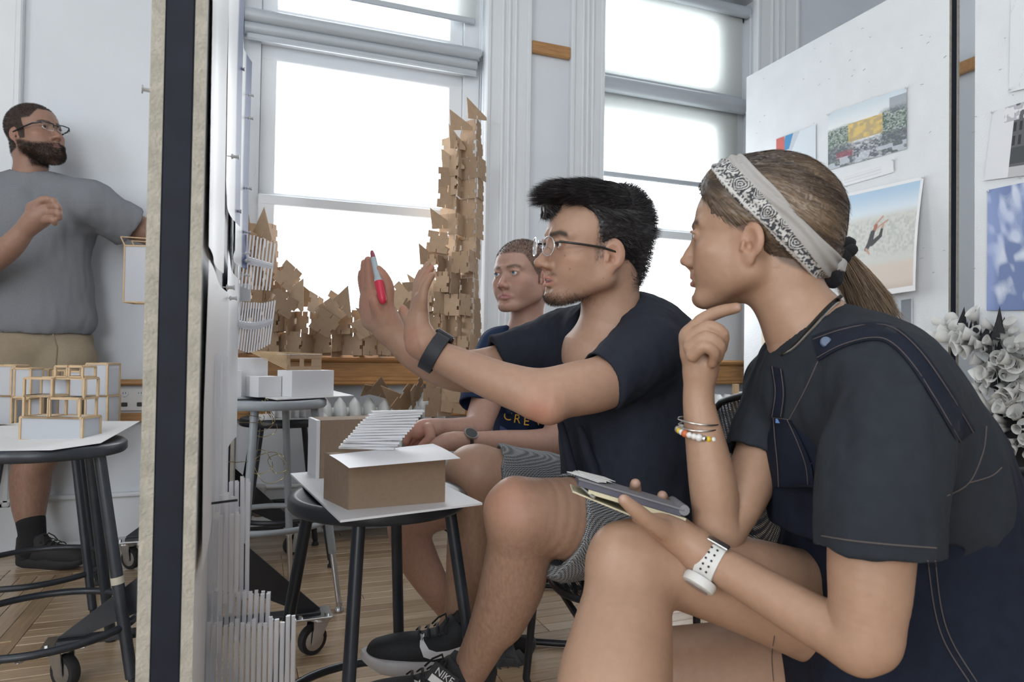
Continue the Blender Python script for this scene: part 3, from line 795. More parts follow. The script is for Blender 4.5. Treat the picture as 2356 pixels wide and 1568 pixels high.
def pin_board(label, x_face, y0, y1, z0, z1, sgn, feet, tilt=0.0, legs=(.28, .36), group='wheeled pin-up boards', layers=(.0127, .031, .0138)):
    """x_face: side seen; sgn: direction of the thickness"""
    t = thing('pinup_board', label, 'pinboard', (x_face, (y0 + y1) / 2, 0), group=group); t.rotation_euler = (0, tilt, 0)
    X = 0.0; yc = 0.0; L = y1 - y0; zc, H = (z0 + z1) / 2, z1 - z0
    a, b, c = layers
    MB().box((sgn * a / 2, 0, zc), (a, L, H)).build('front_panel', [M['homasote'], M['pinwall']][0], t)
    p = t.children[0]; p.data.materials.append(M['pinwall'])
    for f in p.data.polygons:
        if abs(f.normal.x) > .5: f.material_index = 1
    MB().box((sgn * (a + b + c / 2), 0, zc), (c, L, H)).build('rear_panel', M['homasote'], t)
    p = [q for q in t.children if q.name.startswith('rear_panel')][0]; p.data.materials.append(M['pinwall'])
    for f in p.data.polygons:
        if abs(f.normal.x) > .5: f.material_index = 1
    xm = sgn * (a + b / 2)
    for s in (-1, 1): MB().box((xm, s * (L / 2 - .017), (z1 + .1) / 2), (b, .034, z1 - .1), bev=.002).build('frame_post', M['boardtube'], t)
    for z in (z0 + .03, z1 - .02): MB().box((xm, 0, z), (b, L - .07, .034), bev=.002).build('frame_rail', M['boardtube'], t)
    for fy in feet:
        y = fy - (y0 + y1) / 2
        MB().box((xm - (legs[1] - legs[0]) / 2, y, .118), (sum(legs), .045, .012), bev=.002).build('foot_bar', M['black'], t)
        for s, l in ((1, legs[0]), (-1, legs[1])):
            MB().prism([(0, .40), (0, .24), (s * (l - .06), .126), (s * l, .126)], .006, (xm, y, 0), np.array([[1., 0, 0], [0, 0, -1], [0, 1, 0]])).build('gusset', M['black'], t)
            cx = xm + s * (l - .02); MB().box((cx, y, .113), (.10, .09, .006), bev=.001).build('caster_plate', M['chrome'], t)
            for dx in (-.035, .035):
                MB().tube([(cx + dx, y - .03, .11), (cx + dx, y - .03, .124)], .006, 6).build('bolt', M['chrome'], t)
            w_, f_ = MB(), MB(); caster(w_, f_, (cx, y), .5 if s > 0 else 2.4); w_.build('caster_wheel', M['rubber'], t); f_.build('caster_fork', M['chrome'], t)
    return t
pin_board('near pinboard seen edge on with dark frame post between two cream layers', -.0565, .86, 2.05, .22, 2.05, -1, (1.0, 2.02), tilt=.0)
pin_board('second pinboard standing behind the edge-on board near the window', -.0565, 2.75, 3.10, .22, 2.05, -1, (3.02,))
BX = 2.55
pin_board('white pinboard holding colour prints behind the bandana wearer', BX, 1.895, 3.085, .25, 2.42, 1, (2.0, 2.95))
pin_board('pinboard at the right edge carrying paper cone sculptures', BX + .004, .60, 1.795, .25, 2.42, 1, (.7, 1.7))

# prints and papers pinned to the boards
M['print'] = mat('print_paper', (.8, .8, .8), .5, attr='Col')
def sheet(name, label, cat, corners, fn, nx=40, ny=30, bulge=0.0, nrm=(0, 0, 0), group=None):
    """corners TL, TR, BR, BL in space; fn(s, t) -> colours, s to the right, t downwards"""
    TL, TR, BR, BL = [np.asarray(c, float) for c in corners]
    s, t_ = np.meshgrid(np.linspace(0, 1, nx + 1), np.linspace(0, 1, ny + 1)); s, t_ = s.ravel(), t_.ravel()
    P = (TL * (1 - s)[:, None] + TR * s[:, None]) * (1 - t_)[:, None] + (BL * (1 - s)[:, None] + BR * s[:, None]) * t_[:, None]
    P = P + np.asarray(nrm) * (bulge * np.sin(math.pi * t_) * (.5 + .5 * s))[:, None]
    i, j = np.meshgrid(np.arange(nx), np.arange(ny)); q = (j * (nx + 1) + i).ravel(); Q = np.stack([q, q + nx + 1, q + nx + 2, q + 1], 1)
    me_o = mesh_np(name, P, Q, M['print'], None, np.clip(fn(s, t_), 0, 1)); 
    return tag(me_o, label, cat, group)
def nz(s, t, f, k=0): return vnoise(np.stack([s * f, t * f, 0 * s + k], 1))
WH = np.array((.80, .80, .81))
def flat(c): return lambda s, t: np.tile(c, (len(s), 1))
def margin(fn, m=.04, mb=None):
    def g(s, t):
        C = fn((s - m) / (1 - 2 * m), (t - m) / (1 - 2 * m)); w_ = ((s < m) | (s > 1 - m) | (t < m) | (t > 1 - (mb or m))).astype(float); return mixc(C, WH, w_)
    return g
def street(s, t):       # house with yellow panels between trees above parked cars
    C = np.tile((.62, .70, .76), (len(s), 1)); C = mixc(C, (.80, .83, .84), sstep(t, .0, .35))
    tr = np.maximum(sstep(.34 - s, -.05, .08) * sstep(t, .28 - .1 * s, .36), sstep(s, .66, .74) * sstep(t, .2, .32)); C = mixc(C, (.10, .15, .12), np.clip(tr * (.85 + .5 * nz(s, t, 62)), 0, 1)); C = mixc(C, (.30, .36, .30), np.clip(tr * nz(s, t, 34, 5), 0, .7))
    hs = ((s > .28) & (s < .72) & (t > .30) & (t < .62)).astype(float); C = mixc(C, (.45, .33, .14), hs * .9); C = mixc(C, (.70, .52, .18), hs * np.clip(.3 + 1.4 * nz(s, t, 24, 3), 0, 1)); C = mixc(C, (.16, .18, .22), ((s > .80) & (t < .34) & (t > .08)).astype(float) * .6)
    C = mixc(C, (.12, .13, .16), sstep(t, .58, .70) * np.clip(.75 + .5 * nz(s, t, 44, 7), 0, 1)); C = mixc(C, (.34, .07, .10), ((np.abs(t - .80) < .06) & (s > .12) & (s < .34)).astype(float) * .6); C = mixc(C, (.60, .64, .70), ((t > .84) & (nz(s, t, 15, 9) > 0)).astype(float) * .7); return C
def leap(s, t):         # dark clad dancer in mid leap in front of a pale quarry
    C = mixc(np.tile((.42, .58, .74), (len(s), 1)), (.68, .76, .82), sstep(t, 0, .26)); C = mixc(C, (.62, .62, .58), sstep(t, .20, .30)); C = mixc(C, (.42, .46, .42), np.clip(sstep(t, .24, .34) * (1 - sstep(t, .60, .70)) * (.25 + .6 * nz(s, t, 46)), 0, .8)); C = mixc(C, (.66, .58, .50), sstep(t, .70, .76)); C = mixc(C, (.52, .44, .38), sstep(t, .90, 1.0) * .6)
    def limb(a, b, r0, r1, c):
        nonlocal C
        a, b = np.array(a), np.array(b); P = np.stack([s, t * 1.3], 1); ba = b - a; q = np.clip(((P - a) @ ba) / (ba @ ba), 0, 1); d = np.linalg.norm(P - a - q[:, None] * ba, axis=1) - (r0 + q * (r1 - r0)); C = mixc(C, c, 1 - sstep(d, -.004, .006))
    sk, bl = (.50, .30, .22), (.03, .03, .035)
    limb((.50, .46), (.60, .36), .012, .010, sk); limb((.52, .50), (.66, .42), .012, .010, sk); limb((.52, .46), (.50, .52), .020, .02, (.35, .13, .08))
    limb((.48, .54), (.45, .66), .028, .034, bl); limb((.45, .66), (.40, .74), .03, .024, bl); limb((.40, .74), (.44, .80), .016, .010, sk); limb((.47, .68), (.58, .60), .03, .022, bl); limb((.58, .60), (.60, .50), .02, .014, bl); limb((.60, .50), (.62, .44), .012, .008, sk); return C
def facets(s, t):
    C = np.tile((.16, .22, .42), (len(s), 1)); n = np.floor(4.5 * (vnoise(np.stack([s * 7 + 3 * t, t * 9 - 2 * s, 0 * s], 1)) + vnoise(np.stack([s * 14 - 6 * t, t * 12, 0 * s + 4], 1)))) / 4.5
    C = mixc(C, (.62, .68, .80), np.clip(.35 + .8 * n, 0, 1)); return mixc(C, (.30, .38, .66), np.clip(nz(s, t, 3, 8), 0, .7))
def carphoto(s, t):
    C = np.tile((.72, .73, .76), (len(s), 1)); i = (s > .36); C[i] = (.10, .105, .115)
    win = i & (t > .22) & (t < .62) & ((np.floor(s * 22) % 2) == 0) & ((np.floor(t * 16) % 3) > 0); C[win] = (.02, .022, .028)
    fl = (nz(s, t, 15) > -.15) & (t < .22) & (s > .2); C[fl] = (.45, .46, .50); C[(nz(s, t, 22, 3) > .1) & fl] = (.74, .74, .76)
    C[i & (t > .60) & (t < .82)] = (.05, .055, .06); rr = np.sqrt(((s - .66) / .9) ** 2 + ((t - .76) * 1.2) ** 2); C[i & (rr < .10)] = (.02, .02, .02); C[i & (rr < .06)] = (.42, .43, .45); C[i & (t > .86)] = (.50, .50, .52); return C
def shards(s, t):
    C = np.tile((.66, .72, .78), (len(s), 1)); C[(s + t * .8 < .62)] = (.52, .56, .62); C[(np.abs(s - .35 + .5 * t) < .10) & (t < .22)] = (.05, .25, .50); C[(s < .22) & (t < .3)] = (.55, .12, .10); C = mixc(C, (.22, .28, .18), ((t > .72) & (nz(s, t, 14) > -.2)).astype(float) * .6); return C
def onb(u, v, dx=.004): return onp(u, v, 0, BX - dx)
sheet('poster', 'colour print of a yellow panelled house among street trees', 'poster', [onb(1905, 262), onb(2086, 200), onb(2086, 342), onb(1905, 392)], street, 230, 150)
sheet('caption_strip', 'pale caption strip pinned below the street print', 'paper', [onb(1930, 404), onb(2056, 365), onb(2056, 396), onb(1930, 432)], lambda s, t: mixc(np.tile((.76, .77, .79), (len(s), 1)), (.58, .58, .62), ((np.floor(t * 9) % 2 == 0) & (s > .1) & (s < .8) & (t > .3) & (t < .8)).astype(float) * .5), 60, 20)
sheet('poster', 'print of a dark clad dancer leaping over a pale quarry', 'poster', [onb(1925, 450), onb(2126, 405), onb(2106, 668, .055), onb(1925, 694, .05)], margin(leap, .03, .05), 220, 220, bulge=.012, nrm=(-1, 0, 0))
sheet('poster', 'print with red and blue shards half hidden by the hair', 'poster', [onb(1786, 320), onb(1877, 287), onb(1877, 432), onb(1786, 470)], shards, 120, 120)
def darkbar(s, t): C = mixc(np.tile((.60, .68, .72), (len(s), 1)), (.75, .78, .80), sstep(t, .2, .9)); C[(s > .72) & (s < .97)] = (.22, .24, .27); C[(s > .97)] = (.55, .57, .6); return C
sheet('poster', 'pale print with a dark vertical bar above the denim shoulder', 'poster', [onb(2010, 700), onb(2100, 686), onb(2100, 800), onb(2010, 812)], darkbar, 40, 20)
sheet('photo_print', 'small sepia landscape print low on the board behind the neck', 'photo', [onb(1752, 760), onb(1800, 752), onb(1800, 826), onb(1752, 830)], lambda s, t: mixc(np.tile((.62, .54, .42), (len(s), 1)), (.42, .34, .24), np.clip(.5 + nz(s, t, 6) - (t < .3), 0, 1)), 20, 20)
sheet('poster', 'black and white print of a parked car below paper flowers', 'poster', [onb(2284, 256), onb(2440, 208), onb(2425, 395), onb(2264, 415)], carphoto, 180, 130)
sheet('poster', 'blue faceted abstract print on the right edge board', 'poster', [onb(2272, 437), onb(2450, 400), onb(2450, 712), onb(2270, 714)], facets, 180, 200)
sheet('paper_sheet', 'blank drawing sheet at the top right edge', 'paper', [onb(2326, -20), onb(2460, -90), onb(2460, 180), onb(2322, 212)], lambda s, t: mixc(np.tile((.74, .77, .80), (len(s), 1)), (.5, .52, .55), (np.abs(nz(s, t, 3)) < .02).astype(float) * .4), 50, 50)
pinm = mat('clear_pin', (.75, .77, .8), .25); pins = []
def push_pin(p, d, label):
    R = frame_from(d); o = MB().lathe([(.0008, -.006), (.0008, 0), (.0045, .001), (.0045, .003), (.0028, .005), (.0028, .010), (.0042, .0125), (.0042, .014)], p, 10, R).build('push_pin', pinm); tag(o, label, 'push pin', 'push pins on the boards'); return o
for (u, v, s_) in ((2086, 202, 'clear push pin at the right corner of the street print'), (1906, 264, 'clear push pin at the left corner of the street print'), (2124, 408, 'clear push pin at the corner of the dancer print'), (2056, 368, 'clear push pin on the caption strip'), (2284, 258, 'clear push pin on the parked car print'), (2274, 440, 'clear push pin on the blue faceted print'), (2325, 205, 'clear push pin on the blank drawing sheet')): push_pin(onb(u, v), (-1, 0, 0), s_)
# staple marks and torn paper bits on the white board: small dark flecks
fl = MB(); random.seed(9)
for _ in range(70):
    u, v = random.uniform(1730, 2175), random.uniform(60, 640); p = onb(u, v, .0012)
    if v < 830 - .575 * (u - 620) * 1.0 + 0 and v < 172 - .56 * (u - 1712): continue
    fl.box(p, (.0012, random.uniform(.004, .016), random.uniform(.001, .0025)), rotx(random.uniform(-.5, .5)))
for _ in range(16): fl.box(onb(random.uniform(2235, 2350), random.uniform(20, 720), .0012), (.0012, random.uniform(.004, .012), .002), rotx(random.uniform(-.5, .5)))
o = fl.build('staple_marks', mat('dark_flecks', (.38, .39, .41), .8)); tag(o, 'scattered staples and pin scars on the white boards', 'staples', kind='stuff')

# sheets on the grazing face of the near board
FX = -.0565
def edge_sheet(label, y0, y1, z0, z1, curl, c=(.80, .82, .85), blue=False):
    n = 24; V = []; 
    for k in range(n + 1):
        q = k / n; y = y0 + (y1 - y0) * q; x = FX + .004 + curl * (q ** 3 + .35 * (1 - q) ** 4) + .002 * math.sin(q * 7)
        V += [(x, y, z0), (x - .002, y, (z0 + z1) / 2), (x, y, z1)]
    Q = np.array([(k * 3 + j, (k + 1) * 3 + j, (k + 1) * 3 + j + 1, k * 3 + j + 1) for k in range(n) for j in range(2)])
    V = np.array(V); C = np.tile(c, (len(V), 1))
    if blue: C = mixc(C, (.05, .08, .22), ((V[:, 1] > y1 - .06)).astype(float))
    o = mesh_np('pinned_sheet', V, Q, M['print'], None, C); tag(o, label, 'paper', 'sheets on the near board'); return o
edge_sheet('large white sheet nearest the edge of the near board', .875, 1.18, .98, 1.62, .006)
edge_sheet('white sheet with blue curled edge high on the near board', 1.20, 1.62, 1.13, 1.75, .020, blue=True)
edge_sheet('white sheet curling off the near board beside the window', 1.64, 2.03, 1.08, 1.66, .034, blue=True)
edge_sheet('lower glossy white sheet on the near board above the clear rods', .875, 1.40, .60, .965, .008)
edge_sheet('narrow white sheet low on the far half of the near board', 1.42, 2.03, .62, 1.05, .016)
for k, (y, z) in enumerate(((1.30, 1.20), (1.62, 1.48), (1.98, 1.55), (1.99, 1.49), (2.0, 1.30), (2.0, 1.18), (1.60, 1.16), (1.95, 1.115), (1.2, .96), (1.38, .955), (1.98, 1.06), (1.99, 1.10))):
    push_pin((FX + .014 + .018 * (y > 1.9), y, z), (1, 0, 0), 'clear push pin sticking out of the near board')
t = thing('nail', 'short dark nail sticking out of the cream edge of the near board', 'nail', (-.1141, .875, 1.15)); p = onp(345, 208, 1, .88)
MB().lathe([(.0022, -.012), (.0022, .006), (.0048, .007), (.0048, .0085)], p, 10, frame_from((-1, -.15, 0))).build('shank', M['chrome'], t, world=True)
o = MB().tube([onp(500 + 0, 0, 1, 1.2) * 0 + np.array((FX + .02, 1.99, z)) + np.array((.035 * math.sin((z - 1.30) * 30), 0, 0)) for z in np.linspace(1.335, 1.375, 8)], .0008, 5).build('wire_bit', mat('white_wire', (.8, .8, .8), .4)); tag(o, 'thin white wire bit sticking off the near board', 'wire')
# ------------------------------------------------------------------ stools
M['stoolblack'] = mat('worn_black_enamel', (.020, .025, .033), .36, noise=.3, nscale=18)
M['stoolgrey'] = mat('grey_enamel', (.36, .40, .44), .42, noise=.08, nscale=20)
def stool(label, x, y, H, m, r=.18, ring=.20, rot=.6, foot=.235, ext=False, ring2=None, tape=None, leg_r=.0125):
    t = thing('stool', label, 'stool', (x, y, 0), rot, group='round metal shop stools')
    MB().lathe([(.0, H - .006), (r * .80, H - .006), (r * .90, H - .001), (r * .96, H), (r, H - .007), (r, H - .024), (r * .97, H - .030), (r * .94, H - .026), (r * .90, H - .016), (0, H - .016)], seg=48).build('seat', m, t, smooth=50)
    a = math.pi / 4
    for k in range(4):
        c, s = math.cos(a + k * math.pi / 2), math.sin(a + k * math.pi / 2)
        top = np.array((c * r * .80, s * r * .80, H - .02)); bot = np.array((c * foot, s * foot, .012)); P = lambda z: top + (bot - top) * ((H - .02 - z) / (H - .032))
        zb = .19 if ext else .03
        MB().tube([top, P(zb)], leg_r, 14).build('leg', m, t)
        if ext:
            MB().tube([P(zb + .02), P(.02)], leg_r * .76, 12).build('leg_extension', M['chrome'], t)
        MB().lathe([(.010, 0), (.015, .001), (.015, .008), (.010, .016), (.011, .03)], (bot[0], bot[1], 0), 14).build('foot_glide', M['chrome'] if ext else M['rubber'], t)
        if tape and k == tape[0]: MB().tube([P(tape[1]), P(tape[1] - .018)], leg_r + .001, 12).build('tape_band', mat('masking_tape', (.45, .42, .34), .8), t)
    for z in [ring] + ([ring2] if ring2 else []):
        rr = r * .80 + (foot - r * .80) * ((H - .02 - z) / (H - .032)) - .004
        MB().tube([(rr * math.cos(q), rr * math.sin(q), z) for q in np.linspace(0, 2 * math.pi, 48, endpoint=False)], .0095, 10, closed=True).build('foot_ring', m, t, smooth=80)
    return t
c = at(873, 1129, 1.42); stool('black stool carrying the kraft boxes in the middle', c[0], c[1], .57, M['stoolblack'], .182, .125, .36, .235); STOOL_A = c
c = at(108, 1020, 1.76); stool('black stool carrying the stick frame model at the left', c[0], c[1], .615, M['stoolblack'], .182, .155, .30, .255, tape=(3, .28), leg_r=.0145); STOOL_B = c
c = at(85, 1000, 2.24); stool('second black stool standing behind the left stool', c[0], c[1], .62, M['stoolblack'], .18, .14, .15, .25); STOOL_C = c
stool('grey stool carrying the white foam board house model', .062, 2.41, .70, M['stoolgrey'], .178, .30, .42, .24, ext=True); STOOL_D = np.array((.062, 2.41, .70))
c = at(652, 970, 2.80); stool('black stool tucked behind the grey stool', c[0], c[1], .585, M['stoolblack'], .17, .2, .1, .24); STOOL_E = c
stool('grey stool by the second window with a small wooden model', 1.95, 2.36, .645, M['stoolgrey'], .178, .3, .3, .24, ext=True)

# ------------------------------------------------------------------ mesh chairs
def mesh_fabric(name):
    m = mat(name, (.03, .032, .038), .55); nt = m.node_tree; b = nt.nodes['Principled BSDF']; tc = nt.nodes.new('ShaderNodeTexCoord'); mp = nt.nodes.new('ShaderNodeMapping'); mp.inputs['Scale'].default_value = (260, 260, 260)
    ck = nt.nodes.new('ShaderNodeTexVoronoi'); ck.inputs['Randomness'].default_value = 0; ck.inputs['Scale'].default_value = 1.0
    mr = nt.nodes.new('ShaderNodeMapRange'); mr.inputs[1].default_value = .28; mr.inputs[2].default_value = .34
    nt.links.new(tc.outputs['Object'], mp.inputs[0]); nt.links.new(mp.outputs[0], ck.inputs[0]); nt.links.new(ck.outputs['Distance'], mr.inputs[0]); nt.links.new(mr.outputs[0], b.inputs['Alpha']); return m
M['mesh'] = mesh_fabric('perforated_black_mesh')
def shell(outline, depth, nx=16, ny=12):
    """rounded panel: superellipse grid bent backwards"""
    V = []
    for j in range(ny + 1):
        for i in range(nx + 1):
            a, b = -1 + 2 * i / nx, -1 + 2 * j / ny
            x = a * math.sqrt(1 - .38 * b * b); y = b * math.sqrt(1 - .38 * a * a); V.append(outline(x, y, depth))
    F_ = [(j * (nx + 1) + i, j * (nx + 1) + i + 1, (j + 1) * (nx + 1) + i + 1, (j + 1) * (nx + 1) + i) for j in range(ny) for i in range(nx)]
    rim = [V[i] for i in range(nx + 1)] + [V[j * (nx + 1) + nx] for j in range(1, ny + 1)] + [V[ny * (nx + 1) + i] for i in range(nx - 1, -1, -1)] + [V[j * (nx + 1)] for j in range(ny - 1, 0, -1)]
    return V, F_, rim
def chair(label, loc, rz, seat=.44, bo=.20, bh=.165):
    """faces +y; sled tube frame, perforated seat and oval back"""
    t = thing('mesh_chair', label, 'chair', (loc[0], loc[1], 0), rz, group='black mesh chairs')
    tb = M['black']
    V, F_, rim = shell(lambda x, y, d: (x * .225, y * .215, seat - .012 + .018 * x * x + (.02 * y * y if y < 0 else -.03 * y * y)), 0)
    MB().add(V, F_).build('seat', M['mesh'], t, smooth=80); MB().tube(rim, .0075, 8, closed=True).build('seat_rim', tb, t, smooth=80)
    V, F_, rim = shell(lambda x, y, d: (x * .225, -.225 - .05 * (y + 1) * .6 + .055 * x * x, seat + bo + y * bh), 0)
    MB().add(V, F_).build('backrest', M['mesh'], t, smooth=80); MB().tube(rim, .0085, 8, closed=True).build('back_rim', tb, t, smooth=80)
    for s in (-1, 1):
        MB().tube([(s * .20, .19, seat - .02), (s * .235, .205, seat - .10), (s * .245, .225, .06), (s * .245, .205, .014), (s * .245, .15, .012), (s * .245, -.20, .012), (s * .245, -.235, .03), (s * .235, -.215, .12), (s * .215, -.20, seat), (s * .21, -.245, seat + .12), (s * .205, -.262, seat + .22)], .0095, 10).build('side_frame', tb, t, smooth=60)
        MB().tube([(s * .24, .20, .30), (s * .235, -.20, .30)], .007, 8).build('side_brace', tb, t)
    MB().tube([(-.235, .19, seat - .07), (.235, .19, seat - .07)], .007, 8).build('cross_brace', tb, t)
    return t
h1 = at(1460, 1205, 1.47); chair('black mesh chair under the gesturing person', (h1[0] + .04, h1[1]), math.radians(78), .415)
h2 = at(1258, 1150, 2.26); chair('black mesh chair under the person in navy', h2, math.radians(62), .42)
h3 = at(2185, 1490, .99); chair('black mesh chair under the bandana wearer', (h3[0] + .10, h3[1] - .02), math.radians(93), .40, .14, .135)
# ------------------------------------------------------------------ boxes on the middle stool
M['kraft'] = mat('kraft_chipboard', (.30, .215, .15), .85, noise=.07, nscale=120)
M['foam'] = mat('white_foam_board', (.80, .81, .84), .55)
M['basswood'] = mat('basswood', (.56, .40, .24), .65, noise=.12, nscale=40)
M['card'] = mat('corrugated_cardboard', (.42, .29, .19), .85, noise=.06, nscale=60)
M['trace'] = translucent('tracing_paper', (.80, .82, .86), .12, .5)
ZB = .5745
q = [onp(668, 1088, 2, ZB), onp(783, 1196, 2, ZB), onp(1110, 1156, 2, ZB)]; q.append(q[0] + q[2] - q[1])
def slab(name, label, cat, poly, z0, z1, m, group=None):
    v = [(p[0], p[1], z0) for p in poly] + [(p[0], p[1], z1) for p in poly]; n = len(poly)
    f = [tuple(range(n))[::-1], tuple(range(n, 2 * n))] + [(i, (i + 1) % n, n + (i + 1) % n, n + i) for i in range(n)]
    a = sum(poly[i][0] * poly[(i + 1) % n][1] - poly[(i + 1) % n][0] * poly[i][1] for i in range(n))
    if a < 0: f = [x[::-1] for x in f]
    o = MB().add(v, f).build(name, m, None, smooth=None); return tag(o, label, cat, group)
slab('foam_board', 'white foam board sheet lying on the middle black stool', 'foam board', q, ZB - .004, ZB, M['foam'])
b0, b1, b2 = onp(801, 1172, 2, ZB), onp(1022, 1154, 2, ZB), onp(749, 1147, 2, ZB); e1, e2 = b1 - b0, b2 - b0
e2 = unit(e2) * .115; HB = .088
def box_open(label, b0, e1, e2, z0, h, group, inner=None):
    t = thing('cardboard_box', label, 'box', tuple((b0 + (e1 + e2) / 2)[:2]) + (z0,), group=group)
    X, Y = unit(e1), unit(e2); L1, L2 = np.linalg.norm(e1), np.linalg.norm(e2); th = .003; up = np.array((0, 0, 1.)); R = np.array([X, np.cross(up, X), up]).T
    for nm, a, d, L in (('front_panel', b0, X, L1), ('back_panel', b0 + e2, X, L1), ('side_panel', b0, Y, L2), ('side_panel', b0 + e1, Y, L2)):
        c = a + d * L / 2; Rm = np.array([d, np.cross(up, d), up]).T; MB().box((c[0], c[1], z0 + h / 2), (L, th, h), Rm).build(nm, M['kraft'], t, world=True, smooth=None)
    P = [b0, b0 + e1, b0 + e1 + e2, b0 + e2]; slabm = MB(); v = [(p[0], p[1], z0 + h - .003) for p in P] + [(p[0], p[1], z0 + h) for p in P]; slabm.add(v, [(0, 3, 2, 1), (4, 5, 6, 7), (0, 1, 5, 4), (1, 2, 6, 5), (2, 3, 7, 6), (3, 0, 4, 7)]); slabm.build('lid', M['kraft'], t, world=True, smooth=None)
box_open('kraft box standing at the front of the foam board', b0, e1, e2, ZB, HB, 'kraft boxes')
c0, c1 = onp(736, 1100, 2, ZB), onp(900, 1088, 2, ZB); f1 = unit(c1 - c0) * .155; f2 = np.array((-f1[1], f1[0], 0)); f2 = unit(f2) * .085
dd = (c0 - CO) @ CF
box_open('taller kraft box with white side behind the front box', c0, f1, f2, ZB, 133 * dd / F, 'kraft boxes')
o = MB().box(c0 + f2 / 2 - unit(f1) * .0055 + np.array((0, 0, 133 * dd / F / 2)), (.008, .085, 133 * dd / F), np.array([unit(f1), unit(f2), (0, 0, 1)]).T).build('foam_board', M['foam']); tag(o, 'narrow white foam panel against the taller kraft box', 'foam board')
# curled paper on the front box
zt = ZB + HB + .0012
K = [onp(757, 1046, 2, zt), onp(803, 1076, 2, zt), onp(1060, 1054, 2, zt + .002), onp(996, 1020, 2, zt + .004)]
def papr(s, t): return np.tile((.80, .81, .85), (len(s), 1))
sheet('paper_sheet', 'white paper sheet lying on top of the front kraft box', 'paper', [K[0], K[3], K[2], K[1]], papr, 20, 20, bulge=.002, nrm=(0, 0, 1))
# twisted stack of white slats
t = thing('slat_model', 'twisted stack of thin white slats on the front kraft box', 'model', tuple(onp(885, 1035, 2, zt + .004)))
base = onp(875, 1036, 2, zt); ax0 = unit(CR * 1 + CF * .25) * [1, 1, 0]
me = MB().box((0, 0, 0), (.110, .010, .0042)).mesh('slat', smooth=None); me.materials.append(M['foam'])
for k in range(14):
    o = link('slat', me, None, t); a = -.30 + .045 * k + (.22 if (k < 5 and k % 2) else 0); w_ = unit(ax0); n_ = np.array((-w_[1], w_[0], 0))
    p = base + np.array((0, 0, .006 + .0054 * k)) + w_ * (.0046 * k - .026) + n_ * (.0006 * k)
    o.location = Vector(p) - t.location; o.rotation_euler = (.05, .02 * math.sin(k), math.atan2(w_[1], w_[0]) + a)

# ------------------------------------------------------------------ white house model on the grey stool
Q3 = lambda x, y: (460 + x / 2.8, 400 + y / 2.8)
t = thing('house_model', 'white foam board house model with stick roof on the grey stool', 'model', (.062, 2.41, .705))
zt2 = .7065
bp = [onp(*Q3(200, 1400), 2, zt2), onp(*Q3(500, 1450), 2, zt2), onp(*Q3(990, 1425), 2, zt2), onp(*Q3(760, 1370), 2, zt2)]
v = [(p[0], p[1], zt2 - .003) for p in bp] + [(p[0], p[1], zt2) for p in bp]; MB().add(v, [(0, 3, 2, 1), (4, 5, 6, 7), (0, 1, 5, 4), (1, 2, 6, 5), (2, 3, 7, 6), (3, 0, 4, 7)]).build('base_board', M['white'], t, world=True, smooth=None)
X = unit((onp(*Q3(915, 1425), 2, zt2) - onp(*Q3(590, 1440), 2, zt2))); Y = np.array((-X[1], X[0], 0)); Rm = np.array([X, Y, (0, 0, 1)]).T
def blk(nm, x, y, w_, d_, h, z=0, m=None, o=onp(*Q3(590, 1438), 2, zt2)):
    MB().box(o + X * (x + w_ / 2) + Y * (y + d_ / 2) + np.array((0, 0, z + h / 2)), (w_, d_, h), Rm, bev=.0008).build(nm, m or M['foam'], t, world=True)
blk('front_volume', 0, 0, .163, .085, .086); blk('low_volume', -.085, .055, .083, .075, .066); blk('tall_volume', -.118, .13, .11, .07, .125); blk('side_volume', -.135, .10, .018, .10, .085)
blk('rear_volume', .03, .09, .12, .07, .05)
# wall with two window openings, between front volume and roof
wz, wh = .086, .05; wl = .135; y_ = .05; o = onp(*Q3(590, 1438), 2, zt2)
for nm, x, z, w_, h in (('wall_strip', .012, wz, wl, .012), ('wall_strip', .012, wz + .038, wl, .012), ('wall_strip', .012, wz + .012, .014, .026), ('wall_strip', .062, wz + .012, .016, .026), ('wall_strip', .108, wz + .012, .039, .026)): blk(nm, x, y_, w_, .003, h, z, M['card'])
blk('roof_plate', -.02, .052, .165, .004, .0015, wz + .052)
for k in range(11):
    q0 = o + X * (-.075 + .007 * k) + Y * (.13 - .004 * k) + np.array((0, 0, .146)); q1 = o + X * (.012 + .001 * k) + Y * .05 + np.array((0, 0, .090 + .0045 * k)); MB().bar(q0, q1, .003, .003).build('roof_stick', M['basswood'], t, world=True, smooth=None)
MB().bar(o + X * -.08 + Y * .13 + np.array((0, 0, .147)), o + X * .15 + Y * .055 + np.array((0, 0, .140)), .004, .004).build('ridge_stick', M['basswood'], t, world=True, smooth=None)
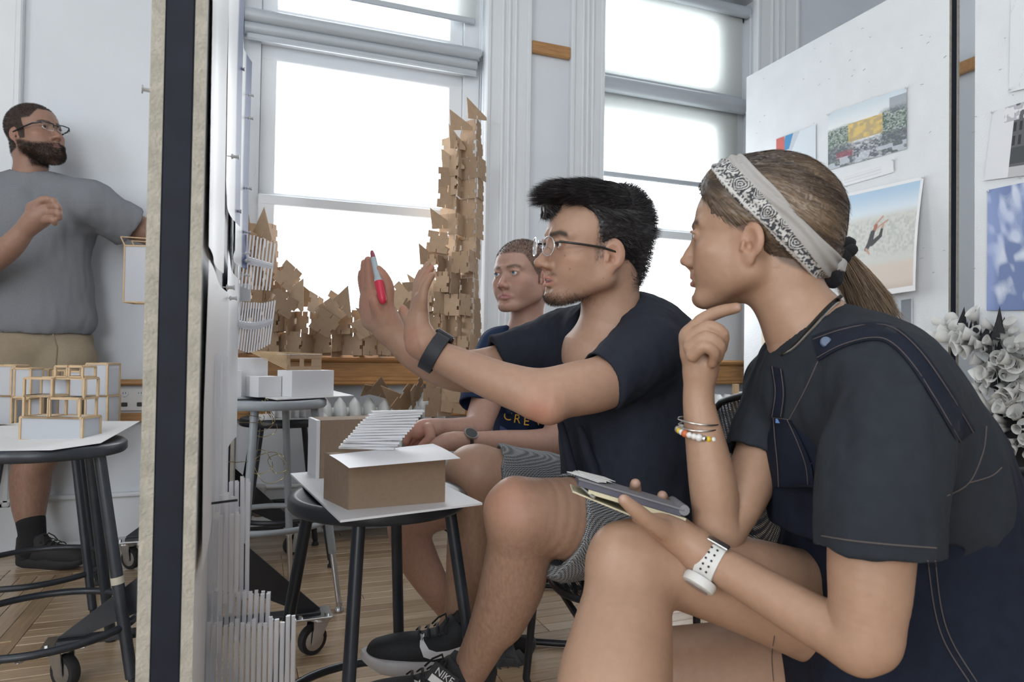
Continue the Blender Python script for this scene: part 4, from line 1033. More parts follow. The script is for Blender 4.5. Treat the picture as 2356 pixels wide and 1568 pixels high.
# lower model on the black stool behind, and wire coils
c = np.array((STOOL_E[0], STOOL_E[1], .585)); t = thing('site_model', 'flat white card model on the stool behind the grey one', 'model', tuple(c))
MB().box(c + (0.02, -.02, .003), (.30, .22, .005)).build('base_board', M['white'], t, world=True, smooth=None); MB().box(c + (.05, -.05, .027), (.2, .1, .042), bev=.001).build('low_block', M['foam'], t, world=True)
for k in range(7): MB().box(c + (-.10 + .03 * k, -.112, .020), (.003, .012, .03)).build('fin', M['foam'], t, world=True, smooth=None)
gw = mat('gold_wire', (.55, .45, .24), .3, .9); t = thing('wire_coil', 'tangled gold wire coil hanging by the grey stool', 'wire', tuple(at(600, 960, 2.1)))
random.seed(12)
for (u, v, r, d) in ((600, 965, 26, 2.16), (612, 958, 20, 2.15), (590, 955, 16, 2.17), (606, 975, 30, 2.14), (622, 1075, 36, 2.12), (598, 1062, 28, 2.13), (640, 1066, 22, 2.12)):
    P = [at(u + r * 1.0 * math.cos(q) + 4 * math.sin(3 * q), v + r * 1.0 * math.sin(q), d + .02 * math.sin(2 * q)) for q in np.linspace(0, 6.1, 22)]; MB().tube(P, .0011, 6).build('wire_loop', gw, t, world=True, smooth=60)
for (v0, v1, u1) in ((945, 960, 600), (1060, 1058, 598), (968, 972, 610)): MB().tube([at(505, v0, 2.0), at(545, v0 + 3, 2.06), at(u1, v1, 2.13)], .0010, 6).build('wire_lead', gw, t, world=True)
for (u, v) in ((608, 930), (600, 935), (615, 940), (618, 948), (603, 948)): MB().tube([at(u, v, 2.13), at(u + 3, v - 14, 2.13), at(u + 9, v - 10, 2.13)], .0012, 6).build('wire_end', gw, t, world=True)

# ------------------------------------------------------------------ stick frame models on the left stools
zs = STOOL_B[2] * 0 + .6165
pp = [onp(-40, 985, 2, zs), onp(60, 968, 2, zs + .002), onp(322, 968, 2, zs + .022), onp(232, 1018, 2, zs + .004), onp(120, 1034, 2, zs), onp(-60, 1036, 2, zs)]
o = MB().add([tuple(p) for p in pp] + [tuple(p - (0, 0, .0012)) for p in pp], [(5, 4, 3, 2, 1, 0), (6, 7, 8, 9, 10, 11)] + [(i, (i + 1) % 6, 6 + (i + 1) % 6, 6 + i) for i in range(6)]).build('paper_sheet', M['white'], None, smooth=None); tag(o, 'white paper sheet overhanging the left black stool', 'paper')
def frame_model(label, u, v, d, boxes, rz, base=None):
    """boxes: (x, y, z, w, d, h, panels) open stick frames with paper panels"""
    p = at(u, v, d); t = thing('frame_model', label, 'model', tuple(p), rz, group='stick frame models'); r = .0028
    for (x, y, z, w_, dp, h, pan) in boxes:
        for a in (0, 1):
            for b in (0, 1):
                MB().box((x + a * w_, y + b * dp, z + h / 2), (2 * r, 2 * r, h)).build('stick', M['basswood'], t, smooth=None)
                MB().box((x + w_ / 2, y + a * dp, z + b * h), (w_, 2 * r, 2 * r)).build('stick', M['basswood'], t, smooth=None)
                MB().box((x + a * w_, y + dp / 2, z + b * h), (2 * r, dp, 2 * r)).build('stick', M['basswood'], t, smooth=None)
        if 'f' in pan: MB().box((x + w_ / 2, y, z + h / 2), (w_ - .004, .0012, h - .004)).build('paper_panel', M['trace'], t, smooth=None)
        if 'b' in pan: MB().box((x + w_ / 2, y + dp, z + h / 2), (w_ - .004, .0012, h - .004)).build('paper_panel', M['trace'], t, smooth=None)
        if 's' in pan: MB().box((x + w_, y + dp / 2, z + h / 2), (.0012, dp - .004, h - .004)).build('paper_panel', M['trace'], t, smooth=None)
        if 'l' in pan: MB().box((x, y + dp / 2, z + h / 2), (.0012, dp - .004, h - .004)).build('paper_panel', M['trace'], t, smooth=None)
        if 't' in pan: MB().box((x + w_ / 2, y + dp / 2, z + h), (w_ - .002, dp - .002, .0012)).build('floor_plate', M['white'], t, smooth=None)
        if 'k' in pan: MB().box((x + w_ * .75, y + dp / 2, z + h + .002), (w_ * .45, dp * .8, .001)).build('dark_square', mat('dark_card', (.06, .08, .13), .7), t, smooth=None)
    return t
ra = math.radians(-24); zp = onp(120, 1010, 2, zs + .002); dA = (zp - CO) @ CF; mA = pxm(dA)
w1 = 148 * mA
frame_model('stick frame model with paper plinth on the left stool', 46, 1012, dA, [(0, 0, 0, w1, .07, .060, 'fsblt'), (.008, 0, .060, w1 * .42, .06, .055, 't'), (w1 * .45, 0, .060, w1 * .5, .065, .050, 'tk'), (.008, 0, .115, w1 * .45, .06, .046, 'tb'), (w1 * .47, .01, .110, w1 * .5, .055, .052, 'tk'), (w1 * .5, .01, .165, w1 * .2, .05, .028, ''), (w1 * .72, .01, .165, w1 * .22, .05, .028, 'b')], ra)
d2 = 2.14; m2 = pxm(d2)
frame_model('tall stick frame with paper panels at the right of the left stool', 196, 974, d2, [(0, 0, 0, 52 * m2, .06, 64 * m2, 'fs'), (0, 0, 64 * m2, 50 * m2, .06, 74 * m2, 'fsb')], ra)
frame_model('stick frames with paper panels at the left edge', -30, 976, d2, [(0, 0, 0, 58 * m2, .06, 66 * m2, 'fb'), (0, 0, 66 * m2, 64 * m2, .06, 70 * m2, 'f'), (62 * m2, .01, 0, 34 * m2, .05, 60 * m2, 'b'), (56 * m2, 0, 64 * m2, 46 * m2, .05, 66 * m2, 'fs')], ra)
frame_model('small stick frames with paper panels standing at the back', 78, 958, 2.24, [(0, 0, 0, 60 * m2, .05, 48 * m2, 'b'), (4 * m2, 0, 48 * m2, 30 * m2, .05, 66 * m2, 'f'), (46 * m2, 0, 48 * m2, 30 * m2, .05, 64 * m2, ''), (86 * m2, 0, 48 * m2, 36 * m2, .05, 62 * m2, 'f'), (60 * m2, 0, 0, 50 * m2, .05, 48 * m2, 'f')], ra)
# lantern-like frame hanging at the hidden hand
d4 = 2.66; m4 = pxm(d4); t = frame_model('wooden frame box with paper sides held beside the board edge', 284, 694, d4, [(0, 0, 0, 100 * m4, .10, 130 * m4, 'fb')], math.radians(-14))
for k in (0, 1):
    MB().bar((0, k * .1, 130 * m4), (-.016, k * .1 + .0, 150 * m4), .004, .004).build('stick', M['basswood'], t, smooth=None); MB().bar((-.016, k * .1, 150 * m4), (.17, k * .1, 146 * m4), .004, .004).build('stick', M['basswood'], t, smooth=None)

# small wooden model on the far grey stool
p = at(1692, 946, 2.75); t = thing('wood_model', 'small upright wooden model on the stool by the second window', 'model', tuple(p))
for (x, w_, h) in ((0, .02, .11), (.04, .016, .07)): MB().box((x, 0, h / 2), (w_, .02, h), bev=.001).build('upright', M['basswood'], t)
MB().box((.02, 0, .004), (.09, .05, .008)).build('base', M['basswood'], t); MB().box((.02, .0, .05), (.03, .003, .06)).build('clear_plate', M['trace'], t)

# coin on the floor, stick scrap
p = onp(43, 1523, 2, .0); o = MB().lathe([(.011, 0), (.0115, .0008), (.0105, .0018), (.004, .0018), (.004, .001)], p, 20).build('metal_washer', M['chrome']); tag(o, 'small silver washer lying on the floor', 'washer')
p = onp(12, 1476, 2, .0015); o = MB().box(p, (.03, .003, .003), rotz(.1)).build('wood_scrap', M['basswood']); tag(o, 'thin wooden stick scrap on the floor', 'stick')

# ------------------------------------------------------------------ clear rod models on the near board
M['acrylic'] = translucent('clear_acrylic', (.80, .84, .90), .42, .55)
def plastic(name, color, clear, tr, gloss):
    m = translucent(name, color, clear, tr); nt = m.node_tree; o = [n for n in nt.nodes if n.type == 'OUTPUT_MATERIAL'][0]; src = o.inputs[0].links[0].from_socket
    g = nt.nodes.new('ShaderNodeBsdfGlossy'); g.inputs['Roughness'].default_value = .15; mx = nt.nodes.new('ShaderNodeMixShader'); mx.inputs[0].default_value = gloss
    nt.links.new(src, mx.inputs[1]); nt.links.new(g.outputs[0], mx.inputs[2]); nt.links.new(mx.outputs[0], o.inputs[0]); return m
M['acryl2'] = plastic('frosted_acrylic', (.90, .92, .97), .38, .6, .10)
def rods(label, spec, loc):
    t = thing('acrylic_model', label, 'model', loc, group='clear rod models on the near board')
    for a, b, r in spec: MB().bar(a, b, r * 2, r * 1.4, up=(0, 1, 0)).build('rod', M['acryl2'], t, world=True, smooth=None)
    return t
random.seed(21)
for lab, v0, v1, vc, n, slope in (('fan of clear strips sticking out of the far end of the near board', 540, 655, 592, 13, 1.0), ('lower fan of clear strips below the first one', 670, 790, 735, 17, -1.0)):
    sp = []; d0, d1 = 1.86, 1.93
    for k in range(n):
        q = k / (n - 1); u = 530 + 96 * q; d = d0 + (d1 - d0) * q; hl = (62 if slope > 0 else 58) * (1 - .25 * abs(q - .5)); cv = vc + (22 * q if slope > 0 else 14 * math.sin(q * 3.0) + 4)
        sp.append((at(u + 7, cv - hl, d), at(u - 6, cv + hl, d), .0022))
    t = rods(lab, sp, tuple(at(540, vc, 1.9)))
    MB().tube([at(526 + 100 * q, vc - 4 + (24 * q if slope > 0 else 14 * math.sin(q * 3) + 4), d0 + (d1 - d0) * q) for q in np.linspace(0, 1, 9)], [.011 - .003 * abs(k - 4) / 4 for k in range(9)], 8).build('ribbon', M['acryl2'], t, world=True)
o = MB().box(at(556, 672, 1.93), (.05, .003, .05), np.array([unit(CR * [1, 1, 0]), unit(CF * [1, 1, 0]), (0, 0, 1)]).T).build('white_card', M['foam']); tag(o, 'white card square between the two clear strip fans', 'card')
def tier(label, us, v0, v1, d, rows, jit=6, tops=None):
    sp = []
    for r_ in range(rows):
        for k, u in enumerate(us):
            sp.append((at(u + 2 * r_, v0 + random.uniform(-jit, jit) + (tops(k) if tops else 0), d + .022 * r_), at(u + 2 * r_ - 3, v1 + random.uniform(-jit, jit), d + .030 * r_), .0027))
    return rods(label, sp, tuple(at(us[0], v1, d)))
tier('lowest and widest row of clear rods at the bottom of the near board', [480 + 13 * k for k in range(16)], 1436, 1600, 1.02, 2, 8, lambda k: -1.0 * k)
tier('stepped row of clear rods above the widest row', [482 + 13.5 * k for k in range(11)], 1362, 1440, 1.06, 2, 6)
tier('tall clear rods standing out halfway up the near board', [518 + 13 * k for k in range(5)], 1100, 1370, 1.10, 2, 10)
tier('tall clear rods close to the face of the near board', [484 + 12.5 * k for k in range(6)], 1170, 1380, 1.04, 2, 40)
tier('topmost long clear rods on the near board below the sheets', [486 + 16 * k for k in range(3)], 815, 1185, 1.05, 2, 14)
o = MB().tube([at(482, 1158, 1.0), at(520, 1153, 1.0), at(546, 1150, 1.0)], .0018, 6).build('dark_stick', M['black']); tag(o, 'thin dark stick laid across the clear rods', 'stick')

# ------------------------------------------------------------------ interlocking cardboard sculpture on the sill
random.seed(33)
t = thing('cardboard_sculpture', 'interlocking notched cardboard sculpture climbing the window frame', 'sculpture', (.55, 3.27, .84))
CARD = [mat('corrugated_cardboard', c, .85, noise=.08, nscale=40) for c in ((.44, .31, .205), (.39, .27, .175), (.48, .345, .235), (.34, .235, .155))]  # cards differ slightly; the wider tone spread imitates lit and shaded faces
def plate_mesh(kind, w_, h):
    n = .010; d = .012; th = .0035
    if kind == 'tri': poly = [(-w_ / 2, -h / 2), (-.004, -h / 2), (-.004, -h / 2 + .02), (.0, -h / 2 + .02), (.0, -h / 2), (w_ / 2, -h / 2), (w_ / 2, -h / 2 + .015), (-w_ / 2, h / 2)]
    else:
        x, y = w_ / 2, h / 2
        poly = [(-x, -y), (-.004, -y), (-.004, -y + .018), (.001, -y + .018), (.001, -y), (x, -y), (x, -y * .45), (x - d, -y * .45), (x - d, -y * .1), (x, -y * .1), (x, y * .55), (x - d * .7, y * .55), (x - d * .7, y), (.006, y), (.006, y - .02), (.001, y - .02), (.001, y), (-x, y), (-x, y * .35), (-x + d, y * .35), (-x + d, -y * .15), (-x, -y * .15)]
    out = []
    for c_ in CARD: me = MB().prism(poly, th, R=np.array([[1., 0, 0], [0, 0, -1], [0, 1, 0]])).mesh('cardboard_plate', smooth=None); me.materials.append(c_); out.append(me)
    return out
PM = {k: plate_mesh(*k) for k in (('sq', .105, .105), ('sq', .09, .10), ('sq', .12, .09), ('tri', .11, .105), ('tri', .09, .12))}
keys = list(PM)
def put(x, y, z, rz, rx=0.0, ry=0.0, kind=None):
    o = link('cardboard_plate', random.choice(PM[kind or random.choice(keys[:3])]), None, t); o.location = (x - .55, y - 3.27, z - .84); o.rotation_euler = (rx, ry, rz); return o
def top_at(x):      # height of the pile along the sill (x in metres)
    return np.interp(x, [-.10, -.04, .03, .08, .16, .24, .34, .46, .56, .66, .72, .78, .84, .90, .925, .96, 1.05, 1.10], [1.20, 1.42, 1.46, 1.30, 1.18, 1.10, 1.06, 1.00, 1.06, 1.10, 1.18, 1.24, 1.36, 1.62, 1.98, 2.06, 2.10, 2.05])
def vfold(x, y, z, a=.9, tilt=0.0, w_=.105):
    # two plates meeting at an upright edge, as one corner of a box
    k = random.choice(keys[:2]); dx = w_ / 2 * math.cos(a); dy = w_ / 2 * math.sin(a)
    put(x - dx, y + dy, z, -a, 0, tilt, k); put(x + dx, y + dy, z + random.uniform(-.010, .010), a, 0, tilt, random.choice(keys[:2]))
x = -.055
while x < 1.06:
    z = .888; tp = top_at(x)
    while z < tp - .02:
        tilt = 0.0 if x > .86 else random.uniform(-.10, .10) * min(1, (z - .84) / .2)
        vfold(x, 3.225 + random.uniform(-.025, .02), z, .95 + random.uniform(-.15, .15), tilt); z += random.uniform(.092, .104)
    if x < .9 and random.random() < .8: put(x + .02, 3.27, tp + .01, random.uniform(-.5, .5), random.uniform(-.25, .25), random.choice((0, .5, -.4)), random.choice(keys))
    x += .098
# outer boxes standing in front low on the pile
for (x, z) in ((.02, .895), (.20, .89), (.33, .90), (.47, .892), (.60, .895), (.73, .89), (.86, .90), (.98, .89), (.10, .99), (.42, .985), (.70, 1.0), (.84, 1.0), (.93, 1.09), (.88, 1.20), (.80, 1.10), (-.02, 1.08), (.97, 1.30)):
    vfold(x, 3.165 + random.uniform(-.01, .012), z, .85 + random.uniform(-.3, .2), random.uniform(-.06, .06))
# tilted plates lying on the slopes
for (x, z, rz, rx, ry, k) in ((-.02, 1.36, .3, .1, .7, 3), (.05, 1.40, -.4, .2, .5, 4), (.08, 1.26, .2, -.1, .75, 3), (.14, 1.18, .5, .1, .6, 0), (.20, 1.10, -.3, .2, .9, 3), (.26, 1.06, .6, -.3, .4, 1), (.32, 1.03, -.5, .4, -.6, 0), (.40, 1.08, .1, -.2, .8, 3), (.50, 1.04, -.2, .3, -.7, 4), (.56, 1.08, .4, .2, -.5, 3), (.63, 1.12, -.4, -.2, -.8, 0), (.70, 1.18, .3, .2, -.8, 3), (.66, 1.05, .8, .4, .3, 1), (.30, .98, .2, .5, .5, 0), (.48, .97, -.6, .5, -.4, 2), (.12, 1.06, .3, .3, .5, 2)):
    put(x, 3.13, z, rz, rx, ry, keys[k])
# narrow lit plates on the inner side of the tall column
for (x, z, k) in ((.84, 1.40, 0), (.80, 1.34, 3), (.86, 1.52, 3), (.88, 1.62, 1), (.89, 1.72, 0), (.91, 1.82, 3), (.93, 1.93, 4), (.95, 2.02, 3), (1.03, 2.085, 3)): put(x, 3.26, z, random.uniform(-.35, .35), 0, random.uniform(-.12, .12), keys[k])
# pieces fallen onto the radiator
t2 = thing('cardboard_offcut', 'fallen notched cardboard plates lying on the radiator', 'cardboard', tuple(at(940, 905, 3.15)))
for (u, v, rz, rx, ry, kind) in ((890, 893, .3, .9, .25, keys[3]), (915, 905, -.3, .7, -.3, keys[4]), (935, 920, .8, .5, .4, keys[0]), (960, 900, 1.2, .3, .9, keys[1]), (868, 890, .1, 1.1, -.2, keys[3]), (1000, 888, .5, .05, .0, keys[0]), (1030, 895, -.5, .05, .05, keys[2]), (1010, 925, .2, .1, .0, keys[0]), (1045, 918, -.4, .0, .1, keys[1])):
    o = link('cardboard_plate', random.choice(PM[kind]), None, t2); o.location = Vector(at(u, v, 3.12)) - t2.location; o.rotation_euler = (rx, ry, rz); o.scale = (1.25, 1.25, 1.25)

# ------------------------------------------------------------------ paper cone sculptures on the right board
pc = translucent('white_paper', (.80, .80, .78), 0.0, .18); bk = mat('black_card', (.02, .02, .024), .7)
def cone_mesh(L, r):
    n = 14; v = [(0, 0, 0)] + [(r * math.cos(2 * math.pi * k / n), r * math.sin(2 * math.pi * k / n), L * (1 + .18 * math.cos(2 * math.pi * k / n))) for k in range(n)]
    me = MB().add(v, [(0, k + 1, (k + 1) % n + 1) for k in range(n)]).mesh('paper_cone', smooth=60); me.materials.append(pc); return me
CM = [cone_mesh(l, r) for l, r in ((.07, .022), (.06, .014), (.09, .028), (.05, .010), (.08, .018))]
TM = [MB().prism(p, .001).mesh('black_triangle', smooth=None) for p in ([(0, 0), (.07, .012), (.012, .035)], [(0, 0), (.10, .0), (.03, .04)])]
for m_ in TM: m_.materials.append(bk)
def cones(label, pts, n, rmin, black, spread):
    c0 = onp(*pts[0], 0, BX - .02); t = thing('paper_sculpture', label, 'paper sculpture', tuple(c0)); k = 0
    for _ in range(n):
        u, v = random.choice(pts); u += random.uniform(-spread, spread); v += random.uniform(-spread, spread) * .8
        p = onp(u, v, 0, BX - .006); c = onp(pts[0][0], pts[0][1], 0, BX - .006); out = unit((p - c) * [0, 1, 1] * 6 + np.array((-1.0, -.2, .1)) * .75 + np.array([random.gauss(0, .3) for _ in range(3)]))
        o = link('paper_cone', random.choice(CM), None, t); o.location = Vector(p) - t.location; o.rotation_euler = Vector(out).to_track_quat('Z', 'Y').to_euler()
    for _ in range(black):
        u, v = random.choice(pts); p = onp(u + random.uniform(-spread, spread), v + random.uniform(-spread, spread), 0, BX - random.uniform(.01, .05)); o = link('black_triangle', random.choice(TM), None, t); o.location = Vector(p) - t.location; o.rotation_euler = (random.uniform(0, 6.3), random.uniform(-1.9, -1.2), random.uniform(0, 6.3))
cones('cluster of rolled white paper cones with black shards', [(2290, 815), (2255, 790), (2240, 770), (2310, 775), (2330, 830), (2300, 860), (2275, 880), (2340, 790), (2225, 775), (2320, 885)], 85, .01, 26, 28)
cones('cluster of folded cream paper points below the paper cones', [(2330, 1000), (2310, 970), (2345, 960), (2320, 1020), (2350, 1020), (2300, 1000), (2310, 1040), (2340, 940)], 55, .01, 0, 22)
dk = MB().box((BX - .01, 1.2, .53), (.02, 1.1, .30)).build('black_card', bk); tag(dk, 'black card low on the right edge board behind the chair back', 'card')
# ------------------------------------------------------------------ person explaining with both hands raised
SK1 = (.41, .25, .175)
def person_explaining():
    t = thing('person', 'person in black t-shirt and checked shorts gesturing with both hands raised', 'person', (.72, 1.42, .45))
    R = orient(.3476, .025, -.116); sc = .961; hp = at(1360.7, 568.7, 1.32)
    loc = lambda P: (np.asarray(P) - hp) @ R / sc
    wld = lambda L: (np.asarray(L) * sc) @ R.T + hp
    parts = []
    # head and neck
    nb = loc(at(1415, 760, 1.37))
    f = head_local(.0017, neck=((0, -.038, -.055), tuple(nb)), neck_r=(.056, .064), mouth_open=.75, nose=1.16, ear=1.1, jaw=1.04, lips=1.1, chin=1.05, eye_open=.8)
    f.cone(nb, nb + (0, .02, -.05), .07, .09, k=.03)
    V, Q = f.surface(1)
    def beard(A, L):
        n = .5 + .5 * vnoise(L * 900)
        jaw = gauss(A, (.0, .080, -.112), (.030, .035, .016)) * 1.1 + gauss(A, (.035, .045, -.104), (.022, .04, .016)) * .8 + gauss(A, (.055, .0, -.065), (.012, .03, .022)) * .12
        mou = gauss(A, (.016, .09, -.0585), (.012, .02, .004)) * .55
        return (jaw + mou) * (.35 + .65 * n)
    def scalp(A, L):
        return (1 - sstep(L[:, 1], .020, .030)) * sstep(L[:, 2], -.040, -.012) * (np.abs(L[:, 0]) > .045) * np.clip(.55 + .5 * vnoise(L * [700, 700, 250]), 0, 1) * (np.abs(L[:, 0]) < .0755) * (L[:, 1] > -.002)
    C = face_colours(V, SK1, red=.10, beard=beard, beard_c=(.07, .042, .03), brow_w=1.15, hair=((.03, .026, .028), scalp))
    W_ = wld(V); C = spots(W_, vnormals(W_, Q), C, ((1299.5, 588, 1.8), (1311, 618, 1.5), (1373, 597, 2.0), (1388, 640, 1.2)), (.10, .045, .035))
    parts.append((wld(V), Q, C))
    # near arm (left) with hand seen from the little finger side
    def arm_colour(V): 
        return np.tile(SK1, (len(V), 1)) * (1 + .02 * vnoise(V * 60)[:, None])
    ch = pchain((1490, 815, 1.26, 64), (1400, 874, 1.22, 63), (1330, 893, 1.19, 63), (1245, 904, 1.17, 58), (1165, 884, 1.18, 50), (1085, 852, 1.19, 43), (1010, 818, 1.20, 35), (972, 796, 1.20, 33))
    lo, hi = bounds(ch, .03); lo2, hi2 = bounds(pchain((975, 605, 1.2, 30), (905, 720, 1.26, 30)), .03)
    f = Field(np.minimum(lo, lo2), np.maximum(hi, hi2), .0022)
    f.spline(ch, k=.02)
    f.cone(*[at(1262, 940, 1.15), at(1235, 930, 1.15)], .024, .020, k=.03)          # elbow
    P = lambda x, y, d, r: (800 + x / 4.61, 560 + y / 4.61, d, r)
    palm = [P(820, 1020, 1.20, 31), P(765, 880, 1.20, 25), P(770, 720, 1.20, 20), P(775, 590, 1.20, 17)]
    f.spline(pchain(*palm), k=.012)
    f.spline(pchain(P(740, 950, 1.225, 26), P(735, 760, 1.235, 20), P(745, 560, 1.245, 14)), k=.014)
    f.spline(pchain(P(665, 985, 1.20, 15), P(690, 870, 1.205, 18), P(720, 760, 1.21, 17)), k=.012)       # heel of the hand
    f.spline(pchain(P(690, 1090, 1.19, 13), P(780, 1060, 1.19, 24)), k=.016)
    finger(f, [P(785, 660, 1.19, 11), P(795, 590, 1.187, 12), P(815, 480, 1.185, 10.5), P(850, 400, 1.183, 9.5), P(893, 335, 1.18, 7.5)], k=.009)
    finger(f, [P(775, 560, 1.205, 12), P(790, 440, 1.207, 10.5), P(835, 340, 1.207, 9.5), P(890, 258, 1.205, 7.5)])
    finger(f, [P(750, 540, 1.225, 12), P(770, 410, 1.23, 10.5), P(805, 310, 1.232, 9.5), P(853, 222, 1.23, 7.5)])
    finger(f, [P(735, 540, 1.245, 11), P(738, 440, 1.25, 10), P(752, 370, 1.252, 9), P(778, 300, 1.25, 7.5)])
    finger(f, [P(700, 930, 1.24, 19), P(655, 830, 1.255, 14), P(620, 760, 1.265, 12.5), P(590, 695, 1.27, 9.5)], k=.008)
    V, Q = f.surface(1); C = arm_colour(V)
    for p_, r_ in ((at(1240, 945, 1.13), .03), (at(800 + 590 / 4.61, 560 + 700 / 4.61, 1.27), .02), (at(800 + 700 / 4.61, 560 + 1010 / 4.61, 1.19), .02), (at(800 + 890 / 4.61, 560 + 270 / 4.61, 1.2), .02)):
        C = mixc(C, np.array(SK1) * (1.12, .74, .72), .6 * np.exp(-((np.linalg.norm(V - p_, axis=1) / r_) ** 2)))
    parts.append((V, Q, C))
    # far arm (right) with hand holding the marker
    ch = pchain((1225, 812, 1.50, 46), (1130, 845, 1.47, 48), (1050, 852, 1.43, 48), (965, 818, 1.39, 41), (905, 768, 1.38, 31), (890, 745, 1.38, 32))
    lo, hi = bounds(ch, .03); lo2, hi2 = bounds(pchain((840, 590, 1.38, 30), (850, 700, 1.42, 40)), .03)
    f = Field(np.minimum(lo, lo2), np.maximum(hi, hi2), .0022)
    f.spline(ch, k=.02)
    f.spline(pchain(P(430, 900, 1.38, 34), P(350, 780, 1.385, 34), P(300, 640, 1.39, 32), P(275, 560, 1.395, 24)), k=.014)
    f.spline(pchain(P(400, 800, 1.37, 24), P(400, 640, 1.365, 19), P(400, 560, 1.365, 17)), k=.014)
    f.spline(pchain(P(250, 820, 1.39, 22), P(215, 680, 1.395, 20), P(205, 560, 1.40, 16)), k=.012)
    finger(f, [P(270, 590, 1.385, 14), P(240, 420, 1.385, 13), P(230, 300, 1.383, 11.5), P(218, 175, 1.38, 9)])         # middle
    finger(f, [P(225, 590, 1.40, 13), P(195, 440, 1.405, 12.5), P(182, 310, 1.405, 11), P(178, 205, 1.40, 8.5)])        # ring
    finger(f, [P(200, 600, 1.41, 12), P(165, 450, 1.42, 11), P(150, 370, 1.42, 10), P(147, 310, 1.415, 8)])             # little
    finger(f, [P(400, 620, 1.365, 17), P(425, 470, 1.36, 15), P(375, 350, 1.355, 13.5), P(325, 278, 1.352, 10.5)], k=.006)   # index, bent
    finger(f, [P(380, 800, 1.36, 20), P(330, 700, 1.35, 17), P(290, 620, 1.342, 14.5), P(283, 585, 1.34, 11)], k=.007)       # thumb
    V, Q = f.surface(1); C = arm_colour(V); C = mixc(C, np.array(SK1) * (1.08, .80, .82), .6 * sstep(V[:, 2], at(890, 760, 1.38)[2], at(880, 690, 1.38)[2]))
    parts.append((V, Q, C))
    # near leg (left)
    ch = pchain((1420, 1210, 1.36, 118), (1330, 1195, 1.30, 98), (1225, 1180, 1.25, 78), (1196, 1182, 1.24, 76))
    sh = pchain((1196, 1182, 1.24, 74), (1188, 1260, 1.26, 69), (1173, 1330, 1.28, 67), (1150, 1400, 1.30, 60), (1118, 1470, 1.32, 49), (1085, 1535, 1.34, 42), (1066, 1575, 1.35, 41))
    lo, hi = bounds(ch + sh, .02); f = Field(lo, hi, .0034); f.spline(ch, k=.02); f.spline(sh, k=.025)
    f.cone(at(1180, 1135, 1.22), at(1158, 1160, 1.225), .024, .022, k=.03)
    f.spline(pchain((1205, 1290, 1.28, 50), (1200, 1350, 1.29, 48), (1165, 1430, 1.31, 38)), k=.03)      # calf
    V, Q = f.surface(1); C = arm_colour(V)
    C = mixc(C, np.array(SK1) * (.62, .55, .52), np.clip(.30 + .35 * vnoise(V * [420, 420, 90]), 0, .6) * sstep(-V[:, 2], -.60, -.50))      # leg hair
    C = mixc(C, np.array(SK1) * (1.1, .78, .74), .5 * np.exp(-((np.linalg.norm(V - at(1165, 1150, 1.19), axis=1) / .045) ** 2)))
    parts.append((V, Q, C))
    # far leg (right)
    ch = pchain((1400, 1190, 1.66, 70), (1250, 1126, 1.63, 64), (1120, 1090, 1.60, 62), (1090, 1088, 1.60, 61))
    sh = pchain((1090, 1088, 1.60, 60), (1088, 1180, 1.61, 55), (1080, 1260, 1.62, 52), (1070, 1340, 1.62, 45), (1058, 1410, 1.62, 36), (1040, 1450, 1.62, 36))
    lo, hi = bounds(ch + sh, .02); f = Field(lo, hi, .004); f.spline(ch, k=.02); f.spline(sh, k=.025)
    V, Q = f.surface(1); C = arm_colour(V); C = mixc(C, np.array(SK1) * (.65, .58, .55), np.clip(.28 + .3 * vnoise(V * [420, 420, 90]), 0, .6) * sstep(-V[:, 2], -.62, -.5))
    parts.append((V, Q, C))
    V, Q, C = join(parts); body = mesh_np('body', V, Q, skin_mat('skin_tan'), t, C)
    eyes_for(R, hp, sc, t, (.05, .028, .018), (-.03, 1, .0))
    tb = MB()   # upper teeth
    tb.tube([wld((x, .0835 + .0055 * math.cos(x / .016 * 1.3), -.0690)) for x in np.linspace(-.015, .015, 9)], .0024 * sc, 8, up=R[:, 2]); tb.build('teeth', mat('teeth', (.75, .72, .66), .3), t, world=True)
    # hair: volume and strands
    f = Field((-.1, -.15, -.12), (.1, .14, .16), .0022)
    f.ell((0, -.016, .040), (.0825, .106, .088), k=0)
    f.ell((0, .012, .088), (.066, .090, .044), k=.02)
    f.cone((0, .075, .096), (.004, .106, .078), .026, .012, k=.02); f.cone((-.03, .07, .09), (-.028, .092, .086), .022, .012, k=.02); f.cone((.03, .07, .09), (.036, .095, .074), .022, .012, k=.02)
    f.ell((0, -.058, .045), (.070, .068, .082), k=.02)
    f.ell((0, -.078, -.018), (.056, .040, .060), k=.02); f.ell((0, -.070, -.060), (.048, .03, .03), k=.015)
    f.box((0, .118, -.045), (.12, .088, .115), rad=.03, k=.016, op='s')      # face
    f.box((0, .120, .046), (.12, .066, .040), rad=.03, k=.020, op='s')        # forehead
    f.ell((0, .10, .075), (.058, .055, .020), k=.006, op='s')
    f.cone((-.004, .092, .088), (.000, .104, .054), .022, .006, k=.020); f.cone((.02, .09, .086), (.026, .100, .056), .020, .006, k=.020)
    for s in (-1, 1):
        f.ell((s * .084, -.012, -.020), (.026, .024, .034), k=.004, op='s')
        f.box((s * .075, .02, -.082), (.03, .075, .045), rad=.01, k=.006, op='s')
    V, Q = f.surface(1)
    N = vnormals(V, Q); rng = np.random.default_rng(5)
    hm = mat('black_hair', (.014, .011, .013), .42, noise=.3, nscale=200, spec=.6)
    V0 = V - N * .002 + N * (.0012 * vnoise(V * [260, 120, 260]))[:, None]
    hair = mesh_np('hair', wld(V0), Q, hm, t)
    pick = rng.choice(len(V), 42000); L = V[pick]; n = N[pick]
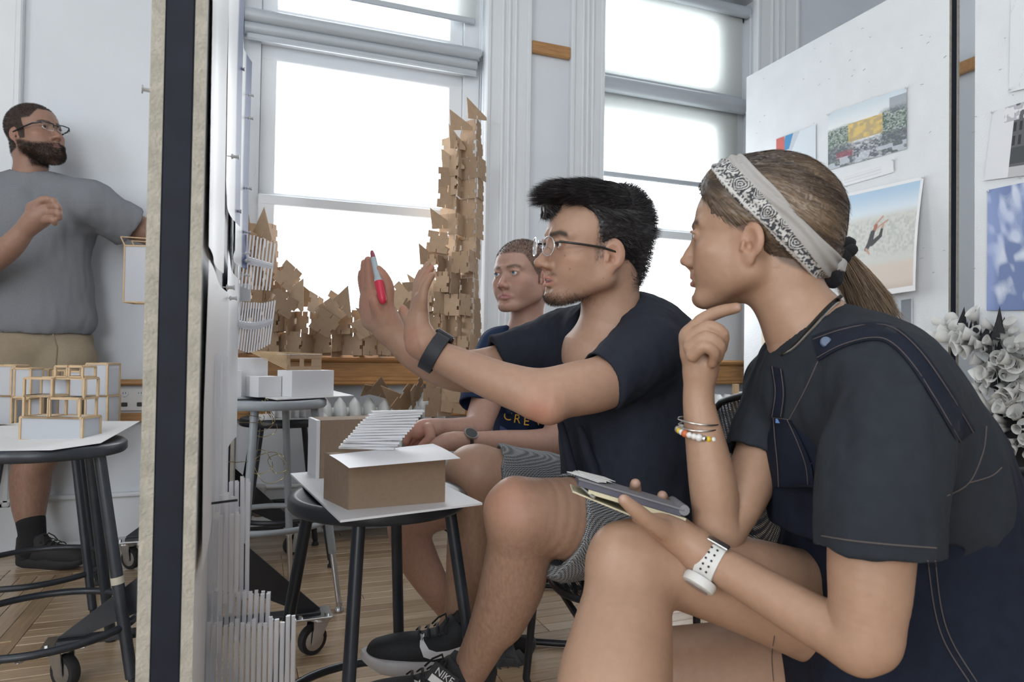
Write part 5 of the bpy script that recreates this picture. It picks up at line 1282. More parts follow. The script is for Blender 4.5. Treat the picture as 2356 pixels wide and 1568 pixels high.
    flow = np.stack([.25 * L[:, 0] / .07, np.where(L[:, 2] > .075, 1.3, -.7) + 0 * L[:, 0], np.where(L[:, 2] > .075, -.15, -.35)], 1)
    flow = np.where((L[:, 1] < -.05)[:, None], np.array([0, -.5, -.15]) + 0 * flow, flow)
    top_ = (L[:, 2] > .06) & (L[:, 1] > -.045)
    d = flow * .75 + n * (np.where(top_, .16, .42) + .45 * (L[:, 1] < -.055))[:, None] + rng.normal(size=n.shape) * np.where(top_, .10, .2)[:, None]
    side = (np.abs(L[:, 0]) > .05) & (L[:, 2] < .055)
    ln = np.where(side, .006, np.where(top_, .026, .014)) * (.6 + .7 * rng.random(len(L))) * np.where(L[:, 1] > .075, .9, 1) * np.where(L[:, 1] < -.06, 1.15, 1)
    o = strands('hair_strands', wld(L - n * .002), d @ R.T, ln, hm, t, width=.00028, droop=.15, rng=rng); o['kind'] = 'stuff'
    # chin beard strands
    pb = parts[0][0]; Lh = loc(pb); N2 = vnormals(pb, parts[0][1]); A = np.abs(Lh) * [1, 0, 0] + Lh * [0, 1, 1]
    w_ = np.clip(beard(A, Lh), 0, 1); w_ /= w_.sum(); w_ = w_ ** 2 / (w_ ** 2).sum(); pick = rng.choice(len(pb), 3400, p=w_)
    d = N2[pick] * .8 + np.array([0, 0, -.6]) + (R @ np.array([0, .25, 0])) + rng.normal(size=(len(pick), 3)) * .25
    o = strands('beard', pb[pick], d, .003 + .004 * rng.random(len(pick)), mat('beard_hair', (.06, .038, .028), .5), t, width=.00022, segs=2, rng=rng); o['kind'] = 'stuff'
    # glasses
    gm = mat('silver_wire', (.75, .76, .78), .2, 1.0); gb = mat('black_temple', (.02, .02, .02), .35); gl = glassy('spectacle_lens', (.97, .98, 1), .95)
    g = thing('glasses', 'round wire-rimmed glasses worn by the gesturing person', 'glasses', tuple(wld((0, .105, -.004))))
    for s in (-1, 1):
        c = np.array((s * .0345, .112 - .004, -.006)); ring = [wld(c + (.0205 * math.cos(q), -.010 * s * math.cos(q) * .4, .0185 * math.sin(q))) for q in np.linspace(0, 2 * math.pi, 28, endpoint=False)]
        MB().tube(ring, .0011, 8, closed=True).build('rim', gm, g, world=True, smooth=80)
        MB().add([wld(c)] + ring, [(0, i + 1, (i + 1) % 28 + 1) for i in range(28)]).build('lens', gl, g, world=True)
        h_ = wld(c + (s * .0215, -.004, .006))
        MB().tube([h_, wld((s * .0665, .098, .003)), wld((s * .0745, .06, .001)), wld((s * .078, .015, -.002)), wld((s * .079, -.012, -.008)), wld((s * .076, -.03, -.028))], [.0012, .0022, .0023, .0022, .002, .0018], 8).build('temple', gb, g, world=True, smooth=60)
        MB().tube([wld(c + (-s * .016, -.003, .0)), wld(c + (-s * .018, -.012, -.004)), wld(c + (-s * .019, -.014, -.010))], .0008, 6).build('nose_pad', gm, g, world=True)
    MB().tube([wld((x, .110 + .004 * math.cos(x / .014 * 1.57), .001 + .003 * math.cos(x / .014 * 1.57))) for x in np.linspace(-.0145, .0145, 7)], .001, 8).build('bridge', gm, g, world=True)
    # t-shirt
    B = orient(.56, 0, 0); br, bf, bu = B[:, 0], B[:, 1], B[:, 2]; up = np.array((0, 0, 1.)); bf = unit(bf * [1, 1, 0]); br = np.cross(bf, up); B = np.array([br, bf, up]).T
    cl = pchain((1560, 705, 1.2, 10), (1120, 780, 1.55, 30), (1500, 1240, 1.25, 30), (1580, 1240, 1.5, 30), (1300, 1200, 1.25, 30), (1330, 900, 1.15, 50))
    lo, hi = bounds(cl, .05); f = Field(lo, hi, .0032)
    chest = at(1432, 850, 1.40); belly = at(1440, 1010, 1.41); hip = at(1455, 1160, 1.43)
    f.ell(chest, (.178, .118, .16), B, k=0); f.ell(belly, (.162, .122, .17), B, k=.05); f.ell(hip, (.168, .135, .13), B, k=.05)
    f.ell(at(1510, 825, 1.36), (.09, .085, .095), B, k=.05)                      # back of the near shoulder
    sl = pchain((1505, 785, 1.28, 60), (1478, 814, 1.25, 84), (1400, 870, 1.22, 74), (1350, 889, 1.20, 70))
    f.spline(sl, k=.035)
    sr = pchain((1270, 790, 1.50, 62), (1215, 808, 1.49, 62), (1110, 838, 1.46, 58)); f.spline(sr, k=.035)
    nbw = at(1420, 756, 1.38)
    f.cone(at(1478, 772, 1.31), nbw, .05, .05, k=.035); f.cone(nbw, at(1300, 765, 1.48), .05, .05, k=.04)
    # folds
    for (a, b, r0, r1) in (((1290, 975, 1.315), (1325, 1120, 1.315), .006, .010), ((1335, 985, 1.295), (1385, 1150, 1.30), .006, .010)):
        f.cone(at(*a), at(*b), r0, r1, k=.022)
    # sleeve openings
    f.plane_cut(at(1390, 872, 1.22), at(1342, 900, 1.19) - at(1400, 862, 1.22)) if False else None
    cut = at(1390, 872, 1.21); ax_ = unit(at(1345, 897, 1.19) - at(1440, 850, 1.235))
    c0, c1 = at(1384, 872, 1.21), at(1384, 872, 1.21) + ax_ * .14
    f.box((c0 + c1) / 2, (.09, .09, .07), frame_from(ax_), rad=.002, k=0, op='s')
    f.cone(c0 - ax_ * .012, c0 + ax_ * .02, .045, .046, k=.003, op='s')
    ax2 = unit(at(1110, 838, 1.46) - at(1215, 808, 1.49)); c2 = at(1143, 838, 1.47)
    f.box(c2 + ax2 * .07, (.09, .09, .07), frame_from(ax2), rad=.002, k=0, op='s'); f.cone(c2 - ax2 * .04, c2 + ax2 * .02, .0475, .049, k=.003, op='s')
    # neck opening, dipping at the throat
    na = wld((0, -.045, -.12)); nv = unit(nbw - na)
    f.cone(na - nv * .05, nbw + nv * .008, .067, .068, k=.006, op='s')
    f.cone(at(1378, 752, 1.30), at(1353, 792, 1.285), .042, .012, k=.010, op='s'); f.cone(at(1345, 745, 1.36), at(1350, 790, 1.30), .034, .010, k=.010, op='s')
    V, Q = f.surface(1); N = vnormals(V, Q)
    V = V + N * (.0036 * vnoise(V * [30, 30, 10]) + .0016 * vnoise(V * [75, 75, 28]))[:, None]
    mesh_np('t_shirt', V, Q, mat('black_cotton', (.018, .022, .034), .85, noise=.12, nscale=70, bump=.25, bscale=1200, spec=.25), t)
    # shorts in small check
    f = Field(*bounds(pchain((1560, 1250, 1.3, 60), (1140, 1060, 1.65, 60), (1300, 1330, 1.25, 50), (1500, 1300, 1.7, 40)), .05), .004)
    f.ell(at(1460, 1205, 1.44), (.175, .15, .10), B, k=0)
    f.spline(pchain((1440, 1220, 1.37, 122), (1330, 1205, 1.30, 112), (1240, 1180, 1.255, 96)), k=.04); f.spline(pchain((1310, 1230, 1.30, 80), (1290, 1275, 1.29, 62)), k=.03)
    f.spline(pchain((1420, 1190, 1.66, 102), (1290, 1140, 1.64, 90), (1120, 1094, 1.60, 80)), k=.04)
    a1 = unit(at(1225, 1180, 1.25) - at(1330, 1200, 1.30)); c1 = at(1287, 1190, 1.28)
    f.box(c1 + a1 * .1, (.13, .16, .1), frame_from(a1), rad=.002, k=0, op='s'); f.chain([(c1 - a1 * .06, .083), (c1 + a1 * .02, .079)], k=.002, op='s'); f.chain([(c1 - a1 * .05 - up * .025, .062), (c1 + a1 * .02 - up * .028, .06)], k=.002, op='s')
    a2 = unit(at(1110, 1085, 1.60) - at(1250, 1098, 1.63)); c2 = at(1140, 1090, 1.61)
    f.box(c2 + a2 * .1, (.12, .12, .1), frame_from(a2), rad=.002, k=0, op='s'); f.chain([(c2 - a2 * .012, .064), (c2 + a2 * .02, .066)], k=.002, op='s')
    V, Q = f.surface(1); N = vnormals(V, Q); V = V + N * (.003 * vnoise(V * [30, 30, 45]))[:, None]
    m = mat('micro_check', (.5, .5, .5), .85); nt = m.node_tree; tc = nt.nodes.new('ShaderNodeTexCoord'); mp = nt.nodes.new('ShaderNodeMapping'); mp.inputs['Rotation'].default_value = (.5, .25, .6)
    ck = nt.nodes.new('ShaderNodeTexChecker'); ck.inputs['Scale'].default_value = 420; ck.inputs[1].default_value = (.34, .35, .36, 1); ck.inputs[2].default_value = (.035, .038, .045, 1)
    nt.links.new(tc.outputs['Object'], mp.inputs[0]); nt.links.new(mp.outputs[0], ck.inputs[0]); nt.links.new(ck.outputs[0], nt.nodes['Principled BSDF'].inputs['Base Color'])
    mesh_np('shorts', V, Q, m, t)
    # wrist watch
    wt = thing('wrist_watch', 'black smart watch on the raised near wrist', 'watch', tuple(at(1000, 815, 1.2)))
    a, b = at(1012, 819, 1.20), at(985, 803, 1.20); ax_ = unit(b - a); c = (a + b) / 2; Fm = frame_from(ax_, up)
    rr = .0295; ring = []
    mb = MB(); n = 30; v = []
    for q in np.linspace(0, 2 * math.pi, n, endpoint=False):
        for (ro, zz) in ((rr, -.013), (rr + .003, -.012), (rr + .003, .012), (rr, .013)):
            v.append(c + Fm @ np.array((ro * 1.02 * math.cos(q), ro * 1.10 * math.sin(q), zz)))
    fcs = [(i * 4 + j, ((i + 1) % n) * 4 + j, ((i + 1) % n) * 4 + (j + 1) % 4, i * 4 + (j + 1) % 4) for i in range(n) for j in range(4)]
    sm = mat('watch_strap', (.016, .02, .028), .6); mb.add(v, fcs).build('strap', sm, wt, world=True, smooth=60)
    top = unit(at(1030, 790, 1.22) - at(1000, 815, 1.2)); top = unit(top - ax_ * (top @ ax_))
    Fc = np.array([np.cross(top, ax_), ax_, top]).T
    MB().box(c + top * .0345, (.034, .036, .010), Fc, bev=.003).build('case', mat('watch_case', (.03, .03, .035), .25, .3), wt, world=True)
    MB().box(c + top * .0400, (.030, .032, .0012), Fc).build('screen', mat('watch_glass', (.25, .27, .3), .08, coat=1.0), wt, world=True)
    # marker
    mk = thing('marker', 'red and grey marker pen held in the far raised hand', 'marker', tuple(at(800 + 330 / 4.61, 560 + 400 / 4.61, 1.345)))
    A_, B_ = at(800 + 255 / 4.61, 560 + 75 / 4.61, 1.36), at(800 + 380 / 4.61, 560 + 640 / 4.61, 1.328); q = lambda s_: A_ + (B_ - A_) * s_
    red = mat('red_plastic', (.62, .03, .07), .35); gr = mat('pale_grey_plastic', (.42, .50, .55), .4)
    MB().tube([q(0), q(.01), q(.06), q(.14)], [.0022, .0032, .0045, .0055], 14).build('cap_end', mat('dull_red_plastic', (.30, .06, .10), .4), mk, world=True, smooth=60)
    MB().tube([q(.14), q(.5), q(.585)], [.0058, .0062, .0088], 16).build('barrel', gr, mk, world=True, smooth=60)
    MB().tube([q(.585), q(.62), q(.9), q(.97), q(1.0)], [.0088, .009, .0082, .006, .002], 16).build('body', red, mk, world=True, smooth=60)
    return t
person_explaining()
BLK = mat('black_mesh_fabric', (.016, .017, .02), .7, noise=.2, nscale=120, bump=.3, bscale=600)
WHT = mat('white_foam', (.62, .61, .62), .6, noise=.05); LCE = mat('black_lace', (.012, .012, .014), .6)
def shoes():
    s = thing('sneaker', 'black running shoe with white sole and white side mark on the far foot', 'shoe', tuple(at(1000, 1555, 1.6)), group='worn shoes')
    tr, R = sneaker(s, at(1112, 1550, 1.565), at(858, 1541, 1.485), (0, 0, 1), BLK, WHT, .98, mat('white_print', (.75, .74, .75), .5), LCE, mark_side=1)
    s = thing('sneaker', 'black shoe with name tab on its tongue, cut off by the lower edge', 'shoe', tuple(at(1030, 1640, 1.35)), group='worn shoes')
    tr, R = sneaker(s, at(1110, 1668, 1.36), at(840, 1668, 1.26), (0, 0, 1), BLK, WHT, 1.0, mat('white_print', (.75, .74, .75), .5), LCE, mark_side=1)
    c = at(1018, 1562, 1.262); X = unit(CR * .80 - CU * .60); Z = unit(-CF * .9 + CU * .3); Z = unit(Z - X * (Z @ X)); Y = np.cross(Z, X); Rm = np.array([X, Y, Z]).T
    MB().box(c - Z * .004, (.058, .036, .004), Rm, bev=.0015).build('tongue_tab', BLK, s, world=True)
    MB().box(c - Z * .0015 - Y * .009, (.044, .013, .0012), Rm).build('tab_patch', WHT, s, world=True)
    text_mesh('tab_lettering', 'NIKE', .018, .0006, c + Y * .006 - Z * .001, Rm, WHT, s)
shoes()
# ------------------------------------------------------------------ person in navy crew shirt, sitting behind
SK2 = (.48, .29, .225)
def person_behind():
    t = thing('person', 'person with buzz cut in navy crew shirt sitting behind the gesturing person', 'person', (.85, 2.1, .45))
    R = orient(.9588, .05, .027); sc = .973; hp = at(1199.4, 636.4, 2.1)
    loc = lambda P: (np.asarray(P) - hp) @ R / sc
    wld = lambda L: (np.asarray(L) * sc) @ R.T + hp
    nb = loc(at(1213, 775, 2.14))
    f = head_local(.0022, neck=((0, -.035, -.055), tuple(nb)), neck_r=(.052, .056), nose=1.05, lips=1.12, jaw=1.0, mouth_open=0.0, eye_open=.8)
    f.cone(nb, nb + (0, .0, -.06), .07, .09, k=.03); V, Q = f.surface(1)
    def scalp(A, L):
        line = .062 - .0 * A[:, 0] - 18 * np.clip(A[:, 0] - .035, 0, 1) ** 2 - .9 * np.clip(.06 - L[:, 1], 0, .05)
        return sstep(L[:, 2] - np.where(L[:, 1] > .015, line, -.03 - .4 * np.clip(.0 - L[:, 1], 0, .1)), -.004, .004) * (A[:, 0] < .0755) * (.72 + .2 * vnoise(L * 700))
    C = face_colours(V, SK2, lip=(.50, .19, .19), red=.16, brow=(.13, .08, .05), brow_w=.95, hair=((.085, .058, .045), scalp))
    parts = [(wld(V), Q, C)]
    rng = np.random.default_rng(2); N = vnormals(wld(V), Q); w_ = np.clip(scalp(np.abs(V) * [1, 0, 0] + V * [0, 1, 1], V), 0, 1); pick = rng.choice(len(V), 9000, p=w_ / w_.sum())
    o = strands('hair', wld(V)[pick], N[pick] + rng.normal(size=(9000, 3)) * .4, .005 * np.ones(9000), mat('short_brown_hair', (.10, .07, .05), .5), t, width=.0004, segs=1, rng=rng); o['kind'] = 'stuff'
    col_ = lambda V: np.tile(SK2, (len(V), 1)) * (1 + .02 * vnoise(V * 60)[:, None])
    # right arm (picture left)
    ch = pchain((1140, 850, 2.10, 36), (1120, 920, 2.05, 36), (1108, 955, 2.0, 34), (1095, 985, 1.95, 32), (1050, 988, 1.90, 27), (1010, 984, 1.86, 22), (992, 988, 1.84, 22))
    f = Field(*bounds(ch + pchain((930, 1010, 1.8, 20)), .03), .003); f.spline(ch, k=.012)
    f.spline(pchain((1000, 985, 1.845, 22), (975, 985, 1.83, 22), (962, 992, 1.82, 18)), k=.01)
    finger(f, [(985, 985, 1.81, 13), (990, 1005, 1.80, 12), (975, 1022, 1.80, 10.5), (966, 1030, 1.80, 8.5)])      # thumb
    for (a, b, c, d_) in (((965, 985), (945, 995), (935, 1015), 1.82), ((970, 995), (948, 1008), (940, 1026), 1.835), ((975, 1000), (955, 1018), (948, 1034), 1.85)):
        finger(f, [(*a, d_, 13), (*b, d_, 11), (*c, d_, 9)])
    V, Q = f.surface(1); parts.append((V, Q, mixc(col_(V), np.array(SK2) * (1.1, .78, .76), .5 * sstep(-V[:, 0], -at(1000, 990, 1.84)[0], -at(960, 990, 1.84)[0]))))
    # left arm (picture right)
    ch = pchain((1330, 880, 2.12, 36), (1300, 960, 2.06, 38), (1275, 1010, 1.98, 36), (1235, 1020, 1.93, 33), (1160, 1016, 1.88, 27), (1085, 1014, 1.84, 21), (1050, 1014, 1.82, 20))
    f = Field(*bounds(ch + pchain((970, 1030, 1.8, 20)), .03), .003); f.spline(ch, k=.012)
    f.spline(pchain((1060, 1014, 1.82, 20), (1030, 1016, 1.81, 22), (1005, 1024, 1.80, 18)), k=.01)
    for j in range(4): finger(f, [(1010, 1018 + 5 * j, 1.80 + .012 * j, 11), (985, 1024 + 5 * j, 1.80 + .012 * j, 10), (965, 1036 + 3 * j, 1.80 + .012 * j, 8)])
    V, Q = f.surface(1); parts.append((V, Q, col_(V)))
    # legs: one knee apart to the picture's left, the other hidden
    def leg(th, sh):
        f = Field(*bounds(pchain(*th) + pchain(*sh), .02), .0045); f.spline(pchain(*th), k=.02); f.spline(pchain(*sh), k=.02); V, Q = f.surface(1)
        parts.append((V, Q, mixc(col_(V), np.array(SK2) * (.75, .66, .62), np.clip(.15 + .2 * vnoise(V * [300, 300, 80]), 0, .4))))
    leg([(1150, 1180, 2.20, 66), (1040, 1155, 2.06, 60), (945, 1190, 1.97, 50)], [(945, 1190, 1.97, 50), (942, 1230, 1.97, 47), (965, 1290, 1.99, 44), (1000, 1350, 2.02, 36), (1040, 1410, 2.05, 27), (1080, 1470, 2.07, 26)])
    leg([(1330, 1170, 2.20, 64), (1260, 1150, 1.98, 58), (1200, 1180, 1.88, 48)], [(1200, 1180, 1.88, 48), (1190, 1280, 1.92, 46), (1180, 1400, 1.95, 34), (1150, 1480, 1.98, 28)])
    V, Q, C = join(parts); mesh_np('body', V, Q, skin_mat('skin_fair'), t, C)
    eyes_for(R, hp, sc, t, (.16, .26, .36), (.10, 1, .02))
    # shirt
    navy = mat('navy_cotton', (.018, .034, .085), .85, noise=.1, nscale=60, bump=.2, bscale=1000, spec=.25)
    B = orient(.75); up = np.array((0, 0, 1.)); bf = unit(B[:, 1] * [1, 1, 0]); B = np.array([np.cross(bf, up), bf, up]).T
    f = Field(*bounds(pchain((1080, 760, 2.1, 60), (1360, 780, 2.2, 60), (1250, 1120, 2.3, 80), (1150, 1000, 2.0, 30)), .08), .0045)
    f.ell(at(1222, 880, 2.19), (.175, .11, .17), B, k=0); f.ell(at(1228, 1010, 2.20), (.155, .115, .17), B, k=.05); f.ell(at(1240, 1110, 2.22), (.16, .13, .10), B, k=.05)
    f.cone(at(1150, 800, 2.13), at(1212, 775, 2.15), .06, .055, k=.04); f.cone(at(1212, 775, 2.15), at(1310, 805, 2.22), .055, .062, k=.04)
    f.spline(pchain((1145, 800, 2.12, 44), (1122, 850, 2.10, 46), (1104, 925, 2.05, 48), (1095, 970, 2.02, 48)), k=.03); f.spline(pchain((1310, 815, 2.2, 46), (1325, 890, 2.12, 48), (1300, 990, 2.04, 48)), k=.03)
    for (a, b) in (((1150, 860, 2.06), (1180, 1000, 2.07)), ((1200, 840, 2.05), (1230, 1010, 2.07)), ((1135, 800, 2.07), (1110, 880, 2.04)), ((1160, 790, 2.06), (1190, 880, 2.05))): f.cone(at(*a), at(*b), .008, .012, k=.02)
    a1 = unit(at(1098, 960, 2.02) - at(1112, 890, 2.07)); c1 = at(1104, 935, 2.045); f.box(c1 + a1 * .06, (.1, .1, .06), frame_from(a1), rad=.002, k=0, op='s'); f.cone(c1 - a1 * .04, c1 + a1 * .02, .055, .056, k=.003, op='s')
    a2 = unit(at(1290, 985, 2.04) - at(1318, 910, 2.1)); c2 = at(1305, 945, 2.07); f.box(c2 + a2 * .06, (.1, .1, .06), frame_from(a2), rad=.002, k=0, op='s'); f.cone(c2 - a2 * .04, c2 + a2 * .02, .055, .056, k=.003, op='s')
    na = wld((0, -.04, -.10)); nv = unit(at(1213, 775, 2.14) - na); f.cone(na, at(1213, 775, 2.14) - nv * .005, .060, .063, k=.006, op='s'); f.ell(at(1196, 760, 2.08), (.045, .04, .03), k=.01, op='s')
    V, Q = f.surface(1); N = vnormals(V, Q); V = V + N * (.002 * vnoise(V * [35, 35, 18]))[:, None]; mesh_np('t_shirt', V, Q, navy, t)
    # chest print: lettering above a pale blue panel, laid on the cloth along the line of sight
    gold = mat('gold_print', (.72, .40, .03), .6); blue = mat('pale_blue_print', (.09, .13, .33), .7)
    dg = bpy.context.evaluated_depsgraph_get(); sh = [c for c in t.children if c.name.startswith('t_shirt')][0]
    from mathutils.bvhtree import BVHTree
    bv = BVHTree.FromPolygons([tuple(p) for p in V], [tuple(int(i) for i in q) for q in Q])
    def lay(u, v, off):
        d = unit(ray(u, v)); h_ = bv.ray_cast(Vector(CO), Vector(d)); p = np.array(h_[0]) if h_[0] is not None else at(u, v, 2.08); return p - d * off
    for (s_, u, v, a) in (('C', 1168, 957, .20), ('R', 1190, 964, .16), ('E', 1211, 969, .08), ('W', 1232, 969, -.02)):
        p = lay(u, v, .004); n = -unit(ray(u, v)); X = unit(CR * math.cos(a) - CU * math.sin(a)); X = unit(X - n * (X @ n)); Rm = np.array([X, np.cross(n, X), n]).T
        text_mesh('print_letter', s_, .038, .0025, p, Rm, gold, t)
    for k_, (u0, v0, u1, v1) in enumerate(((1190, 925, 1196, 946), (1202, 922, 1198, 946), (1206, 924, 1210, 946))):
        MB().tube([lay(u0, v0, .003), lay(u1, v1, .003)], .0012, 5).build('print_stroke', gold, t, world=True)
    P = [(1150, 978), (1150, 1000), (1172, 1003), (1205, 1006), (1178, 996), (1162, 984)]
    vv = np.array([lay(u, v, .003) for u, v in P]); n_ = unit(ray(1170, 990)) * .002; k_ = len(P)
    MB().add(np.concatenate([vv, vv + n_]), [tuple(range(k_)), tuple(range(k_, 2 * k_))[::-1]] + [(i, (i + 1) % k_, k_ + (i + 1) % k_, k_ + i) for i in range(k_)]).build('print_panel', blue, t, world=True, smooth=None)
    # dark shorts
    f = Field(*bounds(pchain((1300, 1180, 2.3, 90), (1040, 1150, 2.0, 60), (1230, 1150, 1.9, 60)), .05), .006)
    f.ell(at(1260, 1150, 2.25), (.17, .15, .11), B, k=0); f.spline(pchain((1200, 1180, 2.22, 76), (1060, 1160, 2.08, 68)), k=.03); f.spline(pchain((1340, 1165, 2.2, 74), (1265, 1140, 2.0, 66)), k=.03)
    V, Q = f.surface(1); mesh_np('shorts', V, Q, mat('charcoal_cotton', (.05, .055, .065), .85), t)
    # watch
    wt = thing('wrist_watch', 'round faced watch on the wrist of the person behind', 'watch', tuple(at(1075, 1013, 1.84)))
    a, b = at(1085, 1014, 1.84), at(1062, 1014, 1.825); ax_ = unit(b - a); c = at(1076, 1014, 1.835); Fm = frame_from(ax_)
    MB().tube([c + Fm @ np.array((.0262 * math.cos(q), .0262 * math.sin(q), 0)) for q in np.linspace(0, 2 * math.pi, 24, endpoint=False)], .005, 6, closed=True, flat=1).build('strap', mat('dark_leather', (.03, .025, .02), .6), wt, world=True)
    top = unit(CU * .75 - CF * .65); top = unit(top - ax_ * (top @ ax_)); Fc = np.array([np.cross(ax_, top), ax_, top]).T
    MB().lathe([(.019, 0), (.020, .003), (.019, .007)], c + top * .024, 20, Fc).build('case', M_STEEL, wt, world=True)
    MB().lathe([(.0165, .0), (.0165, .001)], c + top * .0312, 20, Fc).build('dial', mat('dark_dial', (.06, .065, .07), .3), wt, world=True)
    sh = thing('sneaker', 'dark grey shoe with treaded heel raised behind the bare near shin', 'shoe', tuple(at(1140, 1560, 1.9)), group='worn shoes')
    X = sneaker(sh, at(1172, 1478, 2.03), at(1095, 1572, 1.90), unit(CR * .9 + CU * .55), mat('grey_shoe_fabric', (.06, .06, .065), .8), mat('dark_speckled_rubber', (.16, .155, .15), .8, noise=.5, nscale=150), .95)
    return t
M_STEEL = mat('brushed_steel', (.5, .5, .5), .3, 1.0)
person_behind()
# ------------------------------------------------------------------ person standing by the wall
SK3 = (.31, .18, .13)
def person_standing():
    foot = onp(100, 1300, 2, 0)
    t = thing('person', 'bearded person in grey t-shirt and khaki shorts standing by the wall', 'person', (foot[0], foot[1], 0))
    R = orient(2.8545, .1845, .067); sc = 1.0095; hp = at(81, 309.1, 2.68)
    loc = lambda P: (np.asarray(P) - hp) @ R / sc
    wld = lambda L: (np.asarray(L) * sc) @ R.T + hp
    nb = loc(at(70, 412, 2.69))
    f = head_local(.0026, neck=((0, -.035, -.055), tuple(nb)), neck_r=(.054, .060), nose=1.1, jaw=1.05, mouth_open=.35, eye_open=.8)
    f.ell((0, .060, -.098), (.042, .034, .032), k=.02)
    f.cone(nb, nb + (0, -.01, -.05), .056, .056, k=.02); V, Q = f.surface(1)
    def beard(A, L):
        n = .8 + .25 * vnoise(L * 500)
        zj = np.interp(L[:, 1], [-.01, .02, .05, .075, .11], [-.03, -.042, -.056, -.060, -.058])
        b = (1 - sstep(L[:, 2], zj - .010, zj + .006)) * sstep(L[:, 1], -.012, .006) * sstep(L[:, 2], -.136, -.118)
        mou = np.exp(-((A[:, 0]) / .017) ** 4) * np.exp(-((L[:, 2] + .0712) / .0075) ** 4) * (L[:, 1] > .08)
        return b * (1 - .9 * mou) * n
    def scalp(A, L):
        line = np.interp(A[:, 0], [0, .03, .045, .06], [.074, .074, .060, .040])
        s_ = np.where(L[:, 1] > .030, line, np.where(L[:, 1] > .0, -.035, -.05 - .3 * np.clip(-.03 - L[:, 1], 0, .1)))
        return sstep(L[:, 2] - s_, -.004, .004) * (A[:, 0] < .0765) * .93
    C = face_colours(V, SK3, lip=(.36, .16, .14), red=.10, brow=(.03, .02, .016), brow_w=1.15, beard=beard, beard_c=(.032, .022, .018), hair=((.030, .020, .016), scalp))
    parts = [(wld(V), Q, C)]; rng = np.random.default_rng(8); A = np.abs(V) * [1, 0, 0] + V * [0, 1, 1]; N = vnormals(wld(V), Q)
    for nm, fn, ln, c in (('beard', beard, .008, (.03, .02, .016)), ('hair', scalp, .006, (.028, .019, .015))):
        w_ = np.clip(fn(A, V), 0, 1); pick = rng.choice(len(V), 14000, p=w_ / w_.sum())
        o = strands(nm, wld(V)[pick], N[pick] + (0, 0, -.4) + rng.normal(size=(14000, 3)) * .35, ln * np.ones(14000), mat('dark_' + nm, c, .55), t, width=.0003, segs=2, rng=rng); o['kind'] = 'stuff'
    col_ = lambda V: np.tile(SK3, (len(V), 1)) * (1 + .02 * vnoise(V * 60)[:, None])
    # right arm bent, fist on the chest
    ch = pchain((-95, 470, 2.62, 40), (-120, 560, 2.56, 36), (-90, 640, 2.50, 34), (-40, 610, 2.45, 32), (20, 570, 2.42, 27), (58, 528, 2.41, 21), (75, 510, 2.41, 21))
    f = Field(*bounds(ch + pchain((140, 480, 2.4, 20)), .03), .003); f.spline(ch, k=.012)
    f.spline(pchain((68, 518, 2.41, 22), (88, 500, 2.41, 26), (108, 486, 2.41, 22)), k=.01); f.spline(pchain((80, 480, 2.41, 18), (92, 470, 2.41, 14)), k=.012)
    for k_, (a, b, c) in enumerate((((100, 466), (122, 462), (128, 474)), ((104, 478), (130, 474), (136, 486)), ((106, 492), (132, 489), (136, 500)), ((102, 506), (122, 505), (126, 512)))):
        finger(f, [(*a, 2.405 - .002 * k_, 9.5), (*b, 2.385, 8.5), (*c, 2.39, 7)], k=.0015)
    finger(f, [(82, 478, 2.39, 12), (95, 462, 2.385, 10), (108, 458, 2.385, 8)])
    V, Q = f.surface(1); parts.append((V, Q, col_(V)))
    # left arm reaching towards the board
    ch = pchain((225, 470, 2.74, 40), (290, 512, 2.84, 34), (330, 530, 2.86, 30), (370, 545, 2.88, 28), (405, 560, 2.88, 22), (425, 565, 2.87, 20), (440, 572, 2.86, 18))
    f = Field(*bounds(ch, .03), .004); f.spline(ch, k=.012); V, Q = f.surface(1); parts.append((V, Q, col_(V)))
    # legs
    for (ch) in (pchain((150, 860, 2.72, 58), (110, 1000, 2.72, 48), (75, 1075, 2.70, 42), (70, 1120, 2.70, 40), (68, 1165, 2.69, 34), (72, 1220, 2.68, 25), (74, 1260, 2.67, 25)), pchain((20, 860, 2.66, 58), (-40, 1000, 2.62, 48), (-90, 1080, 2.58, 42), (-100, 1140, 2.58, 38), (-110, 1230, 2.56, 26), (-112, 1270, 2.56, 25))):
        f = Field(*bounds(ch, .02), .005); f.spline(ch, k=.01); V, Q = f.surface(1); parts.append((V, Q, mixc(col_(V), np.array(SK3) * (.6, .55, .5), np.clip(.25 + .3 * vnoise(V * [260, 260, 70]), 0, .5))))
    V, Q, C = join(parts); mesh_np('body', V, Q, skin_mat('skin_brown'), t, C)
    eyes_for(R, hp, sc, t, (.06, .035, .02), (.0, 1, .0))
    # glasses
    gb = mat('black_acetate', (.015, .015, .018), .3); gl = glassy('spectacle_lens', (.97, .98, 1), .95)
    g = thing('glasses', 'half rim black glasses worn by the bearded person', 'glasses', tuple(wld((0, .105, 0))))
    for s in (-1, 1):
        c = np.array((s * .0335, .107, -.003)); pts = [(-.024, .012), (.0, .0145), (.024, .012), (.026, .002), (.020, -.015), (.0, -.018), (-.018, -.015), (-.023, -.002)]
        ring = [wld(c + (x, -.012 * abs(x * s + .0) * (x * s > 0), z)) for x, z in pts]
        MB().tube([ring[-1], ring[0], ring[1], ring[2], ring[3]], .0024, 6).build('brow_bar', gb, g, world=True); MB().tube(ring[3:] + [ring[0]], .0009, 6).build('lower_rim', M_STEEL, g, world=True)
        MB().add([wld(c)] + ring, [(0, i + 1, (i + 1) % 8 + 1) for i in range(8)]).build('lens', gl, g, world=True)
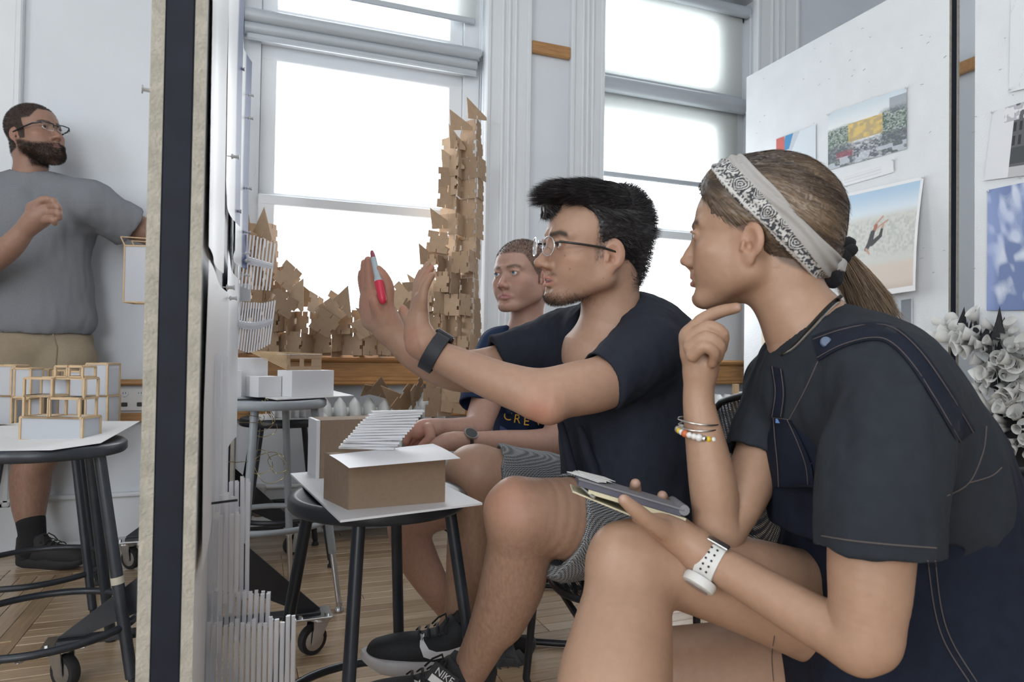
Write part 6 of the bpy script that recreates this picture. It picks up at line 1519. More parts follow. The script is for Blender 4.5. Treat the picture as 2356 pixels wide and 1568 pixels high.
        MB().tube([wld((s * .060, .104, .006)), wld((s * .074, .08, .005)), wld((s * .0785, .02, .001)), wld((s * .080, -.012, -.004)), wld((s * .077, -.03, -.022))], [.003, .0032, .0028, .0024, .002], 6).build('temple', gb, g, world=True)
    MB().tube([wld((x, .108 + .003 * math.cos(x / .012 * 1.57), .004)) for x in np.linspace(-.0115, .0115, 5)], .0018, 6).build('bridge', gb, g, world=True)
    # t-shirt
    B = orient(2.2); up = np.array((0, 0, 1.)); bf = unit(B[:, 1] * [1, 1, 0]); B = np.array([np.cross(bf, up), bf, up]).T
    f = Field(*bounds(pchain((-120, 430, 2.6, 50), (330, 520, 2.9, 40), (60, 800, 2.75, 150), (60, 400, 2.6, 60)), .08), .0055)
    f.ell(at(82, 525, 2.70), (.205, .125, .20), B, k=0); f.ell(at(90, 655, 2.70), (.190, .135, .19), B, k=.06); f.ell(at(95, 735, 2.70), (.190, .140, .12), B, k=.05)
    f.cone(at(-70, 455, 2.64), at(70, 420, 2.69), .075, .06, k=.04); f.cone(at(70, 420, 2.69), at(205, 460, 2.73), .06, .075, k=.04)
    f.spline(pchain((205, 470, 2.72, 52), (262, 500, 2.79, 50), (330, 540, 2.88, 54)), k=.04); f.spline(pchain((-80, 460, 2.62, 50), (-110, 540, 2.58, 50), (-105, 620, 2.54, 50)), k=.04)
    f.box(at(90, 820, 2.70), (.35, .3, .09), rad=.002, k=.002, op='s'); f.ell(at(92, 762, 2.70), (.172, .122, .03), B, k=.004, op='s')
    a1 = unit(at(330, 540, 2.88) - at(262, 500, 2.79)); c1 = at(296, 520, 2.835); f.box(c1 + a1 * .08, (.12, .12, .08), frame_from(a1), rad=.002, k=0, op='s'); f.cone(c1 - a1 * .05, c1 + a1 * .02, .072, .076, k=.003, op='s')
    na = wld((0, -.04, -.10)); nv = unit(at(70, 412, 2.69) - na); f.cone(na, at(70, 412, 2.69) - nv * .035, .062, .066, k=.006, op='s')
    V, Q = f.surface(1); N = vnormals(V, Q); V = V + N * (.005 * vnoise(V * [18, 18, 7]) + .003 * vnoise(V * [45, 45, 18]))[:, None]
    mesh_np('t_shirt', V, Q, mat('grey_marl_cotton', (.20, .21, .23), .9, noise=.06, nscale=200, bump=.2, bscale=700, spec=.2), t)
    # khaki shorts
    f = Field(*bounds(pchain((60, 760, 2.7, 150), (150, 960, 2.72, 80), (-40, 980, 2.6, 80)), .05), .006)
    f.ell(at(92, 790, 2.71), (.185, .135, .14), B, k=0); f.spline(pchain((150, 830, 2.72, 66), (138, 930, 2.72, 66), (128, 980, 2.72, 66)), k=.02); f.spline(pchain((30, 830, 2.66, 70), (0, 930, 2.63, 68), (-20, 985, 2.62, 66)), k=.02)
    V, Q = f.surface(1); N = vnormals(V, Q); V = V + N * (.004 * vnoise(V * [20, 20, 14]))[:, None]; mesh_np('shorts', V, Q, mat('khaki_twill', (.27, .22, .155), .85, noise=.06, nscale=90), t)
    MB().tube([at(122, 768, 2.50), at(132, 800, 2.49), at(128, 850, 2.50)], .003, 6).build('fly_seam', mat('khaki_seam', (.20, .16, .11), .9), t, world=True)
    # socks and shoes
    for nm, ch in (('sock', pchain((71, 1198, 2.68, 29), (74, 1225, 2.68, 27.5), (74, 1258, 2.67, 29))), ('sock', pchain((-108, 1205, 2.56, 29), (-112, 1240, 2.56, 27), (-112, 1268, 2.56, 29)))):
        f = Field(*bounds(ch, .02), .004); f.spline(ch, k=0); V, Q = f.surface(1); mesh_np(nm, V, Q, mat('black_sock', (.012, .012, .014), .95, bump=.5, bscale=300), t)
    bs = mat('black_canvas', (.020, .020, .022), .8)
    s1 = thing('sneaker', 'plain black shoe of the bearded person beside the stool legs', 'shoe', (foot[0], foot[1], 0), group='worn shoes')
    heel = onp(42, 1300, 2, 0.0); toe = onp(196, 1306, 2, 0.0); toe = heel + unit(toe - heel) * .285
    sneaker(s1, heel, toe, (0, 0, 1), bs, mat('black_outsole', (.018, .018, .02), .7), .99)
person_standing()
# ------------------------------------------------------------------ person in the foreground, chin on hand
SK4 = (.40, .245, .165)
def person_listening():
    t = thing('person', 'person in denim overalls with bandana and ponytail resting chin on hand', 'person', (.95, .75, .45))
    R = orient(-.50, .055, -.025); sc = .967; hp = at(1734.5, 544.7, 1.05)
    loc = lambda P: (np.asarray(P) - hp) @ R / sc
    wld = lambda L: (np.asarray(L) * sc) @ R.T + hp
    nb = loc(at(1868, 770, 1.02))
    f = head_local(.0017, neck=((0, -.028, -.060), tuple(nb)), neck_r=(.050, .056), fem=1, nose=.86, lips=1.15, jaw=.97, cheek=1.05, eye_open=.7)
    f.cone(nb, nb + (0, -.02, -.06), .062, .09, k=.03); V, Q = f.surface(1)
    def scalp(A, L):
        zl = np.interp(L[:, 1], [-.12, -.05, -.02, .012, .035, .055, .08], [-.075, -.045, -.02, .004, .022, .05, .072])
        return sstep(L[:, 2] - zl, -.003, .006) * (A[:, 0] < .0765) * .8
    C = face_colours(V, SK4, lip=(.46, .20, .18), red=.07, brow=(.10, .07, .055), brow_w=.9, hair=((.075, .05, .04), scalp))
    parts = [(wld(V), Q, C)]
    col_ = lambda V: np.tile(SK4, (len(V), 1)) * (1 + .015 * vnoise(V * 50)[:, None])
    # near arm (left)
    ch = pchain((2040, 980, .84, 70), (2012, 1150, .80, 92), (2003, 1290, .79, 92), (1996, 1400, .785, 84), (1970, 1458, .79, 74), (1885, 1432, .82, 60), (1790, 1378, .86, 53), (1700, 1325, .90, 47), (1640, 1290, .925, 42), (1612, 1272, .93, 42))
    f = Field(*bounds(ch + pchain((1420, 1110, 1.0, 20), (1400, 1200, .95, 20)), .03), .0024); f.spline(ch, k=.02)
    f.cone(at(2010, 1490, .775), at(1985, 1505, .775), .018, .016, k=.035)
    f.spline(pchain((1620, 1278, .93, 42), (1570, 1240, .935, 40), (1520, 1212, .95, 34), (1480, 1195, .97, 26)), k=.014)
    f.spline(pchain((1600, 1250, .95, 34), (1560, 1215, .975, 30), (1530, 1195, 1.0, 22)), k=.014)
    finger(f, [(1572, 1246, .945, 24), (1540, 1226, .925, 24), (1500, 1203, .908, 20), (1465, 1175, .90, 18), (1436, 1150, .898, 14)], k=.014)          # thumb
    for (a, b, c, d_) in (((1500, 1190), (1465, 1165), (1462, 1112), 1.02), ((1530, 1195), (1512, 1175), (1524, 1140), 1.035), ((1550, 1200), (1540, 1185), (1548, 1158), 1.045)):
        finger(f, [(a[0], a[1], d_ - .03, 18), (b[0], b[1], d_ + .01, 15), (c[0], c[1] + 10, d_, 13.5), (c[0], c[1], d_ - .01, 12)])
    V, Q = f.surface(1); parts.append((V, Q, col_(V)))
    # far arm (right), elbow on the knee, fist under the chin
    ch = pchain((1775, 930, 1.10, 60), (1750, 1040, 1.05, 57), (1710, 1140, 1.01, 54), (1668, 1212, .99, 46), (1650, 1200, .985, 50), (1641, 1120, .985, 54), (1623, 1015, .99, 45), (1608, 930, 1.0, 36), (1609, 870, 1.0, 35), (1612, 845, 1.0, 36))
    f = Field(*bounds(ch + pchain((1560, 700, .98, 20), (1710, 700, 1.0, 20)), .03), .0022); f.spline(ch, k=.016)
    f.cone(at(1660, 1235, .98), at(1640, 1228, .98), .018, .018, k=.03)
    f.spline(pchain((1612, 850, 1.0, 36), (1612, 805, 1.0, 40), (1608, 778, 1.0, 36)), k=.012); f.spline(pchain((1590, 810, .995, 24), (1586, 772, .995, 22)), k=.012)
    finger(f, [(1585, 778, 1.0, 20), (1612, 738, 1.0, 16.5), (1655, 717, 1.0, 15), (1694, 708, 1.0, 12.5)], k=.006)          # index under the jaw
    finger(f, [(1588, 782, .985, 18), (1628, 752, .975, 16), (1662, 768, .972, 15), (1660, 800, .985, 13)], k=.004)
    finger(f, [(1590, 800, .975, 17), (1625, 776, .963, 15.5), (1655, 795, .962, 14), (1652, 822, .975, 12)], k=.004)
    finger(f, [(1594, 818, .968, 15), (1620, 797, .955, 14), (1643, 812, .955, 12.5), (1640, 835, .968, 11)], k=.004)
    finger(f, [(1625, 840, .985, 18), (1645, 810, .985, 14), (1655, 790, .99, 12)], k=.008)
    V, Q = f.surface(1); C = col_(V); parts.append((V, Q, C))
    # crossed legs
    ch = pchain((2000, 1440, 1.0, 140), (1860, 1392, 1.0, 122), (1700, 1340, .995, 106), (1560, 1300, .985, 95), (1475, 1290, .975, 88), (1447, 1295, .97, 86))
    sh = pchain((1447, 1295, .97, 84), (1442, 1380, .94, 100), (1428, 1480, .90, 117), (1412, 1580, .86, 130), (1395, 1690, .83, 122))
    f = Field(*bounds(ch + sh, .02), .0035); f.spline(ch, k=.02); f.spline(sh, k=.03); f.cone(at(1412, 1256, .95), at(1400, 1290, .95), .020, .018, k=.03)
    V, Q = f.surface(1); parts.append((V, Q, col_(V)))
    ch = pchain((2000, 1590, 1.10, 125), (1800, 1550, 1.10, 116), (1620, 1550, 1.09, 108), (1500, 1560, 1.08, 96), (1480, 1640, 1.08, 92))
    f = Field(*bounds(ch, .02), .005); f.spline(ch, k=.02); V, Q = f.surface(1); parts.append((V, Q, col_(V)))
    V, Q, C = join(parts); C = spots(V, vnormals(V, Q), C, ((1431, 1145, 8), (1697, 706, 6.5), (1462, 1110, 7), (1524, 1137, 7)), (.50, .32, .27)); mesh_np('body', V, Q, skin_mat('skin_light_tan', .42), t, C)
    eyes_for(R, hp, sc, t, (.06, .035, .025), (0, 1, 0))
    # hair pulled back to a ponytail
    base = loc(at(1918, 585, 1.09))
    f = Field((-.1, -.15, -.11), (.1, .12, .15), .0022)
    f.ell((0, -.020, .040), (.083, .106, .092), k=0); f.ell((0, .03, .062), (.070, .060, .060), k=.02); f.ell((0, -.080, .02), (.062, .05, .06), k=.03)
    f.cone((0, -.07, -.02), tuple(base), .045, .020, k=.03)
    f.box((0, .145, -.06), (.12, .088, .115), rad=.02, k=.006, op='s'); f.box((0, .080, -.078), (.12, .10, .085), rad=.012, k=.008, op='s')
    f.ell((0, .10, .030), (.07, .045, .052), k=.008, op='s')
    for s in (-1, 1): f.ell((s * .082, -.008, -.022), (.026, .026, .036), k=.004, op='s')
    f.box((0, .02, -.085), (.12, .10, .035), rad=.01, k=.006, op='s')
    V, Q = f.surface(1); N = vnormals(V, Q)
    def streak(L):
        d = L - base; r = np.linalg.norm(d, axis=1) + 1e-6; th = np.arctan2(d[:, 0], d[:, 2] + .35 * d[:, 1]); ph = np.arctan2(d[:, 2], d[:, 1])
        e = unit(np.array((0, .09, .08)) - base); e2 = np.cross(e, (1., 0, 0)); az = np.arctan2(d @ np.array((1., 0, 0)), d @ e2)
        n = vnoise(np.stack([az * 8 + 20, r * 5, 0 * r], 1)) * .75 + vnoise(np.stack([az * 30 + 40, r * 7, 0 * r + 5], 1)) * .55
        root = sstep(L[:, 2] + .5 * L[:, 1], .05, .13)
        w_ = np.clip(.40 + .75 * n - .50 * root, 0, 1); C = np.tile((.034, .023, .020), (len(L), 1)); return mixc(C, (.22, .155, .10), w_)
    C = streak(V); d_ = V - base; ph = np.arctan2(d_[:, 2], d_[:, 1]); th = np.arctan2(d_[:, 0], d_[:, 2] + .35 * d_[:, 1])
    V0 = V + N * (.0011 * vnoise(np.stack([th * 34, ph * 44, 0 * th], 1)))[:, None]
    hm = mat('brown_streaked_hair', (.1, .07, .05), .40, attr='Col', noise=.12, nscale=300, spec=.6)
    hair = mesh_np('hair', wld(V0), Q, hm, t, C)
    rng = np.random.default_rng(11); pick = rng.choice(len(V), 9000); L = V[pick]; to = base - L; to -= N[pick] * (to * N[pick]).sum(1)[:, None]; to /= np.linalg.norm(to, axis=1)[:, None] + 1e-9
    o = strands('hair_strands', wld(L + N[pick] * .0012), (to - N[pick] * .10 + rng.normal(size=L.shape) * .03) @ R.T, .018 + .012 * rng.random(len(L)), hm, t, width=.0003, segs=3, droop=0, curl=.04, rng=rng, C=streak(L)); o['kind'] = 'stuff'
    ex = lambda a: loc(at(*a))
    # ponytail
    tail = [(at(1925, 585, 1.09), .016), (at(1948, 612, 1.10), .020), (at(1975, 650, 1.11), .025), (at(2000, 690, 1.12), .024), (at(2012, 725, 1.12), .012)]
    f = Field(*bounds(tail, .02), .0025); f.spline(tail, k=.0); V, Q = f.surface(1); Lw = V - at(1925, 585, 1.09)
    ang = np.arctan2(Lw @ CF, Lw @ unit(CR * .5 + CU * .8)); C = mixc(np.tile((.09, .06, .045), (len(V), 1)), (.36, .26, .165), np.clip(.55 + .7 * vnoise(np.stack([ang * 9, ang * 5, 2 * Lw[:, 2]], 1)), 0, 1))
    mesh_np('ponytail', V, Q, hm, t, C); N = vnormals(V, Q); pick = rng.choice(len(V), 5000); dr = unit(at(2012, 725, 1.12) - at(1940, 600, 1.1))
    o = strands('ponytail_strands', V[pick], dr + N[pick] * .12 + rng.normal(size=(5000, 3)) * .05, .035 + .03 * rng.random(5000), hm, t, width=.00045, droop=.25, rng=rng, C=C[pick]); o['kind'] = 'stuff'
    # scrunchie
    c = at(1927, 583, 1.092); axd = unit(at(1948, 612, 1.10) - at(1905, 570, 1.085)); Fm = frame_from(axd)
    MB().tube([c + Fm @ np.array(((.021 + .003 * math.sin(9 * q)) * math.cos(q), (.021 + .003 * math.sin(9 * q)) * math.sin(q), .002 * math.sin(5 * q))) for q in np.linspace(0, 2 * math.pi, 60, endpoint=False)], .0095, 10, closed=True).build('hair_tie', mat('black_scrunchie', (.012, .013, .016), .9), t, world=True, smooth=90)
    # bandana: a folded band round the hair
    f = Field((-.105, -.155, -.12), (.105, .13, .155), .0014)
    f.ell((0, -.020, .040), (.0865, .1095, .0955), k=0); f.ell((0, .03, .062), (.0735, .0635, .0635), k=.02); f.ell((0, -.075, -.01), (.066, .056, .055), k=.03); f.cone((0, -.07, -.03), tuple(base + (0, .02, -.02)), .044, .028, k=.03)
    # plane through crown front and nape
    p1, p2 = ex((1668, 372, .99)), ex((1890, 602, 1.05)); e1 = np.array((1., 0, 0)); dv = p2 - p1; dv[0] = 0; dv = unit(dv); nrm = np.cross(e1, dv); mid = (p1 + p2) / 2; mid[0] = 0
    Rb = np.array([e1, dv, nrm]).T
    f.box(mid + nrm * (.024 + .15), (.2, .3, .15), Rb, rad=.002, k=.003, op='s'); f.box(mid - nrm * (.024 + .15), (.2, .3, .15), Rb, rad=.002, k=.003, op='s')
    V, Q = f.surface(1); N = vnormals(V, Q); dd = V - mid; wv = dd @ nrm; al = dd @ dv
    V0 = V + N * (.0016 * np.sin(wv * 420 + 2 * np.sin(al * 30)) )[:, None]
    # printed paisley: rings and teardrops in black on white along the front half, plain cloth behind
    s_ = np.arctan2(dd[:, 0], al) * .09; cell = .030; uu = np.abs(s_) / cell; k0 = np.floor(uu); cu_ = (uu - k0 - .5) * cell; cw = wv - .006 * np.where(k0 % 2 == 0, 1, -1)
    rr = np.sqrt((cu_ * 1.0) ** 2 + (cw + .35 * np.abs(cu_)) ** 2); ringp = (np.sin(rr * 1700 + 0.6) > -.1)
    dots = (vnoise(np.stack([s_ * 420, wv * 420, 0 * wv], 1)) > .05); edge = (np.abs(np.abs(wv) - .0205) < .0014)
    ink = np.where(rr < .0125, ringp, dots) & ~edge; plain = sstep(wv * -1 + .10 * (al > .0) * (al), .004, .007)
    ink = ink & (plain < .5)
    Cb = mixc(mixc(np.tile((.58, .57, .55), (len(V), 1)), (.40, .385, .37), plain), (.022, .026, .036), ink.astype(float) * .95)
    mesh_np('bandana', wld(V0), Q, mat('printed_cotton', (.6, .6, .6), .85, attr='Col', bump=.2, bscale=900), t, Cb)
    kb = [(at(1880, 612, 1.06), .022), (at(1905, 618, 1.075), .026), (at(1918, 606, 1.08), .014)]
    f = Field(*bounds(kb, .03), .0028); f.spline(kb, k=0); f.cone(at(1870, 630, 1.06), at(1912, 640, 1.075), .012, .015, k=.008); V, Q = f.surface(1); N = vnormals(V, Q)
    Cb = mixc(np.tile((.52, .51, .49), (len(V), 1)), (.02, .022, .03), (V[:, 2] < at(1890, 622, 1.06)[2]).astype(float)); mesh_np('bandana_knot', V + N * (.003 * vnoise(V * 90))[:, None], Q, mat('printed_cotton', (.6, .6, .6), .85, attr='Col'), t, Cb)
    # t-shirt
    up = np.array((0, 0, 1.)); B = orient(-.05); lean = unit(at(1960, 830, .99) - at(2150, 1500, .99)); bf = unit(np.cross(np.cross(lean, B[:, 1]), lean)); B = np.array([np.cross(bf, lean), bf, lean]).T
    tee = mat('washed_black_cotton', (.023, .028, .036), .88, noise=.12, nscale=40, bump=.25, bscale=900, spec=.25)
    f = Field(*bounds(pchain((1720, 1000, 1.1, 60), (2060, 720, .95, 30), (2250, 1300, .9, 80), (2000, 1300, .78, 120), (1800, 830, 1.1, 30)), .05), .0032)
    f.ell(at(2000, 955, .99), (.165, .118, .15), B, k=0); f.ell(at(1850, 905, 1.03), (.10, .07, .075), B, k=.04); f.ell(at(2080, 1110, .99), (.15, .125, .17), B, k=.05)
    f.cone(at(2010, 862, .90), at(1890, 800, 1.01), .058, .052, k=.035); f.cone(at(1890, 790, 1.01), at(1800, 870, 1.12), .05, .055, k=.04)
    f.spline(pchain((2065, 905, .86, 105), (2045, 1010, .83, 135), (2022, 1150, .80, 142), (2022, 1270, .79, 142), (2022, 1340, .79, 142)), k=.04)
    f.spline(pchain((1800, 880, 1.11, 62), (1762, 970, 1.07, 66), (1728, 1060, 1.04, 66), (1715, 1100, 1.03, 66)), k=.03)
    for (a, b, r0) in () and (((1990, 880, .80), (1930, 1010, .80), .010), ((1960, 870, .82), (1900, 960, .83), .009), ((2050, 900, .78), (2010, 1100, .74), .009), ((2110, 960, .80), (2120, 1150, .75), .010), ((1900, 1020, .80), (1920, 1200, .74), .009), ((1830, 900, .98), (1810, 1000, .98), .008), ((1790, 900, 1.04), (1740, 1000, 1.02), .007)): f.cone(at(*a), at(*b), r0, r0 * 1.2, k=.02)
    a1 = unit(at(2024, 1340, .79) - at(2022, 1150, .80)); c1 = at(2022, 1266, .79)
    f.box(c1 + a1 * .07, (.11, .11, .07), frame_from(a1), rad=.002, k=0, op='s'); f.cone(c1 - a1 * .045, c1 + a1 * .02, .058, .062, k=.003, op='s')
    a2 = unit(at(1715, 1100, 1.03) - at(1762, 970, 1.07)); c2 = at(1734, 1052, 1.045); f.box(c2 + a2 * .06, (.09, .09, .06), frame_from(a2), rad=.002, k=0, op='s'); f.cone(c2 - a2 * .04, c2 + a2 * .02, .0405, .0415, k=.003, op='s')
    na = wld((0, -.03, -.09)); nbw = at(1868, 770, 1.02); nv = unit(nbw - na); f.cone(na, nbw - nv * .012, .056, .060, k=.006, op='s')
    V, Q = f.surface(1); N = vnormals(V, Q); V = V + N * (.0040 * vnoise(V * [28, 28, 9]) + .0018 * vnoise(V * [70, 70, 24]))[:, None]
    mesh_np('t_shirt', V, Q, tee, t)
    # denim overalls: body, bib and straps
    den = mat('dark_denim', (.0085, .0125, .025), .85, noise=.22, nscale=55, bump=.3, bscale=1100, spec=.25)
    f = Field(*bounds(pchain((2300, 1600, 1.0, 160), (1760, 1080, 1.0, 30), (2150, 760, .95, 20), (1760, 1540, .9, 130)), .05), .0045)
    f.ell(at(2085, 1120, 1.0), (.148, .138, .155), B, k=0); f.ell(at(2130, 1310, 1.0), (.150, .150, .15), B, k=.05); f.ell(at(2170, 1500, .98), (.185, .17, .13), B, k=.06); f.ell(at(2080, 1010, 1.01), (.125, .10, .11), B, k=.04)
    f.ell(at(1905, 1130, 1.01), (.12, .085, .16), B, k=.05); f.ell(at(1960, 1280, 1.0), (.12, .10, .12), B, k=.05)
    f.spline(pchain((2060, 1480, .99, 185), (1940, 1450, .99, 165), (1890, 1430, .995, 150)), k=.05)
    f.spline(pchain((2050, 1590, 1.08, 165), (1880, 1565, 1.08, 150), (1740, 1550, 1.08, 138)), k=.05)
    a3 = unit(at(1740, 1550, 1.08) - at(1880, 1565, 1.08)); c3 = at(1770, 1548, 1.08); f.box(c3 + a3 * .08, (.2, .25, .08), frame_from(a3), rad=.002, k=0, op='s')
    V, Q = f.surface(1); N = vnormals(V, Q); V = V + N * (.0045 * vnoise(V * [20, 20, 9]) + .002 * vnoise(V * [60, 60, 30]))[:, None]
    ov = mesh_np('overalls', V, Q, den, t)
    st = mat('tan_stitching', (.11, .09, .085), .9)
    from mathutils.bvhtree import BVHTree
    allV = []; allQ = []; n0 = 0
    for c in t.children:
        if c.name.startswith(('t_shirt', 'overalls', 'body')):
            me = c.data; co = np.zeros(len(me.vertices) * 3, np.float32); me.vertices.foreach_get('co', co); co = co.reshape(-1, 3) + np.array(t.location)
            allV += [tuple(p) for p in co.tolist()]; allQ += [tuple(i + n0 for i in p.vertices) for p in me.polygons]; n0 = len(allV)
    bv = BVHTree.FromPolygons(allV, allQ)
    def lay(u, v, off=.0):
        d = unit(ray(u, v)); h_ = bv.ray_cast(Vector(CO), Vector(d)); 
        return (np.array(h_[0]) if h_[0] is not None else at(u, v, .95)) - d * off
    def curve2(pts, n=6):
        P = np.array([pts[0]] + list(pts) + [pts[-1]], float); out = []
        for i in range(1, len(P) - 2):
            for q in np.arange(n) / n: out.append(.5 * (2 * P[i] + (P[i + 1] - P[i - 1]) * q + (2 * P[i - 1] - 5 * P[i] + 4 * P[i + 1] - P[i + 2]) * q * q + (3 * P[i] - P[i - 1] - 3 * P[i + 1] + P[i + 2]) * q ** 3))
        out.append(P[-1]); return [tuple(o) for o in out]
    def line(nm, pts, r_=.0007, off=.0008, m_=st, n=6):
        P = [lay(*q, off) for q in curve2(pts, n)]; MB().tube(P, r_, 5).build(nm, m_, t, world=True)
    def band(nm, left, right, thick=.0045):
        """cloth strip between two lines drawn on the clothes below"""
        A_ = curve2(left, 6); B_ = curve2(right, 6); n_ = len(A_); v = []
        for p, q in zip(A_, B_):
            md = ((p[0] + q[0]) / 2, (p[1] + q[1]) / 2); v += [lay(*p, .0015), lay(*p, thick), lay(*md, thick + .001), lay(*q, thick), lay(*q, .0015)]
        fc = [(i * 5 + j, (i + 1) * 5 + j, (i + 1) * 5 + j + 1, i * 5 + j + 1) for i in range(n_ - 1) for j in range(4)] + [(0, 1, 2, 3, 4), tuple((n_ - 1) * 5 + j for j in range(5))[::-1]]
        MB().add(v, fc).build(nm, den, t, world=True, smooth=50)
        for w1 in (.14, .86): line('strap_stitch', [(p[0] + (q[0] - p[0]) * w1, p[1] + (q[1] - p[1]) * w1) for p, q in zip(left, right)], .0006, thick + .0012, n=6)
    band('shoulder_strap', [(1868, 772), (1930, 752), (2000, 740), (2058, 748), (2120, 800), (2185, 890), (2245, 990)], [(1882, 830), (1935, 800), (2000, 782), (2045, 790), (2095, 840), (2150, 925), (2205, 1020)])
    p = lay(1900, 786, .007); MB().lathe([(.0065, 0), (.007, .002), (.005, .0035)], p, 16, frame_from(-unit(ray(1900, 786)))).build('strap_button', mat('blue_button', (.10, .14, .22), .4), t, world=True)
    band('shoulder_strap', [(1772, 840), (1780, 900), (1772, 958)], [(1800, 850), (1806, 905), (1800, 958)])
    band('bib', [(1773, 960), (1773, 1010), (1776, 1070), (1778, 1120)], [(1817, 966), (1842, 1012), (1866, 1070), (1872, 1120)], .006)
    line('bib_stitch', [(1882, 830), (1850, 900), (1815, 965)]); line('bib_stitch', [(1815, 965), (1775, 960)])
    line('bib_stitch', [(1776, 1056), (1810, 1060), (1868, 1066)])
    p = lay(1793, 968, .004); MB().box(p, (.010, .006, .003), frame_from(-unit(ray(1793, 968)))).build('bib_tag', mat('blue_tag', (.10, .19, .42), .8), t, world=True)
    line('side_stitch', [(2135, 1290), (2150, 1400), (2175, 1480), (2230, 1568)]); line('side_stitch', [(2152, 1290), (2166, 1400), (2192, 1478), (2248, 1568)])
    line('back_stitch', [(2180, 1140), (2230, 1110), (2262, 1040), (2270, 980)]); line('back_stitch', [(2230, 1110), (2280, 1095), (2305, 1075)])
    line('hem_stitch', [(1890, 1232), (1960, 1243), (2060, 1253), (2155, 1260)], .0008)
    line('hem_stitch', [(1782, 1462), (1776, 1510), (1780, 1566)])
    for k_, (m_, r_) in enumerate(((mat('black_cord', (.015, .014, .014), .5), .0026), (mat('silver_chain', (.5, .48, .44), .3, .9), .0016))):
        line('necklace', [(1936 + 4 * k_, 680 + 4 * k_), (1905 + 5 * k_, 706 + 4 * k_), (1862 + 6 * k_, 752 + 5 * k_), (1822 + 4 * k_, 796 + 4 * k_), (1797, 816)], r_, .0026, m_)
    return t
person_listening()
# ------------------------------------------------------------------ things held or worn by the foreground person
t = thing('notebook', 'open grey notebook with cream pages held over the raised knee', 'notebook', tuple(at(1450, 1150, .96)))
A_, B_ = at(1328, 1112, .955), at(1572, 1184, .945); X = unit(B_ - A_); Yd = unit(unit(ray(1450, 1148)) + CU * .10); Yd = unit(Yd - X * (Yd @ X)); Z = np.cross(X, Yd); Rm = np.array([X, Yd, Z]).T
if Z @ CU < 0: Z = -Z; Rm = np.array([X, Yd, -np.cross(X, Yd)]).T
L = np.linalg.norm(B_ - A_); c = (A_ + B_) / 2 + Yd * .045
gc = mat('grey_cover', (.20, .20, .22), .6, noise=.08); cp = mat('cream_pages', (.62, .57, .40), .8, noise=.08, nscale=200, stretch=(1, 1, 30))
nrm = np.cross(X, Yd); nrm = nrm if nrm @ CU > 0 else -nrm
Rm = np.array([X, np.cross(nrm, X), nrm]).T
MB().box(c + nrm * .0065, (L, .092, .0028), Rm, bev=.001).build('cover', gc, t, world=True)
MB().box(c + nrm * .001, (L - .004, .088, .008), Rm, bev=.0005).build('page_block', mat('dark_page_edge', (.10, .10, .13), .8), t, world=True)
MB().box(c - nrm * .0065 + X * .012, (L - .012, .086, .006), Rm @ rotz(.0), bev=.0005).build('lower_pages', cp, t, world=True)
tw = rotx(0) @ roty(.075); MB().box(c - nrm * .018 - X * .026, (L * .70, .084, .0022), Rm @ roty(.10), bev=.0004).build('open_page', cp, t, world=True)
MB().tube([B_ + nrm * .0065 + Yd * q for q in (0, .09)], .0075, 10).build('spine', gc, t, world=True)
for k in range(4): MB().box(A_ + X * (.012 + .006 * k) + Yd * (.03 + .012 * k) + nrm * (.0095 + .001 * k), (.05, .03, .0006), Rm @ rotz(.3 * k - .4)).build('loose_slip', M['white'], t, world=True, smooth=None)
MB().tube([A_ + X * .004 + Yd * .02 - nrm * .002, A_ + X * .028 + Yd * .0 - nrm * .012], .0028, 8).build('pen_clip', M['chrome'], t, world=True)
# white watch
t = thing('wrist_watch', 'chunky white watch on the near forearm of the bandana wearer', 'watch', tuple(at(1630, 1300, .92)))
a, b = at(1668, 1306, .912), at(1600, 1266, .933); ax_ = unit(b - a); c = at(1636, 1290, .925); Fm = frame_from(ax_); wm = mat('white_rubber', (.66, .66, .64), .5)
rr = 43 * pxm(.925); n = 36; v = []
for q in np.linspace(0, 2 * math.pi, n, endpoint=False):
    for (ro, zz) in ((rr, -.014), (rr + .0045, -.013), (rr + .0045, .013), (rr, .014)): v.append(c + Fm @ np.array((ro * math.cos(q), ro * math.sin(q), zz)))
MB().add(v, [(i * 4 + j, ((i + 1) % n) * 4 + j, ((i + 1) % n) * 4 + (j + 1) % 4, i * 4 + (j + 1) % 4) for i in range(n) for j in range(4)]).build('strap', wm, t, world=True, smooth=50)
tl = unit(-CU * .80 - CR * .35 - CF * .35); tl = unit(tl - ax_ * (tl @ ax_)); Fc = np.array([np.cross(ax_, tl), ax_, tl]).T
MB().lathe([(.021, 0), (.023, .004), (.022, .012), (.018, .014)], c + tl * (rr + .001), 24, Fc).build('case', wm, t, world=True)
MB().lathe([(.016, 0), (.016, .001)], c + tl * (rr + .0152), 24, Fc).build('dial', mat('grey_dial', (.25, .25, .26), .2), t, world=True)
vw = unit(-unit(ray(1636, 1290)) - ax_ * (-unit(ray(1636, 1290)) @ ax_))
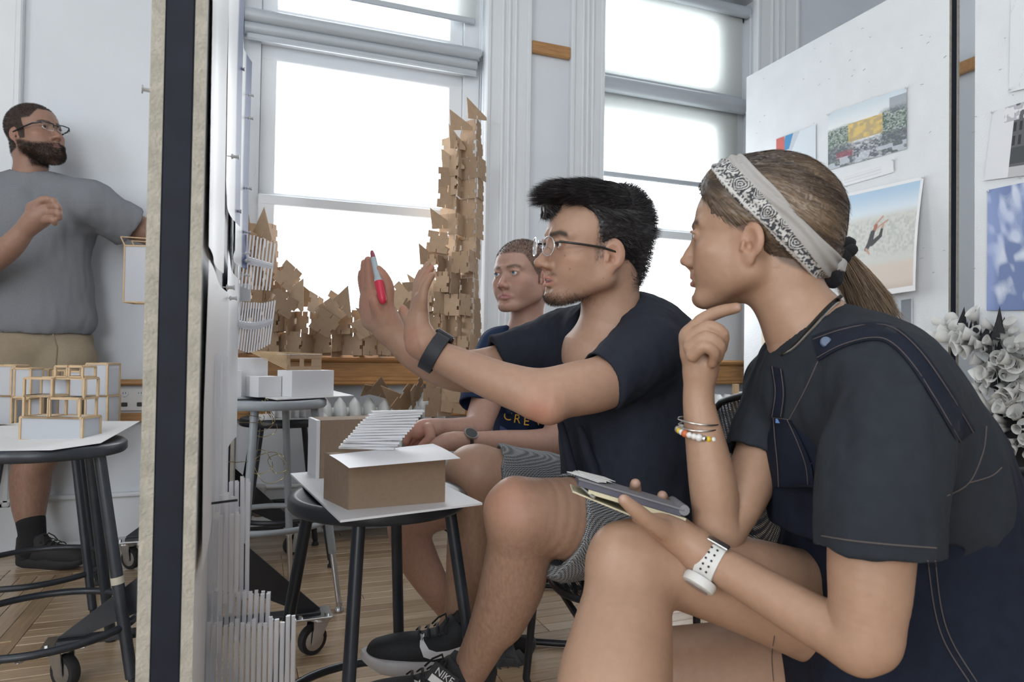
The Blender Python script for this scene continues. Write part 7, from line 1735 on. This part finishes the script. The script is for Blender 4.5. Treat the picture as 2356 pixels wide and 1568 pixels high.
for k in range(5):
    ang = -.55 + .28 * k; d = unit(vw * math.cos(ang) + np.cross(ax_, vw) * math.sin(ang)); Fk = frame_from(d, ax_)
    for s in (-.004, .004): MB().lathe([(.0016, 0), (.0016, .0006)], c + d * (rr + .0046) + ax_ * s, 8, Fk).build('strap_hole', M['rubber'], t, world=True)
ang = .95; d = unit(vw * math.cos(ang) + np.cross(ax_, vw) * math.sin(ang)); MB().box(c + d * (rr + .006), (.012, .030, .004), np.array([np.cross(ax_, d), ax_, d]).T, bev=.001).build('buckle', M['chrome'], t, world=True)
# bangles
def bangle(label, c, ax_, r, tube, m, beads=None, sag=0):
    t = thing('bracelet', label, 'bracelet', tuple(c), group='bracelets on the raised forearm'); Fm = frame_from(ax_)
    P = [c + Fm @ np.array((r * math.cos(q), r * math.sin(q), sag * math.sin(2 * q))) for q in np.linspace(0, 2 * math.pi, 40, endpoint=False)]
    MB().tube(P, tube, 8, closed=True).build('band', m, t, world=True, smooth=80)
    if beads:
        for k, (q, rb, cm) in enumerate(beads): MB().sphere(c + Fm @ np.array((r * math.cos(q), r * math.sin(q), -.001)), rb, 10, 7).build('bead', cm, t, world=True, smooth=80)
    return t
silver = mat('silver_metal', (.66, .65, .62), .22, 1.0); ax_ = unit(at(1608, 930, 1.0) - at(1623, 1015, .99)); r = 46 * pxm(.99)
ax2 = unit(ax_ + CR * .22 - CF * .25); bangle('thin silver bangle highest on the raised forearm', at(1606, 968, .992), ax2, r, .0014, silver)
bangle('second thin silver bangle just under the first', at(1607, 980, .992), unit(ax_ + CR * .12 - CF * .30), r, .0014, silver)
wb, yb, ob = mat('pearl_bead', (.75, .74, .72), .25), mat('yellow_bead', (.70, .48, .03), .35), mat('orange_bead', (.55, .14, .05), .4)
F_ = frame_from(unit(ax_ + CR * .30 - CF * .30)); front = [q for q in np.linspace(0, 2 * math.pi, 26, endpoint=False)]
bd = [(q, .0045 if k % 3 else .0055, (wb, wb, silver, yb, wb, ob, wb)[k % 7]) for k, q in enumerate(front)]
bangle('beaded charm bracelet of white, yellow and orange beads', at(1606, 995, .992), unit(ax_ + CR * .30 - CF * .30), r, .0010, silver, bd)
